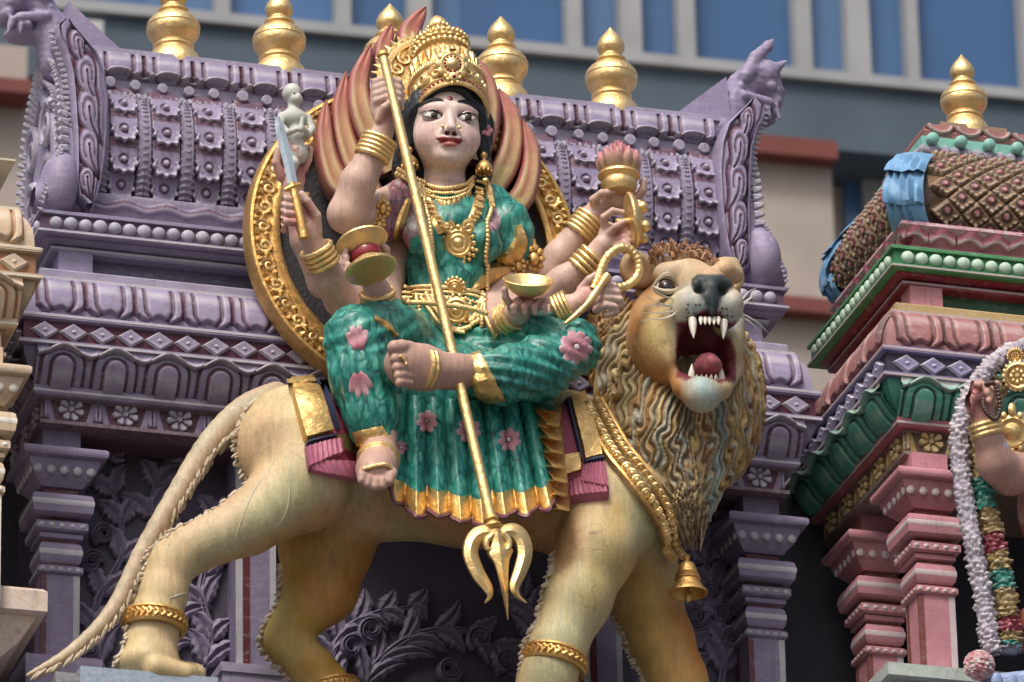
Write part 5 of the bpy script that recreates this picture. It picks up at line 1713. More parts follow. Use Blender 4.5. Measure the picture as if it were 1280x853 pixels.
# ---- anklets
def anklet(px, py, Y, w, tilt, name='anklet'):
    c = Vector(q(px, py, Y))
    r_ = w * M * 0.5
    m_ = MB()
    ax = Vector((math.sin(tilt), 0, math.cos(tilt)))
    Q = ax.to_track_quat('Z', 'Y').to_matrix()
    prof = [(-0.026, 0.0), (-0.026, 0.012), (-0.018, 0.016), (-0.014, 0.010), (0.014, 0.010), (0.018, 0.016), (0.026, 0.012), (0.026, 0.0)]
    n = 48
    rings_ = []
    for i in range(n + 1):
        a = 2 * math.pi * i / n
        rings_.append([c + Q @ Vector(((r_ + o_) * math.cos(a), (r_ + o_) * math.sin(a), z)) for z, o_ in prof])
    m_.rings(rings_, caps=False)
    ring = m_.build(name, GOLDD, lion)
    m_ = MB()
    for i in range(30):
        a = 2 * math.pi * i / 30
        for sg in (-1, 1):
            p0 = c + Q @ Vector(((r_ + 0.012) * math.cos(a), (r_ + 0.012) * math.sin(a), sg * 0.011)); p1 = c + Q @ Vector(((r_ + 0.015) * math.cos(a + 0.11), (r_ + 0.015) * math.sin(a + 0.11), 0.0))
            m_.tube([p0, p1], [0.0065, 0.005], 5)
    m_.build('twist_bead', GOLDD, ring)
anklet(193, 779, YN, 66, 0.10)
anklet(692, 828, YN, 71, 0.22)
anklet(416, 864, YF, 56, -0.2)

# ---- collar of gold coins with a bell (hangs on the lion)
collar = empty('bell_collar', tuple(P(800, 600, -0.25)), 'gold coin collar hanging across the lion chest with a bell', 'collar')
cpts = [(736, 512), (752, 540), (772, 572), (796, 602), (816, 632), (830, 664), (838, 694)]
def chest_hit(x, y, off):
    if True:
        p = hit(CHESTB, x, y, off)
        return p if p is not None else P(x, y, -0.2)
    a = hit(LIONB, x, y, off); b = hit(MANEB, x, y, off)
    c = [p for p in (a, b) if p is not None]
    if not c: return P(x, y, -0.2)
    return min(c, key=lambda p: (p - CAM).length)
cc = smooth_poly(cpts, 27)
for i, (x, y) in enumerate(cc):
    a = cc[max(0, i - 1)]; b = cc[min(len(cc) - 1, i + 1)]
    d = np.array([b[0] - a[0], b[1] - a[1]]); d = d / np.linalg.norm(d); nr = np.array([-d[1], d[0]])
    for sd, rr_ in ((-1, 0.0135), (1, 0.0165)):
        p = chest_hit(x + nr[0] * 6 * sd, y + nr[1] * 6 * sd, 0.026)
        m = MB(); m.lathe([(rr_, -0.004), (rr_, 0.004), (rr_ * .72, 0.007), (rr_ * .66, 0.004), (rr_ * .35, 0.006), (0.0005, 0.008)], *p, seg=12, axis=(CAM - p).normalized() + Vector((rng.uniform(-.3, .3), 0, rng.uniform(-.2, .3))))
        m.build('coin', GOLD, collar)
m = MB()
for sd in (-13, 13):
    pp = []
    for i, (x, y) in enumerate(cc):
        a = cc[max(0, i - 1)]; b = cc[min(len(cc) - 1, i + 1)]
        d = np.array([b[0] - a[0], b[1] - a[1]]); d = d / np.linalg.norm(d)
        k = 1 - 0.5 * (i / len(cc)) ** 3
        pp.append(chest_hit(x - d[1] * sd * k, y + d[0] * sd * k, 0.022))
    m.tube(pp, [0.0075 * (1 + 0.2 * (i % 2)) for i in range(len(pp))], 6)
m.build('cord', GOLDD, collar)
bt = chest_hit(838, 694, 0.03)
zb = bt.z
bell = MB()
bell.lathe([(0.006, 0.01), (0.012, 0.0), (0.008, -0.012), (0.016, -0.018), (0.024, -0.024), (0.030, -0.040), (0.034, -0.062), (0.040, -0.085), (0.050, -0.104), (0.060, -0.114), (0.062, -0.122), (0.056, -0.122), (0.046, -0.105), (0.036, -0.08), (0.026, -0.045), (0.004, -0.03)], bt.x + 0.012, bt.y - 0.05, zb - 0.02, 28)
bo = bell.build('bell', GOLDD, collar)
m = MB()
for i in range(3):
    m.lathe([(0.034 + i * 0.0025, -0.004), (0.0375 + i * 0.0025, 0), (0.034 + i * 0.0025, 0.004)], bt.x + 0.012, bt.y - 0.05, zb - 0.078 - i * 0.008, 24)
m.build('bell_ridge', GOLDD, bo)
m = MB(); m.tube([(bt.x + 0.012, bt.y - 0.05, zb - 0.06), (bt.x + 0.012, bt.y - 0.05, zb - 0.135)], 0.006, 8); m.blob((bt.x + 0.012, bt.y - 0.05, zb - 0.150), (0.0125, 0.0125, 0.020), 6); m.build('clapper', GOLDD, bo)
# ================================================================== the goddess
goddess = empty('goddess_statue', tuple(P(560, 500, -0.05)), 'crowned many-armed goddess statue in green sari seated on the lion', 'statue')
def skin_mat():
    return paint('skin_paint', attr=True, edge=0.0, vary=0.13, rough=0.48, grime=0.40, bumps=0.24, spec=0.4, crack=0.25)
SKIN = skin_mat()
def sari_mat(name='sari_paint', scale=31):
    m = bpy.data.materials.new(name)
    nt, b = nodes_of(m)
    a = nt.nodes.new('ShaderNodeAttribute'); a.attribute_name = 'Col'
    pos = wpos(nt, (1.0, 0.7, 0.50))
    w = nt.nodes.new('ShaderNodeTexNoise'); w.inputs['Scale'].default_value = 22; nt.links.new(pos, w.inputs['Vector'])
    mv = nt.nodes.new('ShaderNodeMix'); mv.data_type = 'VECTOR'; mv.inputs[0].default_value = 0.065
    nt.links.new(pos, mv.inputs[4]); nt.links.new(w.outputs['Color'], mv.inputs[5])
    v = nt.nodes.new('ShaderNodeTexVoronoi'); v.feature = 'DISTANCE_TO_EDGE'; v.inputs['Scale'].default_value = scale
    nt.links.new(mv.outputs[1], v.inputs['Vector'])
    v2 = nt.nodes.new('ShaderNodeTexVoronoi'); v2.feature = 'F1'; v2.inputs['Scale'].default_value = scale
    nt.links.new(mv.outputs[1], v2.inputs['Vector'])
    n = noise_tex(nt, 80, 3, 0.6, wpos(nt, (1, 1, 0.3)))
    lw = nt.nodes.new('ShaderNodeMath'); lw.operation = 'MULTIPLY'
    nt.links.new(ramp(nt, v.outputs['Distance'], 0.12, 0.02), lw.inputs[0]); nt.links.new(ramp(nt, noise_tex(nt, 26, 3, 0.6, wpos(nt)), 0.42, 0.60, 0.05, 0.85), lw.inputs[1])
    c = mixc(nt, a.outputs['Color'], (0.004, 0.026, 0.034), lw.outputs[0])
    lite = mixc(nt, a.outputs['Color'], (0.22, 0.58, 0.47), 0.5)
    mm = nt.nodes.new('ShaderNodeMath'); mm.operation = 'MULTIPLY'
    nt.links.new(ramp(nt, n, 0.40, 0.60, 0.1, 1.0), mm.inputs[0]); nt.links.new(ramp(nt, v.outputs['Distance'], 0.09, 0.30), mm.inputs[1])
    c = mixc(nt, c, lite, mm.outputs[0])
    dk = ramp(nt, v2.outputs['Color'], 0.1, 0.9, 0.0, 0.35)
    c = mixc(nt, c, (0.008, 0.08, 0.075), dk)
    nt.links.new(c, b.inputs['Base Color'])
    b.inputs['Roughness'].default_value = 0.4
    b.inputs['Specular IOR Level'].default_value = 0.45
    bump(nt, b, v.outputs['Distance'], 0.25, 0.012)
    return m
SARI = sari_mat()
GREEN, PINKC = (0.022, 0.235, 0.185), (0.36, 0.10, 0.14)
TEAL = (0.022, 0.235, 0.185)

# ---- head frame: x to the viewer's right, y out of the face, z up
Hc = Vector(q(557, 164, -0.05))
hy = Vector((-0.13, -0.98, -0.10)).normalized()
hz = Vector((0.02, 0, 1)); hz = (hz - hy * hz.dot(hy)).normalized()
hx = hz.cross(-hy) * -1
hx = (-hy).cross(hz)                       # right-handed: x right, -y back
HM = np.array([[hx.x, hy.x, hz.x], [hx.y, hy.y, hz.y], [hx.z, hy.z, hz.z]])
H = lambda x, y, z: np.array(Hc) + HM @ np.array([x, y, z])
HR = HM
sk = Sculpt((-0.82, -0.56, 8.98), (0.62, 0.26, 10.72), 0.0043)
# cranium and face
sk.ell(H(0, -0.02, 0.035), (0.108, 0.115, 0.125), HR, 0.02)
sk.ell(H(0, 0.012, -0.025), (0.100, 0.088, 0.112), HR, 0.03)
sk.ell(H(0, 0.028, -0.080), (0.071, 0.062, 0.054), HR, 0.03)
for sx in (-1, 1):
    sk.ell(H(sx * 0.056, 0.048, -0.042), (0.045, 0.037, 0.044), HR, 0.03)
    sk.ell(H(sx * 0.054, 0.086, 0.018), (0.034, 0.015, 0.015), HR, 0.012, 'sub')
    sk.cone(H(sx * 0.020, 0.083, 0.048), H(sx * 0.082, 0.055, 0.050), 0.016, 0.012, 0.02)
    sk.ell(H(sx * 0.0175, 0.105, -0.040), (0.0125, 0.0150, 0.0105), HR, 0.005)
    sk.ell(H(sx * 0.013, 0.105, -0.0655), (0.021, 0.0125, 0.0085), HR, 0.005)
    sk.ell(H(sx * 0.106, -0.02, -0.01), (0.012, 0.026, 0.042), HR, 0.008)
sk.ell(H(0, 0.074, -0.113), (0.036, 0.028, 0.026), HR, 0.03)
sk.ell(H(0, 0.088, -0.058), (0.040, 0.020, 0.026), HR, 0.02)
sk.cone(H(0, 0.086, 0.040), H(0, 0.118, -0.030), 0.0100, 0.0155, 0.012)
sk.ell(H(0, 0.119, -0.035), (0.0145, 0.0140, 0.0125), HR, 0.006)
for sx in (-1, 1):
    sk.ell(H(sx * 0.0115, 0.113, -0.051), (0.0062, 0.0085, 0.0055), HR, 0.003, 'sub')
sk.ell(H(0, 0.1045, -0.084), (0.0265, 0.0135, 0.0105), HR, 0.005)
sk.chain([H(-0.046, 0.087, -0.0615), H(-0.02, 0.109, -0.0750), H(0, 0.118, -0.0758), H(0.02, 0.109, -0.0750), H(0.046, 0.087, -0.0615)], [0.0022] * 5, 0.005, 'sub')
# neck, shoulders, hidden trunk
sk.chain([H(0, -0.02, -0.08), q(556, 232, 0.0), q(558, 250, 0.0)], [0.066, 0.062, 0.075], 0.02)
sk.cone(q(508, 262, 0.0), q(612, 272, 0.0), 0.055, 0.055, 0.04)
sk.ell(q(560, 300, 0.0), (0.12, 0.08, 0.13), None, 0.04)
sk.ell(q(560, 400, 0.0), (0.12, 0.09, 0.13), None, 0.04)
for sx in (-1, 1):                                                        # creases of the neck
    pass
# ---- arms
def arm(pts, rads):
    sk.chain([q(*p) for p in pts], rads, 0.016)
arm([(500, 252, 0.0), (462, 268, -0.06), (434, 268, -0.12), (448, 228, -0.165), (470, 186, -0.20), (480, 160, -0.22)], [0.064, 0.060, 0.060, 0.056, 0.043, 0.034])
arm([(500, 275, 0.10), (440, 335, 0.08), (406, 352, 0.05), (382, 300, -0.01), (368, 255, -0.04), (365, 236, -0.05)], [0.06, 0.055, 0.053, 0.046, 0.036, 0.032])
arm([(500, 285, 0.10), (455, 345, 0.01), (428, 374, -0.06), (410, 345, -0.16), (397, 318, -0.21), (388, 298, -0.24)], [0.06, 0.058, 0.056, 0.050, 0.040, 0.034])
arm([(498, 300, 0.10), (482, 352, 0.02), (478, 400, -0.10), (474, 388, -0.20), (472, 366, -0.27), (466, 350, -0.30)], [0.06, 0.056, 0.054, 0.050, 0.041, 0.034])
arm([(628, 285, 0.10), (650, 340, 0.10), (664, 372, 0.08), (700, 322, 0.02), (730, 284, -0.03), (746, 262, -0.05)], [0.062, 0.058, 0.056, 0.053, 0.042, 0.034])
arm([(628, 295, 0.10), (644, 350, 0.07), (662, 384, 0.02), (705, 352, -0.06), (738, 328, -0.11), (752, 308, -0.14)], [0.06, 0.056, 0.054, 0.049, 0.039, 0.033])
arm([(628, 305, 0.10), (632, 365, 0.02), (634, 408, -0.10), (675, 400, -0.20), (706, 386, -0.26), (722, 380, -0.28)], [0.06, 0.056, 0.054, 0.050, 0.039, 0.034])
arm([(625, 315, 0.10), (624, 370, 0.02), (612, 404, -0.12), (630, 402, -0.22), (645, 392, -0.28), (652, 384, -0.30)], [0.058, 0.054, 0.052, 0.046, 0.038, 0.034])
FR = 0.0125
def finger(*pts, r=FR):
    n = len(pts)
    sk.chain([q(*p) for p in pts], [r * (1.06 - 0.26 * i / (n - 1)) for i in range(n)], 0.0035)
def palm(c, r, rot=None):
    sk.ell(q(*c), r, rot, 0.014)
NAILS = []
# 1: fist round the trident shaft
palm((479, 138, -0.225), (0.040, 0.030, 0.056))
for i, (y, r) in enumerate(((101, .0135), (109, .014), (117, .014), (125, .0125))):
    finger((468, y + 14, -0.225), (470, y + 2, -0.245), (484, y - 3, -0.272), (498, y + 2, -0.270), (502, y + 10, -0.255), r=r)
finger((474, 150, -0.245), (480, 135, -0.268), (490, 128, -0.280), (497, 126, -0.278), r=0.0135)
# 2: hand lifting the little white figure
palm((366, 222, -0.055), (0.040, 0.022, 0.052))
finger((352, 222, -0.06), (345, 204, -0.075), (348, 186, -0.085), r=0.0145)
finger((356, 204, -0.06), (352, 186, -0.085), (362, 180, -0.11), (368, 190, -0.11))
finger((362, 203, -0.06), (362, 188, -0.09), (370, 186, -0.115), (374, 196, -0.112))
finger((371, 204, -0.06), (376, 190, -0.08), (384, 184, -0.09))
finger((380, 212, -0.06), (386, 200, -0.07), (389, 186, -0.075), r=0.0115)
# 3: sword fist
palm((386, 283, -0.255), (0.042, 0.030, 0.046))
for i, y in enumerate((249, 258, 267, 277)):
    finger((386 - i, y + 12, -0.265), (372, y + 2, -0.295), (356, y, -0.305), (346 + i * 1.5, y + 5, -0.298), (349 + i * 2, y + 11, -0.285), r=0.0128)
finger((397, 290, -0.265), (396, 270, -0.29), (384, 252, -0.305), (377, 243, -0.305), r=0.0145)
# 4: hand round the drum
palm((462, 342, -0.30), (0.040, 0.028, 0.042))
for i, (x, y) in enumerate(((431, 316), (432, 325), (434, 334), (438, 343))):
    finger((456, y + 8, -0.31), (442, y + 8, -0.335), (x, y + 5, -0.365), (x + 2, y - 3, -0.375), r=0.0112)
finger((474, 340, -0.31), (483, 326, -0.345), (483, 312, -0.37), (478, 307, -0.378), r=0.0132)
# 5: open hand under the lotus pot
palm((768, 250, -0.07), (0.062, 0.036, 0.034))
finger((745, 262, -0.06), (742, 250, -0.09), (752, 242, -0.115), (766, 240, -0.12), r=0.0145)
finger((780, 248, -0.08), (796, 246, -0.10), (803, 238, -0.11), (805, 226, -0.115), r=0.013)
for k in range(3):
    finger((780, 252, -0.06 + 0.03 * k), (797, 250, -0.07 + 0.035 * k), (804, 240, -0.07 + 0.035 * k), (806, 229, -0.07 + 0.035 * k), r=0.012)
# 6: hand on the bell handle
palm((762, 294, -0.15), (0.036, 0.028, 0.044))
finger((756, 286, -0.16), (755, 272, -0.185), (766, 264, -0.205), (778, 266, -0.21), r=0.0130)
finger((762, 292, -0.17), (770, 284, -0.20), (780, 278, -0.215), r=0.0135)
for i in range(3):
    finger((770, 292 + i * 8, -0.165), (780, 288 + i * 8, -0.195), (786, 294 + i * 8, -0.20), (780, 299 + i * 8, -0.195), r=0.0118)
# 7: hand on the noose
palm((736, 372, -0.29), (0.045, 0.028, 0.040))
finger((726, 362, -0.29), (736, 350, -0.31), (750, 341, -0.32), (757, 335, -0.32), r=0.0130)
for i, (y, L_) in enumerate(((358, 768), (366, 772), (375, 775), (384, 768))):
    finger((745, y + 4, -0.30), (757, y - 2, -0.325), (L_, y, -0.325), (L_ + 2, y + 7, -0.315), (L_ - 10, y + 10, -0.31), r=0.0122)
# 8: hand under the bowl
palm((660, 382, -0.315), (0.048, 0.030, 0.024))
for i, (x, x2) in enumerate(((648, 643), (660, 656), (671, 669), (680, 681))):
    finger((x + 4, 376, -0.30), (x + 1, 378, -0.345), (x2 - 1, 384, -0.362), (x2, 391, -0.355), r=0.0118)
finger((640, 385, -0.31), (632, 372, -0.34), (631, 362, -0.355), r=0.0125)
# ---- feet
sk.chain([q(600, 468, -0.30), q(572, 465, -0.37), q(556, 464, -0.385)], [0.062, 0.052, 0.048], 0.02)
sk.chain([q(556, 464, -0.385), q(530, 460, -0.40), q(508, 456, -0.41)], [0.054, 0.066, 0.070], 0.02, sq=((0, 1, 0.3), 0.66))
for i, (y, r) in enumerate(((434, .0215), (448, .0160), (459, .0145), (469, .0135), (478, .0125))):
    sk.chain([q(512, y + 2, -0.425), q(502, y, -0.445), q(493 + i * 1.6, y + 1, -0.452), q(491 + i * 1.6, y + 2, -0.440)], [r * 1.1, r * 1.05, r * 1.05, r * 0.8], 0.003)
sk.chain([q(474, 545, -0.28), q(473, 572, -0.32), q(472, 584, -0.335)], [0.056, 0.052, 0.054], 0.02)
sk.chain([q(474, 576, -0.33), q(470, 588, -0.37), q(468, 593, -0.40)], [0.056, 0.058, 0.050], 0.02)
for i, (x, y) in enumerate(((452, 596), (459, 601), (468, 604), (477, 603), (487, 597))):
    sk.chain([q(x + 3, y - 6, -0.415), q(x + 1, y - 1, -0.440), q(x, y + 5, -0.445)], [0.0175, 0.0165, 0.0135], 0.0025)
V, F = sk.mesh()
V = relax(V, F, 1, 0.4)
SKINB = bvh_of(V, F)
PXl, PYl = projn(V)
hl = (V - np.array(Hc)) @ HM                                              # head-local coordinates
col = np.tile(np.array([0.53, 0.365, 0.300]), (len(V), 1))
ns = vnoise(V, 16, 4.0)[:, None]
col = col * (1 - 0.35 * np.clip(ns, 0, 1)) + np.array([0.58, 0.43, 0.37]) * 0.35 * np.clip(ns, 0, 1)
ishead = (np.abs(hl[:, 0]) < 0.13) & (hl[:, 2] > -0.17) & (PYl < 235) & (PXl > 505)
fw = np.clip(sstep(-0.03, 0.05, hl[:, 1]), 0, 1)[:, None] * ishead[:, None]
col = col * (1 - fw) + np.array([0.66, 0.515, 0.455]) * fw
def hstroke(c, cc, pts, rad, st):
    d = np.full(len(V), 1e9)
    for p in pts:
        d = np.minimum(d, np.linalg.norm(hl - np.array(p), axis=1))
    w = (st * np.clip(1 - d / rad, 0, 1) ** 0.7)[:, None] * ishead[:, None]
    return c * (1 - w) + np.array(cc) * w
for sx in (-1, 1):
    col = hstroke(col, (0.56, 0.28, 0.26), [(sx * 0.062, 0.068, -0.040)], 0.050, 0.5)
    col = hstroke(col, (0.46, 0.22, 0.23), [(sx * t, 0.085, 0.036) for t in np.linspace(.03, .08, 7)], 0.022, 0.6)
col = hstroke(col, (0.44, 0.25, 0.21), [(0, 0.11, -0.04)], 0.022, 0.6)
lx = hl[:, 0] / 0.041
lc = hl[:, 2] + 0.0775 - 0.0135 * lx ** 2
lips = (np.abs(lx) < 1) & (np.abs(lc) < 0.0132 * (1 - lx ** 2) ** 0.7 + 0.0012) & (hl[:, 1] > 0.075) & ishead
col[lips] = (0.30, 0.050, 0.050)
nst = (np.hypot((np.abs(hl[:, 0]) - 0.0115) / 0.0075, (hl[:, 2] + 0.051) / 0.0065) < 1) & (hl[:, 1] > 0.085) & ishead
col[nst] = (0.10, 0.03, 0.03)
lo = (np.hypot(hl[:, 0] / 0.022, (hl[:, 2] + 0.086) / 0.007) < 1) & (hl[:, 1] > 0.08) & ishead
col[lo] = (0.36, 0.12, 0.11)
# palms and fingertips tinted pink
for x, y, r in ((356, 215, 26), (378, 215, 20), (372, 280, 26), (385, 262, 12), (660, 372, 24), (735, 372, 22), (486, 150, 16), (788, 240, 16), (776, 290, 14), (480, 330, 10)):
    col = stroke(col, (0.46, 0.17, 0.17), [(x, y)], r, 0.7)
# grime where the arms have weathered
col = stroke(col, (0.20, 0.12, 0.085), [(484, 160), (478, 172)], 13, 0.55)
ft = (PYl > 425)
col[ft] = col[ft] * np.array([0.82, 0.74, 0.70])  # feet toned down: the shade they sit in, put into the skin colour
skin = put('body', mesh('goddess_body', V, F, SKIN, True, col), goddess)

# ---- face details laid on the surface
def ribbon(name, b, pts, wid, off, mat, par, n=24, thick=0.0022):
    sp = smooth_poly(pts, n)
    m_ = MB(); rows = []
    for i, p in enumerate(sp):
        t = i / (n - 1)
        d = np.array(sp[min(i + 1, n - 1)]) - np.array(sp[max(i - 1, 0)]); d = d / (np.linalg.norm(d) + 1e-9)
        w = np.interp(t, np.linspace(0, 1, len(wid)), wid)
        row = []
        for s_ in (-1, -0.5, 0.5, 1):
            h_ = hit(b, p[0] - d[1] * w * s_, p[1] + d[0] * w * s_, off if abs(s_) < .9 else -0.002)
            if h_ is None: h_ = Vector(rows[-1][0]) if rows else None
            if h_ is None: break
            row.append(h_)
        if len(row) == 4: rows.append(row)
    if len(rows) < 2: return None
    m_.rings(rows, close=False, caps=False)
    return m_.build(name, mat, par)
BLK_ = paint('black_enamel', (0.010, 0.012, 0.015), rough=0.25, edge=0, grime=0, bumps=0.0, vary=0.05, spec=0.6)
for sx, ex in ((-1, 'l'), (1, 'r')):
    c = Vector(H(sx * 0.054, 0.0735, 0.017))
    Q = Matrix(HM.tolist())
    m = MB(); m.blob(c, (0.0325, 0.0190, 0.0172), 12, q=Q); eo = m.build('eye', paint('eye_bright', (0.74, 0.71, 0.66), rough=0.2, edge=0, grime=0.03, bumps=0, vary=0.03, spec=0.6), goddess)
    g = Vector(HM @ np.array([0.003, 0.0105, 0.001]))
    m = MB(); m.blob(c + g, (0.0165, 0.0095, 0.0165), 12, q=Q); m.build('iris', paint('iris_dark', (0.030, 0.018, 0.010), rough=0.12, edge=0, grime=0, bumps=0, spec=0.8), eo)
    m = MB(); m.blob(c + g * 1.42, (0.0078, 0.0050, 0.0080), 8, q=Q); m.build('pupil', EYE, eo)
    for nm, up, w0, mat in (('eyelid', 1, 0.0044, paint('lid_skin', (0.50, 0.36, 0.33), edge=0)), ('eyelid', -1, 0.0028, paint('lid_skin', (0.50, 0.36, 0.33), edge=0))):
        m = MB(); pts = []; pt2 = []
        for i in range(15):
            t = i / 14 * 2 - 1
            arch = (1 - t * t)
            z = (0.0168 if up > 0 else -0.0125) * arch + 0.0045 * sx * t
            y = 0.0195 * math.sqrt(max(0, 1 - (t * 0.93) ** 2)) - 0.003
            pts.append(c + Vector(HM @ np.array([t * 0.0355, y - 0.001, z * 1.08]))); pt2.append(c + Vector(HM @ np.array([t * 0.037 + sx * 0.004 * max(0, t * sx) , y + 0.0018, z * 0.95])))
        m.tube(pts, [w0 * (0.45 + 0.55 * (1 - abs(i / 7 - 1))) for i in range(15)], 6); m.build(nm, mat, goddess)
        m = MB(); m.tube(pt2, [(0.0025 if up > 0 else 0.0012) * (0.5 + 0.5 * (1 - abs(i / 7 - 1))) for i in range(15)], 5); m.build('eyeliner', BLK_, goddess)
    m = MB(); pts = []
    for i in range(14):
        t = i / 13
        x = sx * (0.022 + 0.072 * t); z = 0.050 + 0.023 * math.sin(math.pi * (0.20 + 0.70 * t)) - 0.007 * t
        loc, n_, ii, dd = SKINB.ray_cast(Vector(H(x, 0.2, z)), -hy)
        pts.append(loc + n_ * 0.0030 if loc else Vector(H(x, 0.09, z)))
    m.tube(pts, [0.0070 * math.sin(math.pi * (0.07 + 0.86 * i / 13)) for i in range(14)], 6); m.build('eyebrow', BLK_, goddess)
loc, n_, _, _ = SKINB.ray_cast(Vector(H(0.0, 0.2, 0.076)), -hy)
RUBY = paint('ruby_red', (0.22, 0.012, 0.02), rough=0.2, edge=0, grime=0.05, bumps=0, spec=0.6)
m = MB(); m.lathe([(0.0085, -0.001), (0.0085, 0.002), (0.005, 0.004), (0.0005, 0.0045)], *loc, seg=14, axis=n_); m.build('forehead_mark', RUBY, goddess)
for sx in (-1, 1):
    m = MB(); m.blob(H(sx * 0.0265, 0.118, -0.029), 0.0065, 5); m.build('nose_stud', GOLD, goddess)

# ---- hair
hs = Sculpt(np.array(Hc) - 0.26, np.array(Hc) + 0.24, 0.0048)
hs.ell(H(0, -0.045, 0.045), (0.125, 0.115, 0.135), HR, 0.02)
rh_ = random.Random(2)
for sx in (-1, 1):
    hair = [H(0.0, 0.072, 0.118), H(sx * 0.045, 0.068, 0.108), H(sx * 0.085, 0.045, 0.075), H(sx * 0.108, 0.015, 0.03), H(sx * 0.116, -0.005, -0.03), H(sx * 0.118, -0.02, -0.10), H(sx * 0.112, -0.03, -0.155), H(sx * 0.105, -0.03, -0.185)]
    hp = smooth_poly(hair, 26)
    for k in range(4):
        pts = []
        for i, p in enumerate(hp):
            t = i / 25
            w = 0.007 * math.sin(t * 20 + k * 1.7)
            pts.append(np.array(p) + HM @ np.array([sx * (w + 0.008 * k), -0.012 * k, 0.010 * k * (1 - t)]))
        hs.chain(pts, [0.0125 + 0.006 * math.sin(math.pi * min(1, i / 20)) - 0.006 * (i > 22) for i in range(26)], 0.004)
hv, hf_ = hs.mesh()
hair = put('hair', mesh('hair', hv, hf_, paint('hair_black', (0.012, 0.016, 0.020), rough=0.3, edge=0.12, edgecol=(0.10, 0.13, 0.15), grime=0.1, bumps=0.3, spec=0.5)), goddess)
# ---- ears' jewels
for sx in (-1, 1):
    b0 = Vector(H(sx * 0.118, 0.012, -0.085))
    m = MB()
    m.lathe([(0.006, 0.0), (0.011, -0.006), (0.011, -0.014), (0.006, -0.020), (0.007, -0.026), (0.016, -0.034), (0.024, -0.046), (0.028, -0.058), (0.026, -0.064), (0.004, -0.066)], b0.x, b0.y - 0.012, b0.z + 0.012, 18)
    eo = m.build('earring', GOLDD, goddess)
    m = MB()
    for i in range(10):
        a = i / 10 * 2 * math.pi
        m.blob((b0.x + 0.024 * math.cos(a), b0.y - 0.012 + 0.024 * math.sin(a), b0.z - 0.056), 0.0062, 4)
    m.build('earring_beads', GOLDD, eo)['kind'] = 'stuff'
m = MB(); c = Vector(H(0.128, 0.01, 0.005))
for i in range(5):
    a = i / 5 * 2 * math.pi
    m.blob(c + Vector((0.012 * math.cos(a), -0.006, 0.012 * math.sin(a))), (0.010, 0.006, 0.010), 4)
m.build('ear_flower', paint('pink_paint', (0.42, 0.10, 0.15), edge=0.3), goddess)

# ---- sari: draped trunk, sleeves, legs
sa = Sculpt((-0.74, -0.52, 9.02), (0.40, 0.24, 10.36), 0.0058)
sa.ell(q(566, 290, -0.005), (0.178, 0.112, 0.125), None, 0.03)
sa.ell(q(560, 345, -0.005), (0.136, 0.105, 0.12), None, 0.04)
sa.ell(q(560, 415, -0.02), (0.165, 0.12, 0.13), None, 0.05)
sa.ell(q(530, 298, -0.095), (0.066, 0.052, 0.064), None, 0.025)
sa.ell(q(602, 302, -0.095), (0.066, 0.052, 0.064), None, 0.025)
sa.chain([q(508, 248, 0.0), q(484, 268, -0.015), q(468, 282, -0.04)], [0.070, 0.078, 0.070], 0.02)
sa.chain([q(612, 258, 0.0), q(632, 285, 0.0), q(640, 310, 0.0)], [0.072, 0.082, 0.072], 0.02)
# hanging leg
sa.chain([q(520, 440, -0.06), q(478, 424, -0.20), q(448, 424, -0.28)], [0.125, 0.120, 0.098], 0.04)
sa.chain([q(448, 424, -0.28), q(450, 470, -0.285), q(462, 520, -0.285), q(472, 552, -0.285)], [0.100, 0.092, 0.074, 0.060], 0.04)
# folded leg
sa.chain([q(600, 440, -0.05), q(670, 434, -0.18), q(716, 434, -0.24)], [0.125, 0.112, 0.080], 0.04)
sa.chain([q(716, 436, -0.25), q(675, 460, -0.31), q(630, 470, -0.34), q(604, 472, -0.345)], [0.082, 0.092, 0.082, 0.070], 0.04)
# lap and seat
sa.ell(q(560, 470, -0.12), (0.20, 0.14, 0.09), None, 0.05)
sa.cone(q(500, 500, -0.14), q(660, 515, -0.14), 0.09, 0.09, 0.05)
V, F = sa.mesh()
N_ = normals(V, F)
px_, py_ = projn(V)
# modelled folds running along the limbs
f1 = np.sin((px_ * 0.35 + py_ * 0.75) * 0.21 + 1.5 * np.sin(px_ * 0.03)) * ((py_ > 250) & (py_ < 380))
f2 = np.sin(((px_ - 448) * 1.0 - (py_ - 420) * 0.15) * 0.42) * ((px_ < 500) & (py_ > 440))
f3 = np.sin((py_ - 0.35 * (px_ - 600) * ((px_ - 600) / 160)) * 0.40) * ((px_ > 590) & (py_ > 395))
f4 = np.sin((py_ + px_ * 0.5) * 0.30) * ((px_ < 520) & (py_ <= 440) & (py_ > 390))
V = V + N_ * ((f1 * 0.0042 + f2 * 0.0045 + f3 * 0.0045 + f4 * 0.003))[:, None]
V = relax(V, F, 1, 0.5)
SARIB = bvh_of(V, F)
PXl, PYl = projn(V)
col = np.tile(np.array(TEAL), (len(V), 1))
pk = ((PXl < 522 - (PYl - 240) * 0.15) & (PYl < 312) & (PXl < 517))
col[pk] = PINKC
pk2 = np.hypot(PXl - 517, PYl - 283) < 13
col[pk2] = (0.44, 0.28, 0.30)
pk3 = np.hypot((PXl - 617) / 9, (PYl - 274) / 15) < 1
col[pk3] = (0.46, 0.24, 0.27)
put('sari', mesh('sari', V, F, SARI, True, col), goddess)
class Multi:
    def __init__(s, *b): s.b = b
    def ray_cast(s, o_, d):
        best = (None, None, None, None)
        for b in s.b:
            r_ = b.ray_cast(o_, d)
            if r_[0] is not None and (best[0] is None or r_[3] < best[3]): best = r_
        return best
BODYB = Multi(SARIB, SKINB)

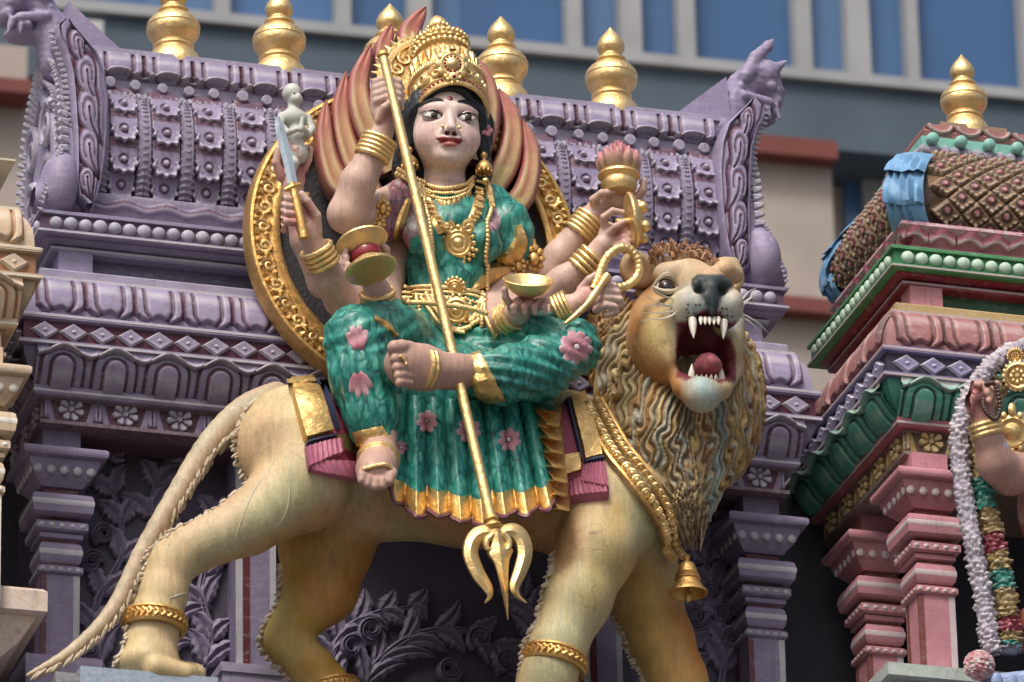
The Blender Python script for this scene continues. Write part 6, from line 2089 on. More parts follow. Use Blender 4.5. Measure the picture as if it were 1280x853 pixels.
def patch(name, quad, nx, ny, off, mat, par, b, wave=0.0, nw=6, colr=None, edge_in=0.004):
    """four photo corners (tl, tr, br, bl) draped on a built surface, with a rolled edge"""
    tl, tr, br, bl = [np.array(c, dtype=float) for c in quad]
    rows = []
    last = None
    for i in range(ny):
        t = i / (ny - 1)
        row = []
        for j in range(nx):
            u = j / (nx - 1)
            p = (tl * (1 - u) + tr * u) * (1 - t) + (bl * (1 - u) + br * u) * t
            e_ = min(u, 1 - u, t, 1 - t)
            o_ = off if e_ > 0.001 else off - edge_in
            h_ = hit(b, p[0], p[1], o_ + wave * math.sin(u * nw * 2 * math.pi))
            if h_ is None: h_ = P(p[0], p[1], last if last is not None else -0.2)
            last = h_.y
            row.append(h_)
        rows.append(row)
    m_ = MB(); m_.rings(rows, close=False, caps=False)
    return m_.build(name, mat, par)
GOLDF = gold_mat('gold_foil', (0.74, 0.50, 0.19), 0.28, 0.55, 0.9, 42)
# gold borders of the sari
patch('gold_border', [(577, 446), (600, 440), (632, 500), (600, 506)], 9, 14, 0.010, GOLDF, goddess, SARIB)
patch('gold_border', [(441, 540), (478, 532), (492, 556), (450, 566)], 12, 8, 0.010, GOLDF, goddess, SARIB)
ribbon('gold_border', SARIB, [(648, 282), (650, 305), (632, 332), (606, 352), (588, 366)], [5, 11, 15, 9, 3], 0.010, GOLDF, goddess)
ribbon('gold_border', SARIB, [(510, 250), (504, 268), (497, 290), (494, 312)], [3, 6, 5, 3], 0.008, GOLDF, goddess)
ribbon('gold_border', SARIB, [(467, 398), (480, 404), (496, 420)], [3, 4, 3], 0.008, GOLDF, goddess)

# ---- pleated front of the skirt: teal folds ending in a gold hem
def pleats():
    NXp, NYp = 241, 46
    topy = lambda s_: np.interp(s_, [0, .2, .5, .8, 1], [492, 494, 500, 502, 500])
    boty = lambda s_: np.interp(s_, [0, .06, .14, .3, .5, .65, .8, .92, 1], [598, 622, 636, 648, 652, 650, 644, 632, 618])
    xl = lambda s_, t: np.interp(s_, [0, 1], [486, 672]) * (1 - t) + np.interp(s_, [0, 1], [478, 702]) * t
    NPL = 8
    def pt(s_, t):
        z = s_ * NPL
        u = z - math.floor(z)
        fold = math.sqrt(max(0.0, 1 - (2 * u - 1) ** 2)) ** 0.9     # rounded rolls with sharp valleys
        kk = int(z)
        amp = (0.034 + 0.030 * t) * (0.85 + 0.3 * ((kk * 37) % 10) / 10)
        Y = -0.215 - 0.05 * math.sin(math.pi * s_) * (0.5 + 0.5 * t) - amp * fold - 0.02 * t
        px = xl(s_, t) + 3.5 * t * math.sin(2 * math.pi * u)
        py = topy(s_) * (1 - t) + (boty(s_) + 5 * math.sin(kk * 2.1)) * t - 9 * t * t * (1 - fold)
        return P(px, py, Y)
    TH = 0.80
    for nm, t0, t1, mat, ny in (('skirt_pleats', 0.0, TH, SARI, 38), ('skirt_hem', TH, 1.0, GOLDF, 14)):
        rows = []
        for i in range(ny):
            t = t0 + (t1 - t0) * i / (ny - 1)
            rows.append([pt(min(0.9999, j / (NXp - 1)), t) for j in range(NXp)])
        Vv = [p for r_ in rows for p in r_]
        Ff = [(i * NXp + j, (i + 1) * NXp + j, (i + 1) * NXp + j + 1, i * NXp + j + 1) for i in range(ny - 1) for j in range(NXp - 1)]
        n0 = len(Vv)
        if nm == 'skirt_hem':                                      # turn the hem under
            Vv += [p + Vector((0, 0.014, 0.0)) for p in rows[-1]] + [p + Vector((0, 0.02, 0.05)) for p in rows[-1]]
            for k in range(2):
                a0 = (ny - 1) * NXp if k == 0 else n0
                b0 = n0 + k * NXp
                Ff += [(a0 + j, b0 + j, b0 + j + 1, a0 + j + 1) for j in range(NXp - 1)]
        me_ = mesh(nm, [tuple(p) for p in Vv], Ff, mat, True, [TEAL] * len(Vv))
        put(nm, me_, goddess)
    # maroon piping on the hem edge
    m_ = MB(); m_.tube([pt(min(0.9999, j / 240), 1.0) + Vector((0, 0.004, -0.004)) for j in range(241)], 0.0075, 6)
    m_.build('hem_piping', paint('maroon_paint', (0.13, 0.022, 0.035), edge=0.1, rough=0.3), goddess)
    return pt
PLEAT = pleats()
PV = [tuple(PLEAT(i / 240 * 0.9999, j / 30)) for j in range(31) for i in range(241)]
PF = [(j * 241 + i, (j + 1) * 241 + i, (j + 1) * 241 + i + 1, j * 241 + i + 1) for j in range(30) for i in range(240)]
PLEATB = BVHTree.FromPolygons(PV, PF)
# zig-zag gold ruffle at the side of the skirt
m = MB()
rows = []
for i in range(64):
    t = i / 63
    z = t * 7.5
    tri = abs((z % 1) - 0.5) * 2
    x0 = 664 + 20 * t; wdt = 34 - 6 * t
    y = 504 + 132 * t
    rows.append([P(x0 - 4 + wdt * tri * 0.15, y - 6, -0.20), P(x0 + wdt * (0.1 + 0.45 * tri), y + 9 * tri, -0.275 - 0.045 * tri), P(x0 + wdt * (0.4 + 0.65 * tri), y + 4 + 8 * tri, -0.255 - 0.055 * tri), P(x0 + wdt * 1.05, y - 3, -0.20)])
m.rings(rows, close=False, caps=False)
m.build('side_ruffle', GOLDF, goddess)

# ---- painted flowers: thin raised petals
PETM = paint('petal_paint', attr=True, edge=0.0, rough=0.5, grime=0.1)
def bloom(b, cx, cy, r, n, rot=0.0, sq=1.0, arc=None, off=0.0028):
    for i in range(n):
        a = rot + (2 * math.pi * i / n if arc is None else arc * (i / (n - 1) - 0.5))
        rows, cols = [], []
        L_ = r * (1.0 if arc is None else (1.0 if 0 < i < n - 1 else 0.86))
        for k in range(9):
            t = k / 8
            w = math.sin(math.pi * (0.12 + 0.80 * t)) ** 0.7 * r * (0.34 if arc is None else 0.155)
            cxk, cyk = cx + math.cos(a) * L_ * (0.12 + 0.88 * t), cy + math.sin(a) * L_ * (0.12 + 0.88 * t) * sq
            row = []
            for s_ in (-1, -0.7, -0.25, 0.25, 0.7, 1):
                h_ = hit(b, cxk - math.sin(a) * w * s_, cyk + math.cos(a) * w * s_ * sq, off if abs(s_) < 1 and 0 < k < 8 else -0.0015)
                if h_ is None: h_ = P(cxk, cyk, -0.25)
                row.append(h_)
                rose = max(0.9 * (1 - t) ** 1.2, 0.75 * (abs(s_) < 0.3) * (1 - t * 0.6), 0.5 * ((i * 7 + k * 3 + int(s_ * 10)) % 5 == 0))
                cols.append(np.array([0.58, 0.40, 0.42]) * (1 - rose) + np.array([0.38, 0.07, 0.12]) * rose)
            rows.append(row)
        Vv = [tuple(p) for r_ in rows for p in r_]
        Ff = [(k * 6 + j, k * 6 + j + 1, (k + 1) * 6 + j + 1, (k + 1) * 6 + j) for k in range(8) for j in range(5)]
        put('painted_petal', mesh('painted_petal', Vv, Ff, PETM, True, cols), goddess)
    h_ = hit(b, cx, cy, off)
    if h_ is not None and arc is None:
        m_ = MB(); m_.blob(h_, (r * M * 0.20, r * M * 0.10, r * M * 0.20), 5); m_.build('flower_heart', paint('heart_white', (0.55, 0.50, 0.50)), goddess)
bloom(SARIB, 720, 434, 22, 9, 0.2)
bloom(SARIB, 449, 441, 36, 4, -1.70, 1.0, 0.85)
bloom(SARIB, 446, 462, 36, 4, 1.35, 1.0, 0.95)
bloom(SARIB, 448, 540, 12, 3, 1.5, 1.0, 1.0)
for x, y, r in ((534, 527, 14), (586, 538, 16), (637, 550, 15), (500, 560, 9)):
    bloom(PLEATB, x, y, r, 7, 0.3, 1.05, None, 0.004)

# ---- crown
crown = None
ax0, ax1 = Vector(q(559, 112, -0.045)), Vector(q(545, 20, 0.02))
cax = (ax1 - ax0).normalized()
CQ = cax.to_track_quat('Z', 'Y').to_matrix()
K = (ax1 - ax0).length
m = MB()
prof = [(0.100, -0.050), (0.118, -0.045), (0.122, 0.0), (0.120, 0.03), (0.114, 0.06), (0.102, 0.09), (0.090, 0.105), (0.088, 0.112), (0.097, 0.118), (0.100, 0.126), (0.094, 0.133), (0.096, 0.140), (0.103, 0.147), (0.102, 0.157), (0.094, 0.163), (0.080, 0.170), (0.066, 0.178), (0.048, 0.190), (0.040, 0.197), (0.040, 0.203), (0.043, 0.208), (0.041, 0.216), (0.040, 0.222), (0.034, 0.232), (0.022, 0.244), (0.010, 0.253), (0.001, 0.257)]
sc_ = K / 0.257
prof = [(r * 0.87, z * sc_) for r, z in prof]
rs = [[ax0 + CQ @ Vector((r * math.cos(a), r * math.sin(a), z)) for a in [2 * math.pi * k / 48 for k in range(48)]] for r, z in prof]
m.rings(rs)
crown = m.build('crown', GOLD, goddess)
def cr_pt(r, a, z):
    """a = 0 towards the front of the crown"""
    f_ = hy - cax * hy.dot(cax); f_.normalize()
    s_ = cax.cross(f_) * -1
    r = r * 0.87
    return ax0 + f_ * (r * math.cos(a)) + (f_.cross(cax) * -1) * (-r * math.sin(a)) + cax * z * sc_
for r, z, n, rad, nm in ((0.101, 0.152, 34, 0.0085, 'crown_bead'), (0.099, 0.122, 30, 0.0095, 'crown_bead'), (0.042, 0.207, 16, 0.0075, 'crown_bead')):
    m = MB()
    for i in range(n):
        m.blob(cr_pt(r, 2 * math.pi * i / n, z), rad, 4)
    o = m.build('crown_beads', GOLD, crown); o['kind'] = 'stuff'
m = MB()                                                       # scalloped collar between the tiers
for i in range(22):
    a = 2 * math.pi * i / 22
    m.blob(cr_pt(0.094, a, 0.137), (0.016, 0.012, 0.012), 4)
m.build('crown_scallops', GOLDD, crown)['kind'] = 'stuff'
m = MB()
for i in range(20):
    a = 2 * math.pi * i / 20
    m.tube([cr_pt(0.119, a, 0.045), cr_pt(0.117, a, 0.072), cr_pt(0.098, a, 0.100)], [0.004, 0.0135, 0.004], 8)
m.build('crown_gadroons', GOLD, crown)['kind'] = 'stuff'
# diadem: curved plate with ruby row, scrolls and medallion
def dia(a, t):
    """a: -1..1 across the brow, t: 0 lower edge .. 1 upper edge"""
    ang = a * 1.75
    zlow = -0.052 - 0.045 * abs(a) ** 1.5
    zup = 0.016 + 0.010 * max(0, 1 - abs(a) * 3) - 0.022 * abs(a) ** 2
    return cr_pt(0.131 + 0.008 * t, ang, zlow + (zup - zlow) * t)
m = MB()
rows = [[dia(-1 + 2 * j / 60, i / 8) for j in range(61)] for i in range(9)]
m.rings(rows, close=False, caps=False)
m.rings([[p - hy * 0.012 for p in r_] for r_ in rows], close=False, caps=False)
dd_ = m.build('diadem', GOLD, crown)
for t, rr_ in ((0.0, 0.0085), (0.27, 0.0045), (1.0, 0.0075)):
    m = MB(); m.tube([dia(-1 + 2 * j / 80, t) for j in range(81)], rr_, 6); m.build('diadem_rim', GOLD, crown)
for i in range(26):
    a = -0.9 + 1.8 * i / 25
    if abs(a) < 0.06: continue
    m = MB(); m.blob(dia(a, 0.14) + hy * 0.003, 0.0055, 4); m.build('ruby', RUBY, crown)
m = MB()
for i in range(44):
    p = dia(-1 + 2 * i / 43, 1.0); m.blob(p + cax * 0.009, (0.007, 0.007, 0.009), 4)
m.build('diadem_teeth', GOLD, crown)['kind'] = 'stuff'
for sg in (-1, 1):
    for k, (a0, t0, sz) in enumerate(((0.26, 0.60, 0.19), (0.50, 0.62, 0.17), (0.74, 0.60, 0.14))):
        m = MB(); pts = []
        for i in range(22):
            u = i / 21
            ang = u * 2 * math.pi * 1.35 + (0.4 if k % 2 == 0 else 3.4)
            rr_ = sz * (1 - 0.8 * u)
            pts.append(dia(sg * (a0 + rr_ * 0.62 * math.cos(ang)), t0 + rr_ * 1.35 * math.sin(ang)) + hy * 0.003)
        m.tube(pts, [0.0085 * (1 - 0.35 * i / 21) for i in range(22)], 6); m.build('crown_scroll', GOLD, crown)
mp = dia(0.0, 0.66) + hy * 0.014
m = MB()
for i in range(10):
    a = i / 10 * 2 * math.pi
    m.blob(mp + hx * 0.040 * math.cos(a) + hz * 0.040 * math.sin(a), (0.0165, 0.009, 0.0165), 5)
m.lathe([(0.042, -0.006), (0.042, 0.006), (0.036, 0.010), (0.028, 0.008), (0.017, 0.014), (0.012, 0.020), (0.001, 0.022)], *mp, seg=24, axis=hy)
m.tube([mp + hz * 0.05, mp + hz * 0.066], [0.014, 0.002], 8)
md_ = m.build('medallion', GOLD, crown)
for i in range(14):
    a = i / 14 * 2 * math.pi
    m = MB(); m.blob(mp + hy * 0.009 + hx * 0.0245 * math.cos(a) + hz * 0.0245 * math.sin(a), 0.0048, 4); m.build('ruby', RUBY, md_)
m = MB(); p2 = dia(0, 0.16) + hy * 0.010
m.lathe([(0.017, -0.006), (0.017, 0.004), (0.012, 0.008), (0.006, 0.008), (0.001, 0.010)], *p2, seg=16, axis=hy)
for i in range(7):
    a = i / 7 * 2 * math.pi
    m.blob(p2 + hx * 0.020 * math.cos(a) + hz * 0.020 * math.sin(a), 0.0072, 4)
m.build('small_medallion', GOLD, crown)
m = MB(); m.blob(p2 + hy * 0.008, 0.0065, 5); m.build('ruby', RUBY, crown)
# toothed disc behind the crown
m = MB()
dc = Vector(q(537, 104, 0.085)); dn = Vector((-0.10, -1, 0.0)).normalized()
DQ = dn.to_track_quat('Z', 'Y').to_matrix()
rs = []
for r, z in ((0.02, 0.0), (0.135, 0.0), (0.137, 0.012), (0.150, 0.014), (0.152, 0.004), (0.170, 0.004), (0.172, -0.012), (0.02, -0.014)):
    rs.append([dc + DQ @ Vector((r * math.cos(a), r * math.sin(a), z)) for a in [2 * math.pi * k / 56 for k in range(56)]])
m.rings(rs)
for i in range(44):
    a = 2 * math.pi * i / 44
    m.tube([dc + DQ @ Vector((0.165 * math.cos(a), 0.165 * math.sin(a), -0.002)), dc + DQ @ Vector((0.190 * math.cos(a), 0.190 * math.sin(a), -0.002))], [0.0115, 0.001], 5)
disc = m.build('crown_disc', GOLD, goddess)
for i in range(16):
    a0 = 2 * math.pi * i / 16
    m = MB(); pts = []
    for k in range(18):
        u = k / 17
        ang = u * 2 * math.pi * 1.3
        rr_ = 0.024 * (1 - 0.8 * u)
        rad_ = 0.112 + rr_ * math.cos(ang)
        aa = a0 + rr_ * math.sin(ang) / 0.112
        pts.append(dc + DQ @ Vector((rad_ * math.cos(aa), rad_ * math.sin(aa), 0.004)))
    m.tube(pts, [0.007 * (1 - .4 * k / 17) for k in range(18)], 6); m.build('disc_scroll', GOLD, disc)

# ---- lotus-petal flames behind the head
FLM = paint('flame_petal', attr=True, edge=0.25, rough=0.45, grime=0.2)
def flame(pts, wid, Y):
    n = 26
    sp = [np.array(p) for p in smooth_poly(pts, n)]
    rows, cols = [], []
    S = (-1, -0.85, -0.5, -0.2, 0.2, 0.5, 0.85, 1)
    for i, p in enumerate(sp):
        t = i / (n - 1)
        d = sp[min(i + 1, n - 1)] - sp[max(i - 1, 0)]; d = d / (np.linalg.norm(d) + 1e-9)
        nr = np.array([-d[1], d[0]])
        w = np.interp(t, [0, .25, .5, .75, .9, 1], wid)
        rows.append([P(*(p + nr * w * s_), Y - (0.018 * (1 - abs(s_) ** 2.5) - 0.008 * (abs(s_) < 0.3) if abs(s_) < 1 else -0.02) + 0.05 * t * t) for s_ in S])
        for s_ in S:
            red = min(1, max(sstep(0.40, 0.85, t), sstep(0.40, 0.90, abs(s_)) * 0.95, 0.55 * (abs(s_) < 0.3 and t > 0.25)))
            red = min(1, red * (0.9 + 0.25 * math.sin(t * 9 + s_ * 11)))
            cols.append(np.array([0.48, 0.36, 0.15]) * (1 - red) + np.array([0.30, 0.045, 0.05]) * red)
    Vv = [tuple(p) for r_ in rows for p in r_] + [tuple(Vector(p) + Vector((0, 0.05, 0))) for r_ in rows for p in (r_[0], r_[-1])]
    k = len(S)
    Ff = [(i * k + j, i * k + j + 1, (i + 1) * k + j + 1, (i + 1) * k + j) for i in range(n - 1) for j in range(k - 1)]
    o0 = n * k
    for i in range(n - 1):
        Ff += [(i * k, (i + 1) * k, o0 + 2 * (i + 1), o0 + 2 * i), (i * k + k - 1, o0 + 2 * i + 1, o0 + 2 * (i + 1) + 1, (i + 1) * k + k - 1), (o0 + 2 * i, o0 + 2 * (i + 1), o0 + 2 * (i + 1) + 1, o0 + 2 * i + 1)]
    put('flame_petal', mesh('flame_petal', Vv, Ff, FLM, True, cols + [(0.25, 0.045, 0.055)] * (2 * n)), goddess)
flame([(444, 246), (420, 222), (407, 176), (408, 124)], [12, 16, 13, 10, 6, 0.5], 0.085)
flame([(468, 243), (440, 196), (427, 144), (433, 88)], [13, 16, 14, 11, 6, 0.5], 0.115)
flame([(490, 212), (457, 150), (449, 104), (464, 54)], [14, 17, 15, 12, 7, 0.5], 0.095)
flame([(505, 150), (483, 90), (480, 62), (490, 29)], [14, 15, 13, 11, 7, 0.5], 0.145)
flame([(540, 110), (518, 60), (513, 40), (533, 8)], [15, 17, 16, 13, 8, 0.5], 0.16)
flame([(560, 110), (572, 70), (576, 52), (570, 33)], [14, 14, 12, 9, 6, 0.5], 0.15)
flame([(596, 200), (610, 150), (610, 112), (595, 72)], [14, 16, 14, 11, 7, 0.5], 0.10)
flame([(612, 244), (636, 198), (641, 152), (624, 110)], [14, 17, 15, 11, 6, 0.5], 0.12)
flame([(628, 272), (656, 240), (665, 192), (654, 149)], [13, 16, 13, 10, 5, 0.5], 0.09)

# ---- bangles
def bangles(c0, c1, r, n, tube=0.0085, name='bangle'):
    a, b = Vector(q(*c0)), Vector(q(*c1))
    ax = (b - a).normalized()
    Qm = ax.to_track_quat('Z', 'Y').to_matrix()
    for k in range(n):
        c = a.lerp(b, k / max(1, n - 1))
        m_ = MB()
        rings_ = []
        seg = 34
        for i in range(seg + 1):
            an = 2 * math.pi * i / seg
            tw = tube * (1 + (0.16 * math.sin(i * 2.6) if k in (0, n - 1) else 0.05 * math.sin(i * 3)))
            rings_.append([c + Qm @ Vector(((r + tw * math.cos(w)) * math.cos(an), (r + tw * math.cos(w)) * math.sin(an), tw * math.sin(w))) for w in [2 * math.pi * j / 8 for j in range(8)]])
        m_.rings(rings_, caps=False)
        m_.build(name, GOLD, goddess)
bangles((465, 196, -0.195), (474, 175, -0.21), 0.050, 5, 0.0085)
bangles((404, 330, -0.20), (395, 312, -0.225), 0.048, 4, 0.0088)
bangles((474, 382, -0.24), (472, 366, -0.27), 0.050, 4, 0.0085)
bangles((724, 293, -0.02), (739, 275, -0.04), 0.050, 5, 0.0085)
bangles((727, 337, -0.095), (742, 321, -0.12), 0.046, 4, 0.0085)
bangles((698, 390, -0.25), (711, 383, -0.27), 0.047, 4, 0.0085)
bangles((633, 400, -0.235), (642, 394, -0.27), 0.046, 3, 0.0085)
bangles((373, 262, -0.035), (368, 250, -0.045), 0.042, 3, 0.0085)
bangles((534, 462, -0.392), (529, 461, -0.396), 0.060, 2, 0.0085, 'anklet')
bangles((473, 572, -0.32), (473, 576, -0.325), 0.060, 2, 0.007, 'anklet')
# armlets
def armlet(px, py, Y, w):
    c = hit(BODYB, px, py, 0.012) or P(px, py, Y)
    ao = None
    m_ = MB()
    for i in range(9):
        a = i / 9 * 2 * math.pi
        m_.blob(c + cr * (w * 0.55 * math.cos(a)) + cu * (w * 0.8 * math.sin(a)) , (w * 0.3, w * 0.22, w * 0.3), 4)
    m_.blob(c - fwd * 0.008, (w * 0.42, w * 0.3, w * 0.55), 6)
    m_.tube([c + cu * w * 0.8, c + cu * w * 1.5], [w * 0.25, 0.002], 6)
    m_.build('armlet', GOLDD, goddess)
armlet(476, 262, -0.08, 0.030); armlet(474, 282, -0.09, 0.026); armlet(664, 322, 0.0, 0.042); armlet(648, 330, -0.02, 0.03)

# ---- necklaces, chains and belt, laid over the body
def chain(name, pts, r, n, off, mat=GOLD, b=None, bead=True, flat=1.0, every=None):
    b = b or BODYB
    sp = smooth_poly(pts, n)
    pp, lastY = [], None
    for x, y in sp:
        h_ = hit(b, x, y, off)
        if h_ is None: h_ = P(x, y, lastY if lastY is not None else -0.1)
        if lastY is not None and abs(h_.y - lastY) > 0.06: h_ = P(x, y, lastY)
        lastY = h_.y
        pp.append(h_)
    m_ = MB()
    if bead:
        for p in pp: m_.blob(p, r, 4)
    else:
        m_.tube(pp, [r * (1 + 0.15 * math.sin(i * 2.4)) for i in range(len(pp))], 6)
    o_ = m_.build(name, mat, goddess)
    if bead: o_['kind'] = 'stuff'
    return pp
# choker with leaf drops
for k, (dy, r) in enumerate(((0, 0.008), (7, 0.0065), (13, 0.0055))):
    chain('choker_row', [(498 + k * 6, 212 + dy * 0.6), (520, 226 + dy), (550, 237 + dy), (578, 233 + dy), (592, 222 + dy * 0.7)], r, 44, 0.006)
for i in range(15):
    x, y = smooth_poly([(522, 236), (545, 248), (556, 251), (575, 247), (588, 237)], 15)[i]
    h_ = hit(BODYB, x, y, 0.006)
    L_ = 0.010 + 0.012 * math.exp(-((i - 7) / 2.5) ** 2)
    if h_:
        m = MB(); m.blob(h_ - cu * L_ * 0.5, (0.009, 0.006, L_), 5); m.build('leaf_drop', GOLD, goddess)
# broad twin band and pendant
band_l = [(500, 214), (522, 234), (537, 256), (545, 276), (553, 290)]
band_r = [(604, 226), (600, 246), (594, 268), (586, 282), (578, 292)]
for pts in (band_l, band_r):
    for o_, w in ((0, 7.5),):
        ribbon('necklace_band', BODYB, pts, [w, w, w * 0.9, w * 0.8, w], 0.010, GOLD, goddess)
    for k in range(13):
        x, y = smooth_poly(pts, 13)[k]
        h_ = hit(BODYB, x, y, 0.014)
        if h_: m = MB(); m.tube([h_ - cr * 0.013 + cu * 0.004, h_ + cr * 0.013 - cu * 0.004], [0.0055, 0.0055], 6); m.build('band_bar', GOLD, goddess)
pc = hit(BODYB, 572, 307, 0.014) or P(572, 307, -0.16)
m = MB()
m.lathe([(0.046, -0.006), (0.046, 0.004), (0.038, 0.010), (0.032, 0.006), (0.024, 0.012), (0.016, 0.010), (0.012, 0.016), (0.001, 0.020)], *pc, seg=26, axis=-fwd + Vector((0.1, 0, 0.1)))
pend = m.build('pendant', GOLD, goddess)
for i in range(16):
    a = i / 16 * 2 * math.pi
    p = pc + cr * 0.050 * math.cos(a) + cu * 0.050 * math.sin(a)
    m = MB(); m.blob(p, 0.0085, 5); m.build('pendant_bead', GOLD, pend)
for i in range(9):
    a = math.pi * (1.12 + 0.76 * i / 8)
    p = pc + cr * 0.062 * math.cos(a) + cu * 0.062 * math.sin(a)
    m = MB(); m.blob(p, 0.0075, 5); m.build('pendant_bead', GOLD, pend)
for sg in (-1, 1):
    m = MB(); pts = []
    for i in range(20):
        u = i / 19; an = u * 2 * math.pi * 1.3 + (1.2 if sg > 0 else 1.9)
        rr_ = 0.020 * (1 - 0.75 * u)
        pts.append(pc + cr * (sg * 0.034 + sg * rr_ * math.cos(an)) + cu * (0.050 + rr_ * math.sin(an)))
    m.tube(pts, 0.0075, 6); m.build('pendant_scroll', GOLD, pend)
# long bead chain to the waist
chain('long_chain', [(500, 222), (528, 244), (537, 290), (541, 340), (543, 385), (562, 412), (590, 410), (604, 390), (606, 340), (609, 280), (614, 246), (606, 226)], 0.0085, 150, 0.010)
chain('long_chain', [(496, 218), (516, 236), (526, 250)], 0.009, 20, 0.014)
chain('long_chain', [(606, 224), (612, 244), (612, 262)], 0.010, 18, 0.012, bead=False)
# belt
for k, y in enumerate((0, 6, 12, 18)):
    chain('belt_row', [(502, 360 + y), (530, 361 + y), (562, 364 + y), (590, 368 + y), (608, 374 + y)], 0.0082 if k in (0, 3) else 0.006, 62, 0.012)
bc = hit(BODYB, 566, 364, 0.018); bc2 = hit(BODYB, 569, 392, 0.018)
for c, R_ in ((bc, 0.027), (bc2, 0.042)):
    if c is None: continue
    m = MB(); m.lathe([(R_, -0.008), (R_, 0.004), (R_ * .8, 0.010), (R_ * .66, 0.006), (R_ * .5, 0.011), (R_ * .34, 0.009), (R_ * .22, 0.015), (0.001, 0.018)], *c, seg=22, axis=-fwd)
    bo = m.build('belt_boss', GOLD, goddess)
    for i in range(14):
        a = i / 14 * 2 * math.pi
        m = MB(); m.blob(c + cr * R_ * 1.12 * math.cos(a) + cu * R_ * 1.12 * math.sin(a), 0.0070, 4); m.build('boss_bead', GOLD, bo)
chain('belt_loop', [(522, 372), (525, 390), (540, 412), (562, 434), (578, 440), (600, 430), (606, 408), (604, 384)], 0.0085, 60, 0.010)
chain('belt_loop', [(518, 370), (505, 392), (484, 404), (474, 404)], 0.0078, 30, 0.010)
chain('belt_loop', [(528, 376), (540, 400), (556, 414), (580, 418)], 0.0075, 36, 0.012)
chain('belt_loop', [(604, 376), (612, 400), (622, 420)], 0.0078, 24, 0.010)
chain('belt_tassel', [(516, 370), (512, 384), (512, 402)], 0.010, 14, 0.012)
# flat braid beside the navel
chain('girdle_drop', [(534, 372), (541, 386), (548, 392)], 0.012, 10, 0.010)
chain('girdle_drop', [(600, 378), (596, 394), (588, 404)], 0.012, 10, 0.010)
# toe jewels
chain('toe_chain', [(455, 588), (466, 584), (480, 582), (488, 586)], 0.007, 18, 0.004, b=SKINB)
chain('toe_ring', [(500, 446), (505, 450), (507, 456)], 0.006, 6, 0.003, b=SKINB)
# ================================================================== halo, held objects, saddle cloth
hc = Vector(q(516, 306, 0.22))
halo = empty('halo_disc', tuple(hc), 'round black halo disc with broad carved gold rim behind the goddess', 'halo')
def ringlathe(name, prof, mat, par, seg=96):
    m_ = MB(); rs_ = []
    for r_, y in prof:
        rs_.append([hc + Vector((r_ * math.cos(a), -y, r_ * math.sin(a))) for a in [2 * math.pi * k / seg for k in range(seg)]])
    m_.rings(rs_, caps=True)
    return m_.build(name, mat, par)
RO = 0.545
ringlathe('black_disc', [(0.001, 0.0), (RO - 0.10, 0.0), (RO - 0.10, -0.05), (0.001, -0.05)], paint('black_plaster', (0.018, 0.016, 0.020), rough=0.55, edge=0, grime=0.2, bumps=0.8), halo)
rim = ringlathe('gold_rim', [(RO - 0.098, -0.06), (RO - 0.106, 0.010), (RO - 0.104, 0.024), (RO - 0.096, 0.030), (RO - 0.086, 0.030), (RO - 0.080, 0.022), (RO - 0.076, 0.020), (RO - 0.022, 0.020), (RO - 0.020, 0.026), (RO - 0.014, 0.032), (RO - 0.006, 0.030), (RO, 0.020), (RO + 0.002, -0.04), (RO - 0.03, -0.06)], GOLDD, halo)
sm = MB()                                                       # one acanthus scroll of the carved band, repeated
for k in range(20):
    pass
pts = []
for k in range(24):
    u = k / 23; an = u * 2 * math.pi * 1.4
    rr_ = 0.026 * (1 - 0.82 * u)
    pts.append((RO - 0.049 + rr_ * math.cos(an), -0.022, rr_ * math.sin(an)))
sm.tube(pts, [0.0085 * (1 - 0.35 * k / 23) for k in range(24)], 6)
for a0, L_ in ((0.5, 0.030), (1.5, 0.026), (2.6, 0.030), (4.2, 0.028), (5.4, 0.030)):
    c0 = Vector((RO - 0.049 + 0.022 * math.cos(a0), -0.020, 0.022 * math.sin(a0)))
    c1 = c0 + Vector((math.cos(a0 + 0.5) * L_ * 0.7, -0.004, math.sin(a0 + 0.5) * L_))
    c1.x = min(max(c1.x, RO - 0.075), RO - 0.024)
    sm.tube([c0, c0.lerp(c1, 0.5) + Vector((0, -0.008, 0)), c1], [0.006, 0.0095, 0.002], 6)
sme = sm.build('rim_scroll', GOLD, 'mesh')
NS = 46
for i in range(NS):
    a = 2 * math.pi * i / NS
    o = put('rim_scroll', sme, rim, None, None, None, Matrix.Translation(hc) @ Matrix.Rotation(-a, 4, 'Y') @ Matrix.Scale(-1 if i % 2 else 1, 4, (0, 0, 1)))

# ---- trident
tri = empty('trident', tuple(q(600, 640, -0.4)), 'long gold trident held point down across the goddess', 'trident')
tA, tB = Vector(q(478, 66, -0.27)), Vector(q(616, 658, -0.435))
m = MB()
tp_ = [tA.lerp(tB, i / 40) for i in range(41)]
m.tube(tp_, [0.0145 + 0.002 * (i / 40) for i in range(41)], 12)
m.build('shaft', GOLD, tri)
tax = (tB - tA).normalized()
m = MB(); m.lathe([(0.012, -0.02), (0.020, -0.012), (0.017, 0.0), (0.012, 0.004)], *tA, seg=14, axis=-tax); m.build('shaft_cap', GOLDD, tri)
m = MB()
m.lathe([(0.016, -0.035), (0.022, -0.028), (0.022, -0.020), (0.016, -0.014), (0.026, -0.006), (0.029, 0.002), (0.025, 0.010), (0.017, 0.014), (0.023, 0.020), (0.023, 0.028), (0.015, 0.034)], *tB, seg=18, axis=tax)
m.build('collar', GOLDD, tri)
tYd = -0.445
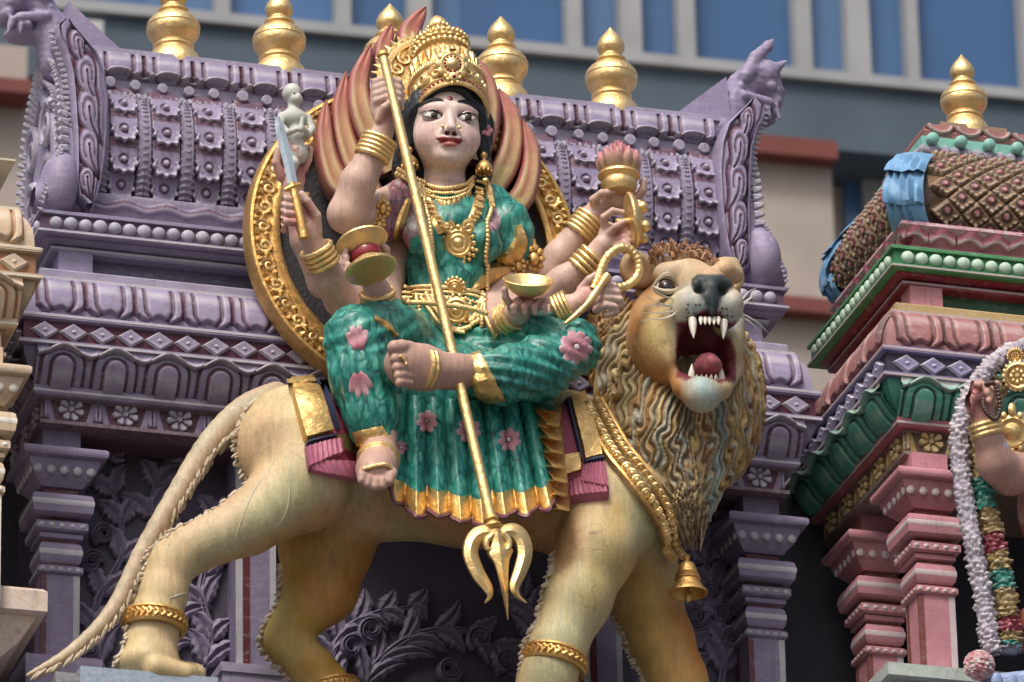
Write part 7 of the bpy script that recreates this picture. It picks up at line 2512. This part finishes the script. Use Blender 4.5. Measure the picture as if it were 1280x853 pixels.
def prong(pts, wid, name, thick=0.013):
    n = 30
    sp = [np.array(p) for p in smooth_poly(pts, n)]
    rows = []
    for i, p in enumerate(sp):
        d = sp[min(i + 1, n - 1)] - sp[max(i - 1, 0)]; d = d / (np.linalg.norm(d) + 1e-9)
        nr = np.array([-d[1], d[0]])
        w = np.interp(i / (n - 1), np.linspace(0, 1, len(wid)), wid)
        rows.append([P(*(p + nr * w * s_), tYd - h_) for s_, h_ in ((-1, -thick * 0.5), (-0.8, thick * 0.3), (0, thick), (0.8, thick * 0.3), (1, -thick * 0.5), (0, -thick))])
    m_ = MB(); m_.rings(rows); m_.build(name, GOLD, tri)
prong([(622, 668), (606, 665), (593, 673), (588, 692), (597, 716), (609, 734), (612, 745), (606, 754)], [7, 9, 10, 10, 9.5, 8.5, 6, 3, 1], 'side_prong')
prong([(622, 668), (640, 663), (652, 673), (656, 692), (650, 714), (643, 733), (647, 745), (658, 754)], [7, 9, 10, 10, 9.5, 8, 6, 3, 1], 'side_prong')
prong([(622, 664), (625, 690), (628, 712), (635, 775)], [12, 10, 17, 12, 8, 4, 0.5], 'centre_prong', 0.020)
for sg in (-1, 1):                                              # inner hooks
    m = MB(); pts = smooth_poly([(622 + sg * 6, 668), (622 + sg * 14, 676), (622 + sg * 13, 686), (622 + sg * 6, 686)], 10)
    m.tube([P(x, y, tYd - 0.004) for x, y in pts], [0.012, 0.012, 0.011, 0.011, 0.010, 0.009, 0.008, 0.007, 0.006, 0.003], 8)
    m.build('hook', GOLD, tri)

# ---- sword
sw = empty('sword', tuple(q(376, 290, -0.3)), 'short sword with pale blue blade and gold hilt beside the white figurine', 'sword')
rows = []
bl = smooth_poly([(367, 238), (361, 205), (352, 170), (347, 146)], 16)
for i, p in enumerate(bl):
    t = i / 15
    w = np.interp(t, [0, .5, .85, 1], [6, 6.8, 6.0, 2.5])
    Yb = -0.305 + 0.02 * t
    rows.append([P(p[0] - w, p[1], Yb), P(p[0], p[1], Yb - 0.008), P(p[0] + w, p[1], Yb), P(p[0], p[1], Yb + 0.010)])
m = MB(); m.rings(rows); m.build('blade', paint('blade_blue', (0.26, 0.36, 0.42), rough=0.3, edge=0.3), sw)
m = MB(); m.tube([P(365, 230, -0.305), P(371, 255, -0.312), P(377, 282, -0.312), P(380, 298, -0.308)], [0.014, 0.013, 0.015, 0.018], 10); m.build('hilt', GOLDD, sw)
m = MB(); m.tube([P(356, 238, -0.305), P(366, 234, -0.312), P(376, 231, -0.305)], [0.007, 0.013, 0.007], 8); m.build('guard', GOLDD, sw)

# ---- little white figure
fig = empty('figurine', tuple(q(366, 200, -0.1)), 'small white praying figurine resting on the raised palm', 'figurine')
fs = Sculpt(q(370, 160, -0.09) - np.array([0.10, 0.09, 0.17]), q(370, 160, -0.09) + np.array([0.10, 0.09, 0.18]), 0.0032)
fY = -0.095
fs.ell(q(365, 117, fY), (0.030, 0.032, 0.032), None, 0.006)
fs.ell(q(370, 125, fY - 0.012), (0.022, 0.022, 0.019), None, 0.008)
fs.ell(q(374, 120, fY - 0.028), (0.005, 0.007, 0.007), None, 0.003)
fs.ell(q(355, 118, fY + 0.006), (0.006, 0.010, 0.012), None, 0.003)
fs.cone(q(366, 126, fY), q(367, 140, fY), 0.017, 0.018, 0.006)
fs.ell(q(368, 148, fY), (0.044, 0.028, 0.032), None, 0.012)
fs.ell(q(371, 170, fY), (0.030, 0.024, 0.040), None, 0.015)
fs.ell(q(372, 192, fY), (0.034, 0.028, 0.036), None, 0.015)
fs.chain([q(352, 145, fY), q(350, 158, fY - .015), q(360, 166, fY - .035), q(376, 160, fY - .045)], [0.013, 0.012, 0.010, 0.009], 0.005)
fs.chain([q(385, 148, fY), q(390, 162, fY - .01), q(386, 168, fY - .03), q(378, 160, fY - .045)], [0.013, 0.012, 0.010, 0.009], 0.005)
fs.cone(q(376, 162, fY - 0.047), q(378, 148, fY - 0.05), 0.010, 0.006, 0.004)
fs.cone(q(366, 205, fY - .01), q(360, 222, fY), 0.020, 0.012, 0.01)
for k in range(4):
    fs.chain([q(356, 150 + k * 5, fY - 0.035), q(368, 151 + k * 5, fY - 0.04), q(382, 150 + k * 5, fY - 0.035)], [0.0016] * 3, 0.004, 'sub')
v_, f_ = fs.mesh()
put('body', mesh('figurine_body', v_, f_, paint('white_plaster', (0.46, 0.47, 0.43), edge=0.3, grime=0.35)), fig)
for x in (368, 375):
    p = hit(bvh_of(v_, f_), x, 117, 0.0)
    if p: m = MB(); m.blob(p, (0.0042, 0.003, 0.003), 4); m.build('eye', BLK_, fig)

# ---- hourglass drum
dr = empty('hand_drum', tuple(q(458, 322, -0.35)), 'gold hourglass hand drum with red waist held near the waist', 'drum')
dA, dB_ = Vector(q(452, 297, -0.375)), Vector(q(464, 342, -0.385))
dax = (dB_ - dA).normalized() + Vector((0.0, -0.12, 0.0)); dax.normalize()
L_ = 0.118
m = MB(); m.lathe([(0.001, -L_ * .5 + .006), (0.052, -L_ * .5 + .004), (0.068, -L_ * .5), (0.080, -L_ * .48), (0.082, -L_ * .42), (0.076, -L_ * .37), (0.062, -L_ * .28), (0.042, -L_ * .15), (0.034, -L_ * .08), (0.034, -0.004)], *dA.lerp(dB_, 0.5), seg=32, axis=dax); m.build('bowl', GOLD, dr)
m = MB(); m.lathe([(0.034, 0.004), (0.034, L_ * .08), (0.042, L_ * .15), (0.062, L_ * .28), (0.076, L_ * .37), (0.082, L_ * .42), (0.080, L_ * .48), (0.068, L_ * .5), (0.052, L_ * .5 - .004), (0.001, L_ * .5 - .006)], *dA.lerp(dB_, 0.5), seg=32, axis=dax); m.build('bowl', GOLD, dr)
m = MB(); m.lathe([(0.030, -0.020), (0.046, -0.014), (0.050, 0.0), (0.046, 0.014), (0.030, 0.020)], *dA.lerp(dB_, 0.5), seg=26, axis=dax); m.build('waist_band', RUBY, dr)

# ---- gold bowl
bw = empty('offering_bowl', tuple(q(660, 362, -0.36)), 'shallow gold bowl resting on the fingers of the front hand', 'bowl')
bc = q(660, 358, -0.36)
m = MB(); m.lathe([(0.030, -0.030), (0.052, -0.018), (0.072, 0.004), (0.080, 0.020), (0.076, 0.022), (0.066, 0.012), (0.050, -0.004), (0.030, -0.014), (0.001, -0.018)], *bc, seg=34, axis=Vector((-0.10, -0.62, 0.80)) ); m.build('bowl', gold_mat('gold_bowl', (0.84, 0.60, 0.26), 0.3, 0.3), bw)

# ---- noose
no = empty('noose', tuple(q(760, 350, -0.3)), 'twisted gold noose loop held beside the lion ear', 'noose')
m = MB()
lp = [(742, 362), (748, 346), (754, 330), (762, 318), (776, 310), (790, 314), (798, 328), (797, 344), (786, 356), (772, 360), (760, 358)]
sp = smooth_poly(lp, 70)
m.tube([P(x, y, -0.315 - 0.01 * math.sin(i * 0.09)) for i, (x, y) in enumerate(sp)], [0.0140 + 0.0016 * math.sin(i * 2.3) for i in range(70)], 10); m.build('loop', GOLD, no)
m = MB(); sp = smooth_poly([(760, 344), (750, 358), (736, 378), (720, 394), (706, 405)], 20)
m.tube([P(x, y, -0.345 + 0.006 * i / 19) for i, (x, y) in enumerate(sp)], [0.012 + 0.002 * math.sin(i) * (i < 12) - 0.007 * (i / 19) ** 3 for i in range(20)], 10); m.build('tail_end', GOLD, no)

# ---- bell held sideways
be = empty('hand_bell', tuple(q(795, 275, -0.2)), 'gold bell held sideways under the lotus pot', 'bell')
bc = Vector(q(790, 277, -0.20)); bax = Vector((0.95, -0.15, 0.12)).normalized()
BQ = bax.to_track_quat('Z', 'Y').to_matrix()
m = MB()
m.lathe([(0.090, -0.010), (0.094, -0.004), (0.090, 0.004), (0.080, 0.012), (0.060, 0.024), (0.036, 0.034), (0.014, 0.040), (0.001, 0.041)], *bc, seg=34, axis=bax)
m.lathe([(0.001, -0.012), (0.050, -0.014), (0.088, -0.010)], *bc, seg=34, axis=bax); plate = m.build('dish', GOLD, be)
for a in (0.3, 1.5, 2.7, 3.9, 5.1):
    p = bc + BQ @ Vector((0.055 * math.cos(a), 0.055 * math.sin(a), 0.030))
    m = MB(); m.blob(p, 0.019, 7); m.build('boss', GOLD, plate)
m = MB(); m.tube([bc - bax * 0.01, bc - bax * 0.05], [0.012, 0.016], 10); m.build('handle', GOLD, be)

# ---- pot with lotus bud
po = empty('lotus_pot', tuple(q(774, 228, -0.1)), 'gold pot holding a pink lotus bud on the raised hand', 'pot')
pc = q(774, 232, -0.11)
m = MB(); m.lathe([(0.030, -0.030), (0.048, -0.026), (0.056, -0.010), (0.058, 0.006), (0.054, 0.018), (0.060, 0.024), (0.068, 0.030), (0.066, 0.038), (0.050, 0.034), (0.001, 0.030)], *pc, seg=30); m.build('pot', GOLD, po)
LOT = paint('lotus_petal', attr=True, edge=0.35, rough=0.5)
def lotus_petal_me(h, w, lean):
    rows, cols = [], []
    for i in range(9):
        t = i / 8
        ww = w * math.sin(math.pi * (0.18 + 0.80 * t)) ** 0.8
        yb = -lean * math.sin(t * 2.2)
        rows.append([(ww * s_, yb + 0.010 * s_ * s_ - 0.004 * (1 - s_ * s_), h * t) for s_ in (-1, -.5, 0, .5, 1)])
        c = np.array([0.44, 0.36, 0.18]) * (1 - t) + np.array([0.40, 0.10, 0.13]) * t
        cols += [c] * 5
    Ff = [(i * 5 + j, i * 5 + j + 1, (i + 1) * 5 + j + 1, (i + 1) * 5 + j) for i in range(8) for j in range(4)]
    return mesh('lotus_petal', [p for r_ in rows for p in r_], Ff, LOT, True, cols)
for n, rr_, h, w, lean, z0 in ((11, 0.040, 0.078, 0.020, 0.030, 0.030), (9, 0.028, 0.094, 0.019, 0.020, 0.032), (6, 0.014, 0.112, 0.017, 0.010, 0.034), (3, 0.004, 0.124, 0.014, 0.004, 0.034)):
    me_ = lotus_petal_me(h, w, lean)
    for i in range(n):
        a = 2 * math.pi * i / n + rr_ * 20
        put('petal', me_, po, None, None, None, Matrix.Translation((pc[0] + rr_ * math.sin(a), pc[1] - rr_ * math.cos(a), pc[2] + z0)) @ Matrix.Rotation(a, 4, 'Z'))

# ---- saddle cloth
cl = empty('saddle_cloth', tuple(q(560, 500, -0.2)), 'maroon saddle cloth with gold and pink fringed borders over the lion back', 'cloth')
MAR, PKF, NAVY = paint('cloth_maroon', (0.30, 0.055, 0.095), edge=0.2), paint('fringe_pink', (0.42, 0.13, 0.20), edge=0.5, edgecol=(0.6, 0.4, 0.45)), paint('trim_navy', (0.02, 0.035, 0.07), edge=0)
def cpatch(nm, quad, mat, off, nx=10, ny=14, wave=0.0, nw=6):
    return patch(nm, quad, nx, ny, off, mat, cl, LIONB, wave, nw, None, off + 0.003)
cpatch('field', [(392, 474), (470, 476), (475, 590), (386, 596)], MAR, 0.014)
cpatch('fringe', [(381, 578), (462, 576), (474, 612), (389, 592)], PKF, 0.030, 40, 8, 0.003, 12)
cpatch('gold_band', [(412, 546), (440, 540), (452, 572), (420, 566)], GOLDF, 0.022)
cpatch('gold_border', [(358, 474), (394, 472), (416, 544), (380, 558)], GOLDF, 0.032, 10, 18)
cpatch('trim', [(394, 472), (399, 472), (421, 542), (416, 545)], NAVY, 0.030, 4, 18)
cpatch('trim', [(380, 557), (417, 543), (418, 549), (381, 563)], NAVY, 0.034, 12, 4)
cpatch('fringe', [(380, 562), (419, 548), (422, 574), (384, 592)], PKF, 0.036, 40, 8, 0.003, 8)
cpatch('field', [(690, 505), (728, 498), (748, 600), (700, 612)], MAR, 0.014)
cpatch('fringe', [(690, 606), (758, 590), (762, 626), (700, 632)], PKF, 0.030, 40, 8, 0.003, 12)
cpatch('gold_band', [(700, 570), (724, 566), (730, 592), (702, 596)], GOLDF, 0.024)
cpatch('gold_border', [(708, 500), (728, 492), (756, 580), (728, 582)], GOLDF, 0.030, 10, 18)
cpatch('trim', [(704, 502), (709, 500), (729, 582), (723, 582)], NAVY, 0.032, 4, 18)
cpatch('trim', [(728, 578), (756, 576), (757, 584), (728, 586)], NAVY, 0.034, 12, 4)
cpatch('fringe', [(728, 584), (757, 582), (762, 622), (732, 612)], PKF, 0.036, 40, 8, 0.003, 8)
# ================================================================== the seated deity beside the pink columns (partly in view)
YD = -0.34
deity = empty('deity_statue', tuple(P(1345, 860, YD)), 'seated deity statue raising a hand with prayer beads, gold ornaments, beside pink columns', 'statue')
CXD = 1345
mirr = lambda x: 2 * CXD - x
ds = Sculpt((1.30, -0.62, 8.35), (2.35, 0.02, 10.15), 0.0065)
ds.ell(q(1345, 640, YD), (0.19, 0.12, 0.22), None, 0.04)
ds.ell(q(1345, 560, YD), (0.22, 0.12, 0.15), None, 0.04)
ds.ell(q(1345, 455, YD - .02), (0.10, 0.11, 0.13), None, 0.03)
ds.cone(q(1345, 490, YD), q(1345, 530, YD), 0.06, 0.07, 0.03)
ds.ell(q(1345, 790, YD), (0.20, 0.15, 0.12), None, 0.05)
for f in (lambda x: x, mirr):
    ds.chain([q(f(1284), 545, YD), q(f(1270), 590, YD - .06), q(f(1262), 592, YD - .10)], [0.075, 0.066, 0.062], 0.02)
    ds.chain([q(f(1262), 594, YD - .10), q(f(1246), 580, YD - .14), q(f(1234), 545, YD - .17), q(f(1228), 524, YD - .18)], [0.064, 0.058, 0.044, 0.036], 0.02)
    ds.ell(q(f(1224), 505, YD - .19), (0.048, 0.030, 0.050), None, 0.015)
    fx_ = f
    for pts in (((1214, 500), (1209, 488), (1214, 480), (1224, 482)), ((1221, 492), (1224, 480), (1232, 482), (1234, 492)), ((1229, 494), (1234, 484), (1238, 492), (1236, 502)), ((1238, 505), (1243, 490), (1246, 480)), ((1212, 512), (1218, 498), (1228, 494))):
        sg = 1 if f(1) == 1 else -1
        ds.chain([q(f(x), y, YD - .20 - 0.02 * k) for k, (x, y) in enumerate(pts)], [0.0145 - 0.001 * k for k in range(len(pts))], 0.004)
dv, df = ds.mesh()
DEITYB = bvh_of(dv, df)
PXl, PYl = projn(dv)
V = dv
dc_ = np.tile(np.array([0.42, 0.25, 0.20]), (len(dv), 1))
dc_ = stroke(dc_, (0.46, 0.15, 0.16), [(1222, 508), (1214, 495)], 20, 0.8)
dc_ = np.where(((PYl > 470) & (PYl < 560) & (PXl > 1255) & (PXl < 1435))[:, None], np.array([0.40, 0.37, 0.43]), dc_)
dc_ = np.where((PYl > 655)[:, None], np.array([0.30, 0.09, 0.05]), dc_)
put('body', mesh('deity_body', dv, df, SKIN, True, dc_), deity)
def ruffle(name, pts, Y, r, colr, par, seed=0, n=None, amp=0.55, col2=None):
    """garland of crimped petals: tube broken up by cell noise"""
    L_ = sum(math.hypot(b[0] - a[0], b[1] - a[1]) for a, b in zip(pts[:-1], pts[1:]))
    n = n or max(10, int(L_ / 1.6))
    sp = [P(x, y, Y) for x, y in smooth_poly(pts, n)]
    seg = 26
    rows, cols = [], []
    up = Vector((0, -1, 0))
    for i, p in enumerate(sp):
        t = sp[min(i + 1, n - 1)] - sp[max(i - 1, 0)]; t.normalize()
        a = (up - t * up.dot(t)).normalized(); b = t.cross(a)
        row = []
        for k in range(seg):
            an = 2 * math.pi * k / seg
            d_ = a * math.cos(an) + b * math.sin(an)
            c0 = p + d_ * r
            vv = mnoise.voronoi((c0 * 62 + Vector((seed, 0, 0))))[0]
            e_ = min(1.0, max(0.0, (vv[1] - vv[0]) * 1.6))
            k2 = r * (1 - amp * 0.5 + amp * e_ + 0.10 * mnoise.noise(c0 * 120))
            row.append(p + d_ * k2)
            w = e_
            cols.append(np.array(colr) * (0.55 + 0.45 * w) if col2 is None else np.array(col2) * (1 - w) + np.array(colr) * w)
        rows.append(row)
    Vv = [tuple(x) for r_ in rows for x in r_]
    Ff = [(i * seg + k, i * seg + (k + 1) % seg, (i + 1) * seg + (k + 1) % seg, (i + 1) * seg + k) for i in range(n - 1) for k in range(seg)]
    o_ = put(name, mesh(name, Vv, Ff, GARL, True, cols), par)
    return o_
GARL = paint('garland_paint', attr=True, edge=0.7, edgecol=(0.66, 0.63, 0.60), rough=0.6)
ga = empty('white_garland', tuple(P(1240, 820, YD - .1)), 'long arch of crimped white and lilac flowers framing the seated deity', 'garland')
gp = [(1345, 428), (1300, 430), (1262, 442), (1230, 468), (1208, 505), (1199, 550), (1204, 610), (1216, 680), (1228, 740), (1236, 795), (1242, 818)]
ruffle('garland_rope', gp, YD - 0.06, 0.030, (0.60, 0.58, 0.56), ga, 1, col2=(0.33, 0.28, 0.38))
ruffle('garland_rope', [(mirr(x), y + 10) for x, y in gp], YD - 0.06, 0.030, (0.60, 0.58, 0.56), ga, 2, col2=(0.33, 0.28, 0.38))
m = MB()
ps = P(1224, 832, YD - 0.08)
for i in range(150):
    u = rng.random() * 2 - 1; a = rng.random() * 6.283
    d_ = Vector((math.sqrt(1 - u * u) * math.cos(a), math.sqrt(1 - u * u) * math.sin(a), u))
    c_ = (0.50, 0.10, 0.14) if rng.random() < .65 else (0.60, 0.48, 0.48)
    m.blob(ps + d_ * 0.040, (0.011, 0.011, 0.009), 3, col=c_)
m.blob(ps, 0.042, 6, col=(0.4, 0.08, 0.1))
m.build('flower_ball', GARL, ga, True, True)['kind'] = 'stuff'
gb = empty('striped_garland', tuple(P(1262, 800, YD - .08)), 'thick flower garland banded yellow, red and green beside the white one', 'garland')
path = smooth_poly([(1275, 462), (1250, 480), (1228, 520), (1222, 560), (1228, 610), (1238, 660), (1250, 710), (1258, 760), (1262, 800), (1262, 815)], 60)
YL, RD, TL, LI = (0.46, 0.33, 0.13), (0.46, 0.07, 0.11), (0.04, 0.30, 0.24), (0.44, 0.40, 0.50)
marks = [0, 7, 13, 19, 25, 30, 34, 37.5, 40.5, 43.5, 48.5, 51, 54, 57, 59]
bands = [TL, YL, RD, YL, TL, YL, RD, YL, TL, YL, RD, YL, TL, LI]
for i in range(len(marks) - 1):
    seg_ = [path[int(k)] for k in np.linspace(marks[i], marks[i + 1], 5)]
    ruffle('garland_band', seg_, YD - 0.04, 0.036, bands[i], gb, i, n=22, col2=tuple(c * 0.5 for c in bands[i]) if bands[i] != RD else (0.16, 0.02, 0.03))
# bangles, armlet, pendants, prayer beads
for k in range(3):
    c = Vector(q(1231 + k * 1.5, 531 + k * 6, YD - .178 + .004 * k)); m = MB()
    ax_ = Vector(q(1234, 545, YD - .17)) - Vector(q(1228, 524, YD - .18)); Qm = ax_.to_track_quat('Z', 'Y').to_matrix()
    m.rings([[c + Qm @ Vector(((0.046 + 0.010 * math.cos(w)) * math.cos(an), (0.046 + 0.010 * math.cos(w)) * math.sin(an), 0.010 * math.sin(w))) for w in [2 * math.pi * j / 8 for j in range(8)]] for an in [2 * math.pi * i / 30 for i in range(31)]], caps=False)
    m.build('bangle', GOLD, deity)
c = P(1265, 540, YD - 0.13); m = MB()
m.lathe([(0.052, -0.012), (0.052, 0.004), (0.044, 0.010), (0.030, 0.006), (0.020, 0.012), (0.001, 0.016)], *c, seg=18, axis=-fwd)
for i in range(12):
    a = i / 12 * 6.283; m.blob(c + cr * 0.050 * math.cos(a) + cu * 0.058 * math.sin(a), 0.012, 4)
m.blob(c + cu * 0.07, (0.014, 0.01, 0.022), 5)
m.build('armlet', GOLD, deity)
for x, y, R_ in ((1269, 445, 0.024), (1272, 470, 0.044)):
    c = P(x, y, YD - 0.12); m = MB()
    m.lathe([(R_, -0.012), (R_, 0.004), (R_ * .85, 0.010), (R_ * .7, 0.006), (R_ * .62, 0.002), (R_ * .2, 0.004), (0.001, 0.010)], *c, seg=24, axis=-fwd)
    for i in range(8):
        a = i / 8 * 6.283; m.blob(c + cr * R_ * .42 * math.cos(a) + cu * R_ * .42 * math.sin(a) - fwd * 0.005, (R_ * .17, R_ * .12, R_ * .17), 4)
    for i in range(18):
        a = i / 18 * 6.283; m.blob(c + cr * R_ * math.cos(a) + cu * R_ * math.sin(a), R_ * 0.16, 4)
    m.build('ear_ornament', GOLD, deity)
be_ = empty('prayer_beads', tuple(P(1236, 500, YD - .25)), 'loop of dark prayer beads hanging from the raised fingers', 'beads')
BD = paint('bead_brown', (0.045, 0.02, 0.018), rough=0.35, edge=0.3, edgecol=(0.2, 0.12, 0.1))
bp = smooth_poly([(1233, 480), (1243, 480), (1248, 494), (1250, 512), (1245, 524), (1237, 520), (1230, 510), (1229, 500)], 26)
bm2 = MB(); bm2.blob((0, 0, 0), 0.0082, 5); bme = bm2.build('bead', BD, 'mesh')
for x, y in bp:
    put('bead', bme, be_, tuple(P(x, y, YD - 0.262)))
# blue pedestal in front
pe_ = empty('blue_pedestal', tuple(P(1345, 860, YD)), 'carved blue pedestal block under the seated deity', 'pedestal')
PB = paint('pedestal_blue', (0.13, 0.20, 0.38), edge=0.6, edgecol=(0.4, 0.46, 0.6))
c = P(1345, 845, YD); zt = P(1262, 826, YD - .18).z
m = MB(); m.rings([[(c.x + r_ * math.cos(a) * 1.0, YD + 0.03 + r_ * 0.62 * math.sin(a), z) for a in [math.pi / 8 + k * math.pi / 4 for k in range(8)]] for r_, z in ((0.32, zt - 0.30), (0.32, zt - 0.13), (0.36, zt - 0.12), (0.36, zt - 0.02), (0.34, zt))])
pedb = m.build('block', PB, pe_, False)
for i in range(14):
    x = c.x - 0.33 + i * 0.05
    m = MB(); m.blob((x, YD + 0.03 - 0.36 * 0.62 * (0.92), zt - 0.07), (0.020, 0.012, 0.030), 5); m.build('petal', PB, pe_)
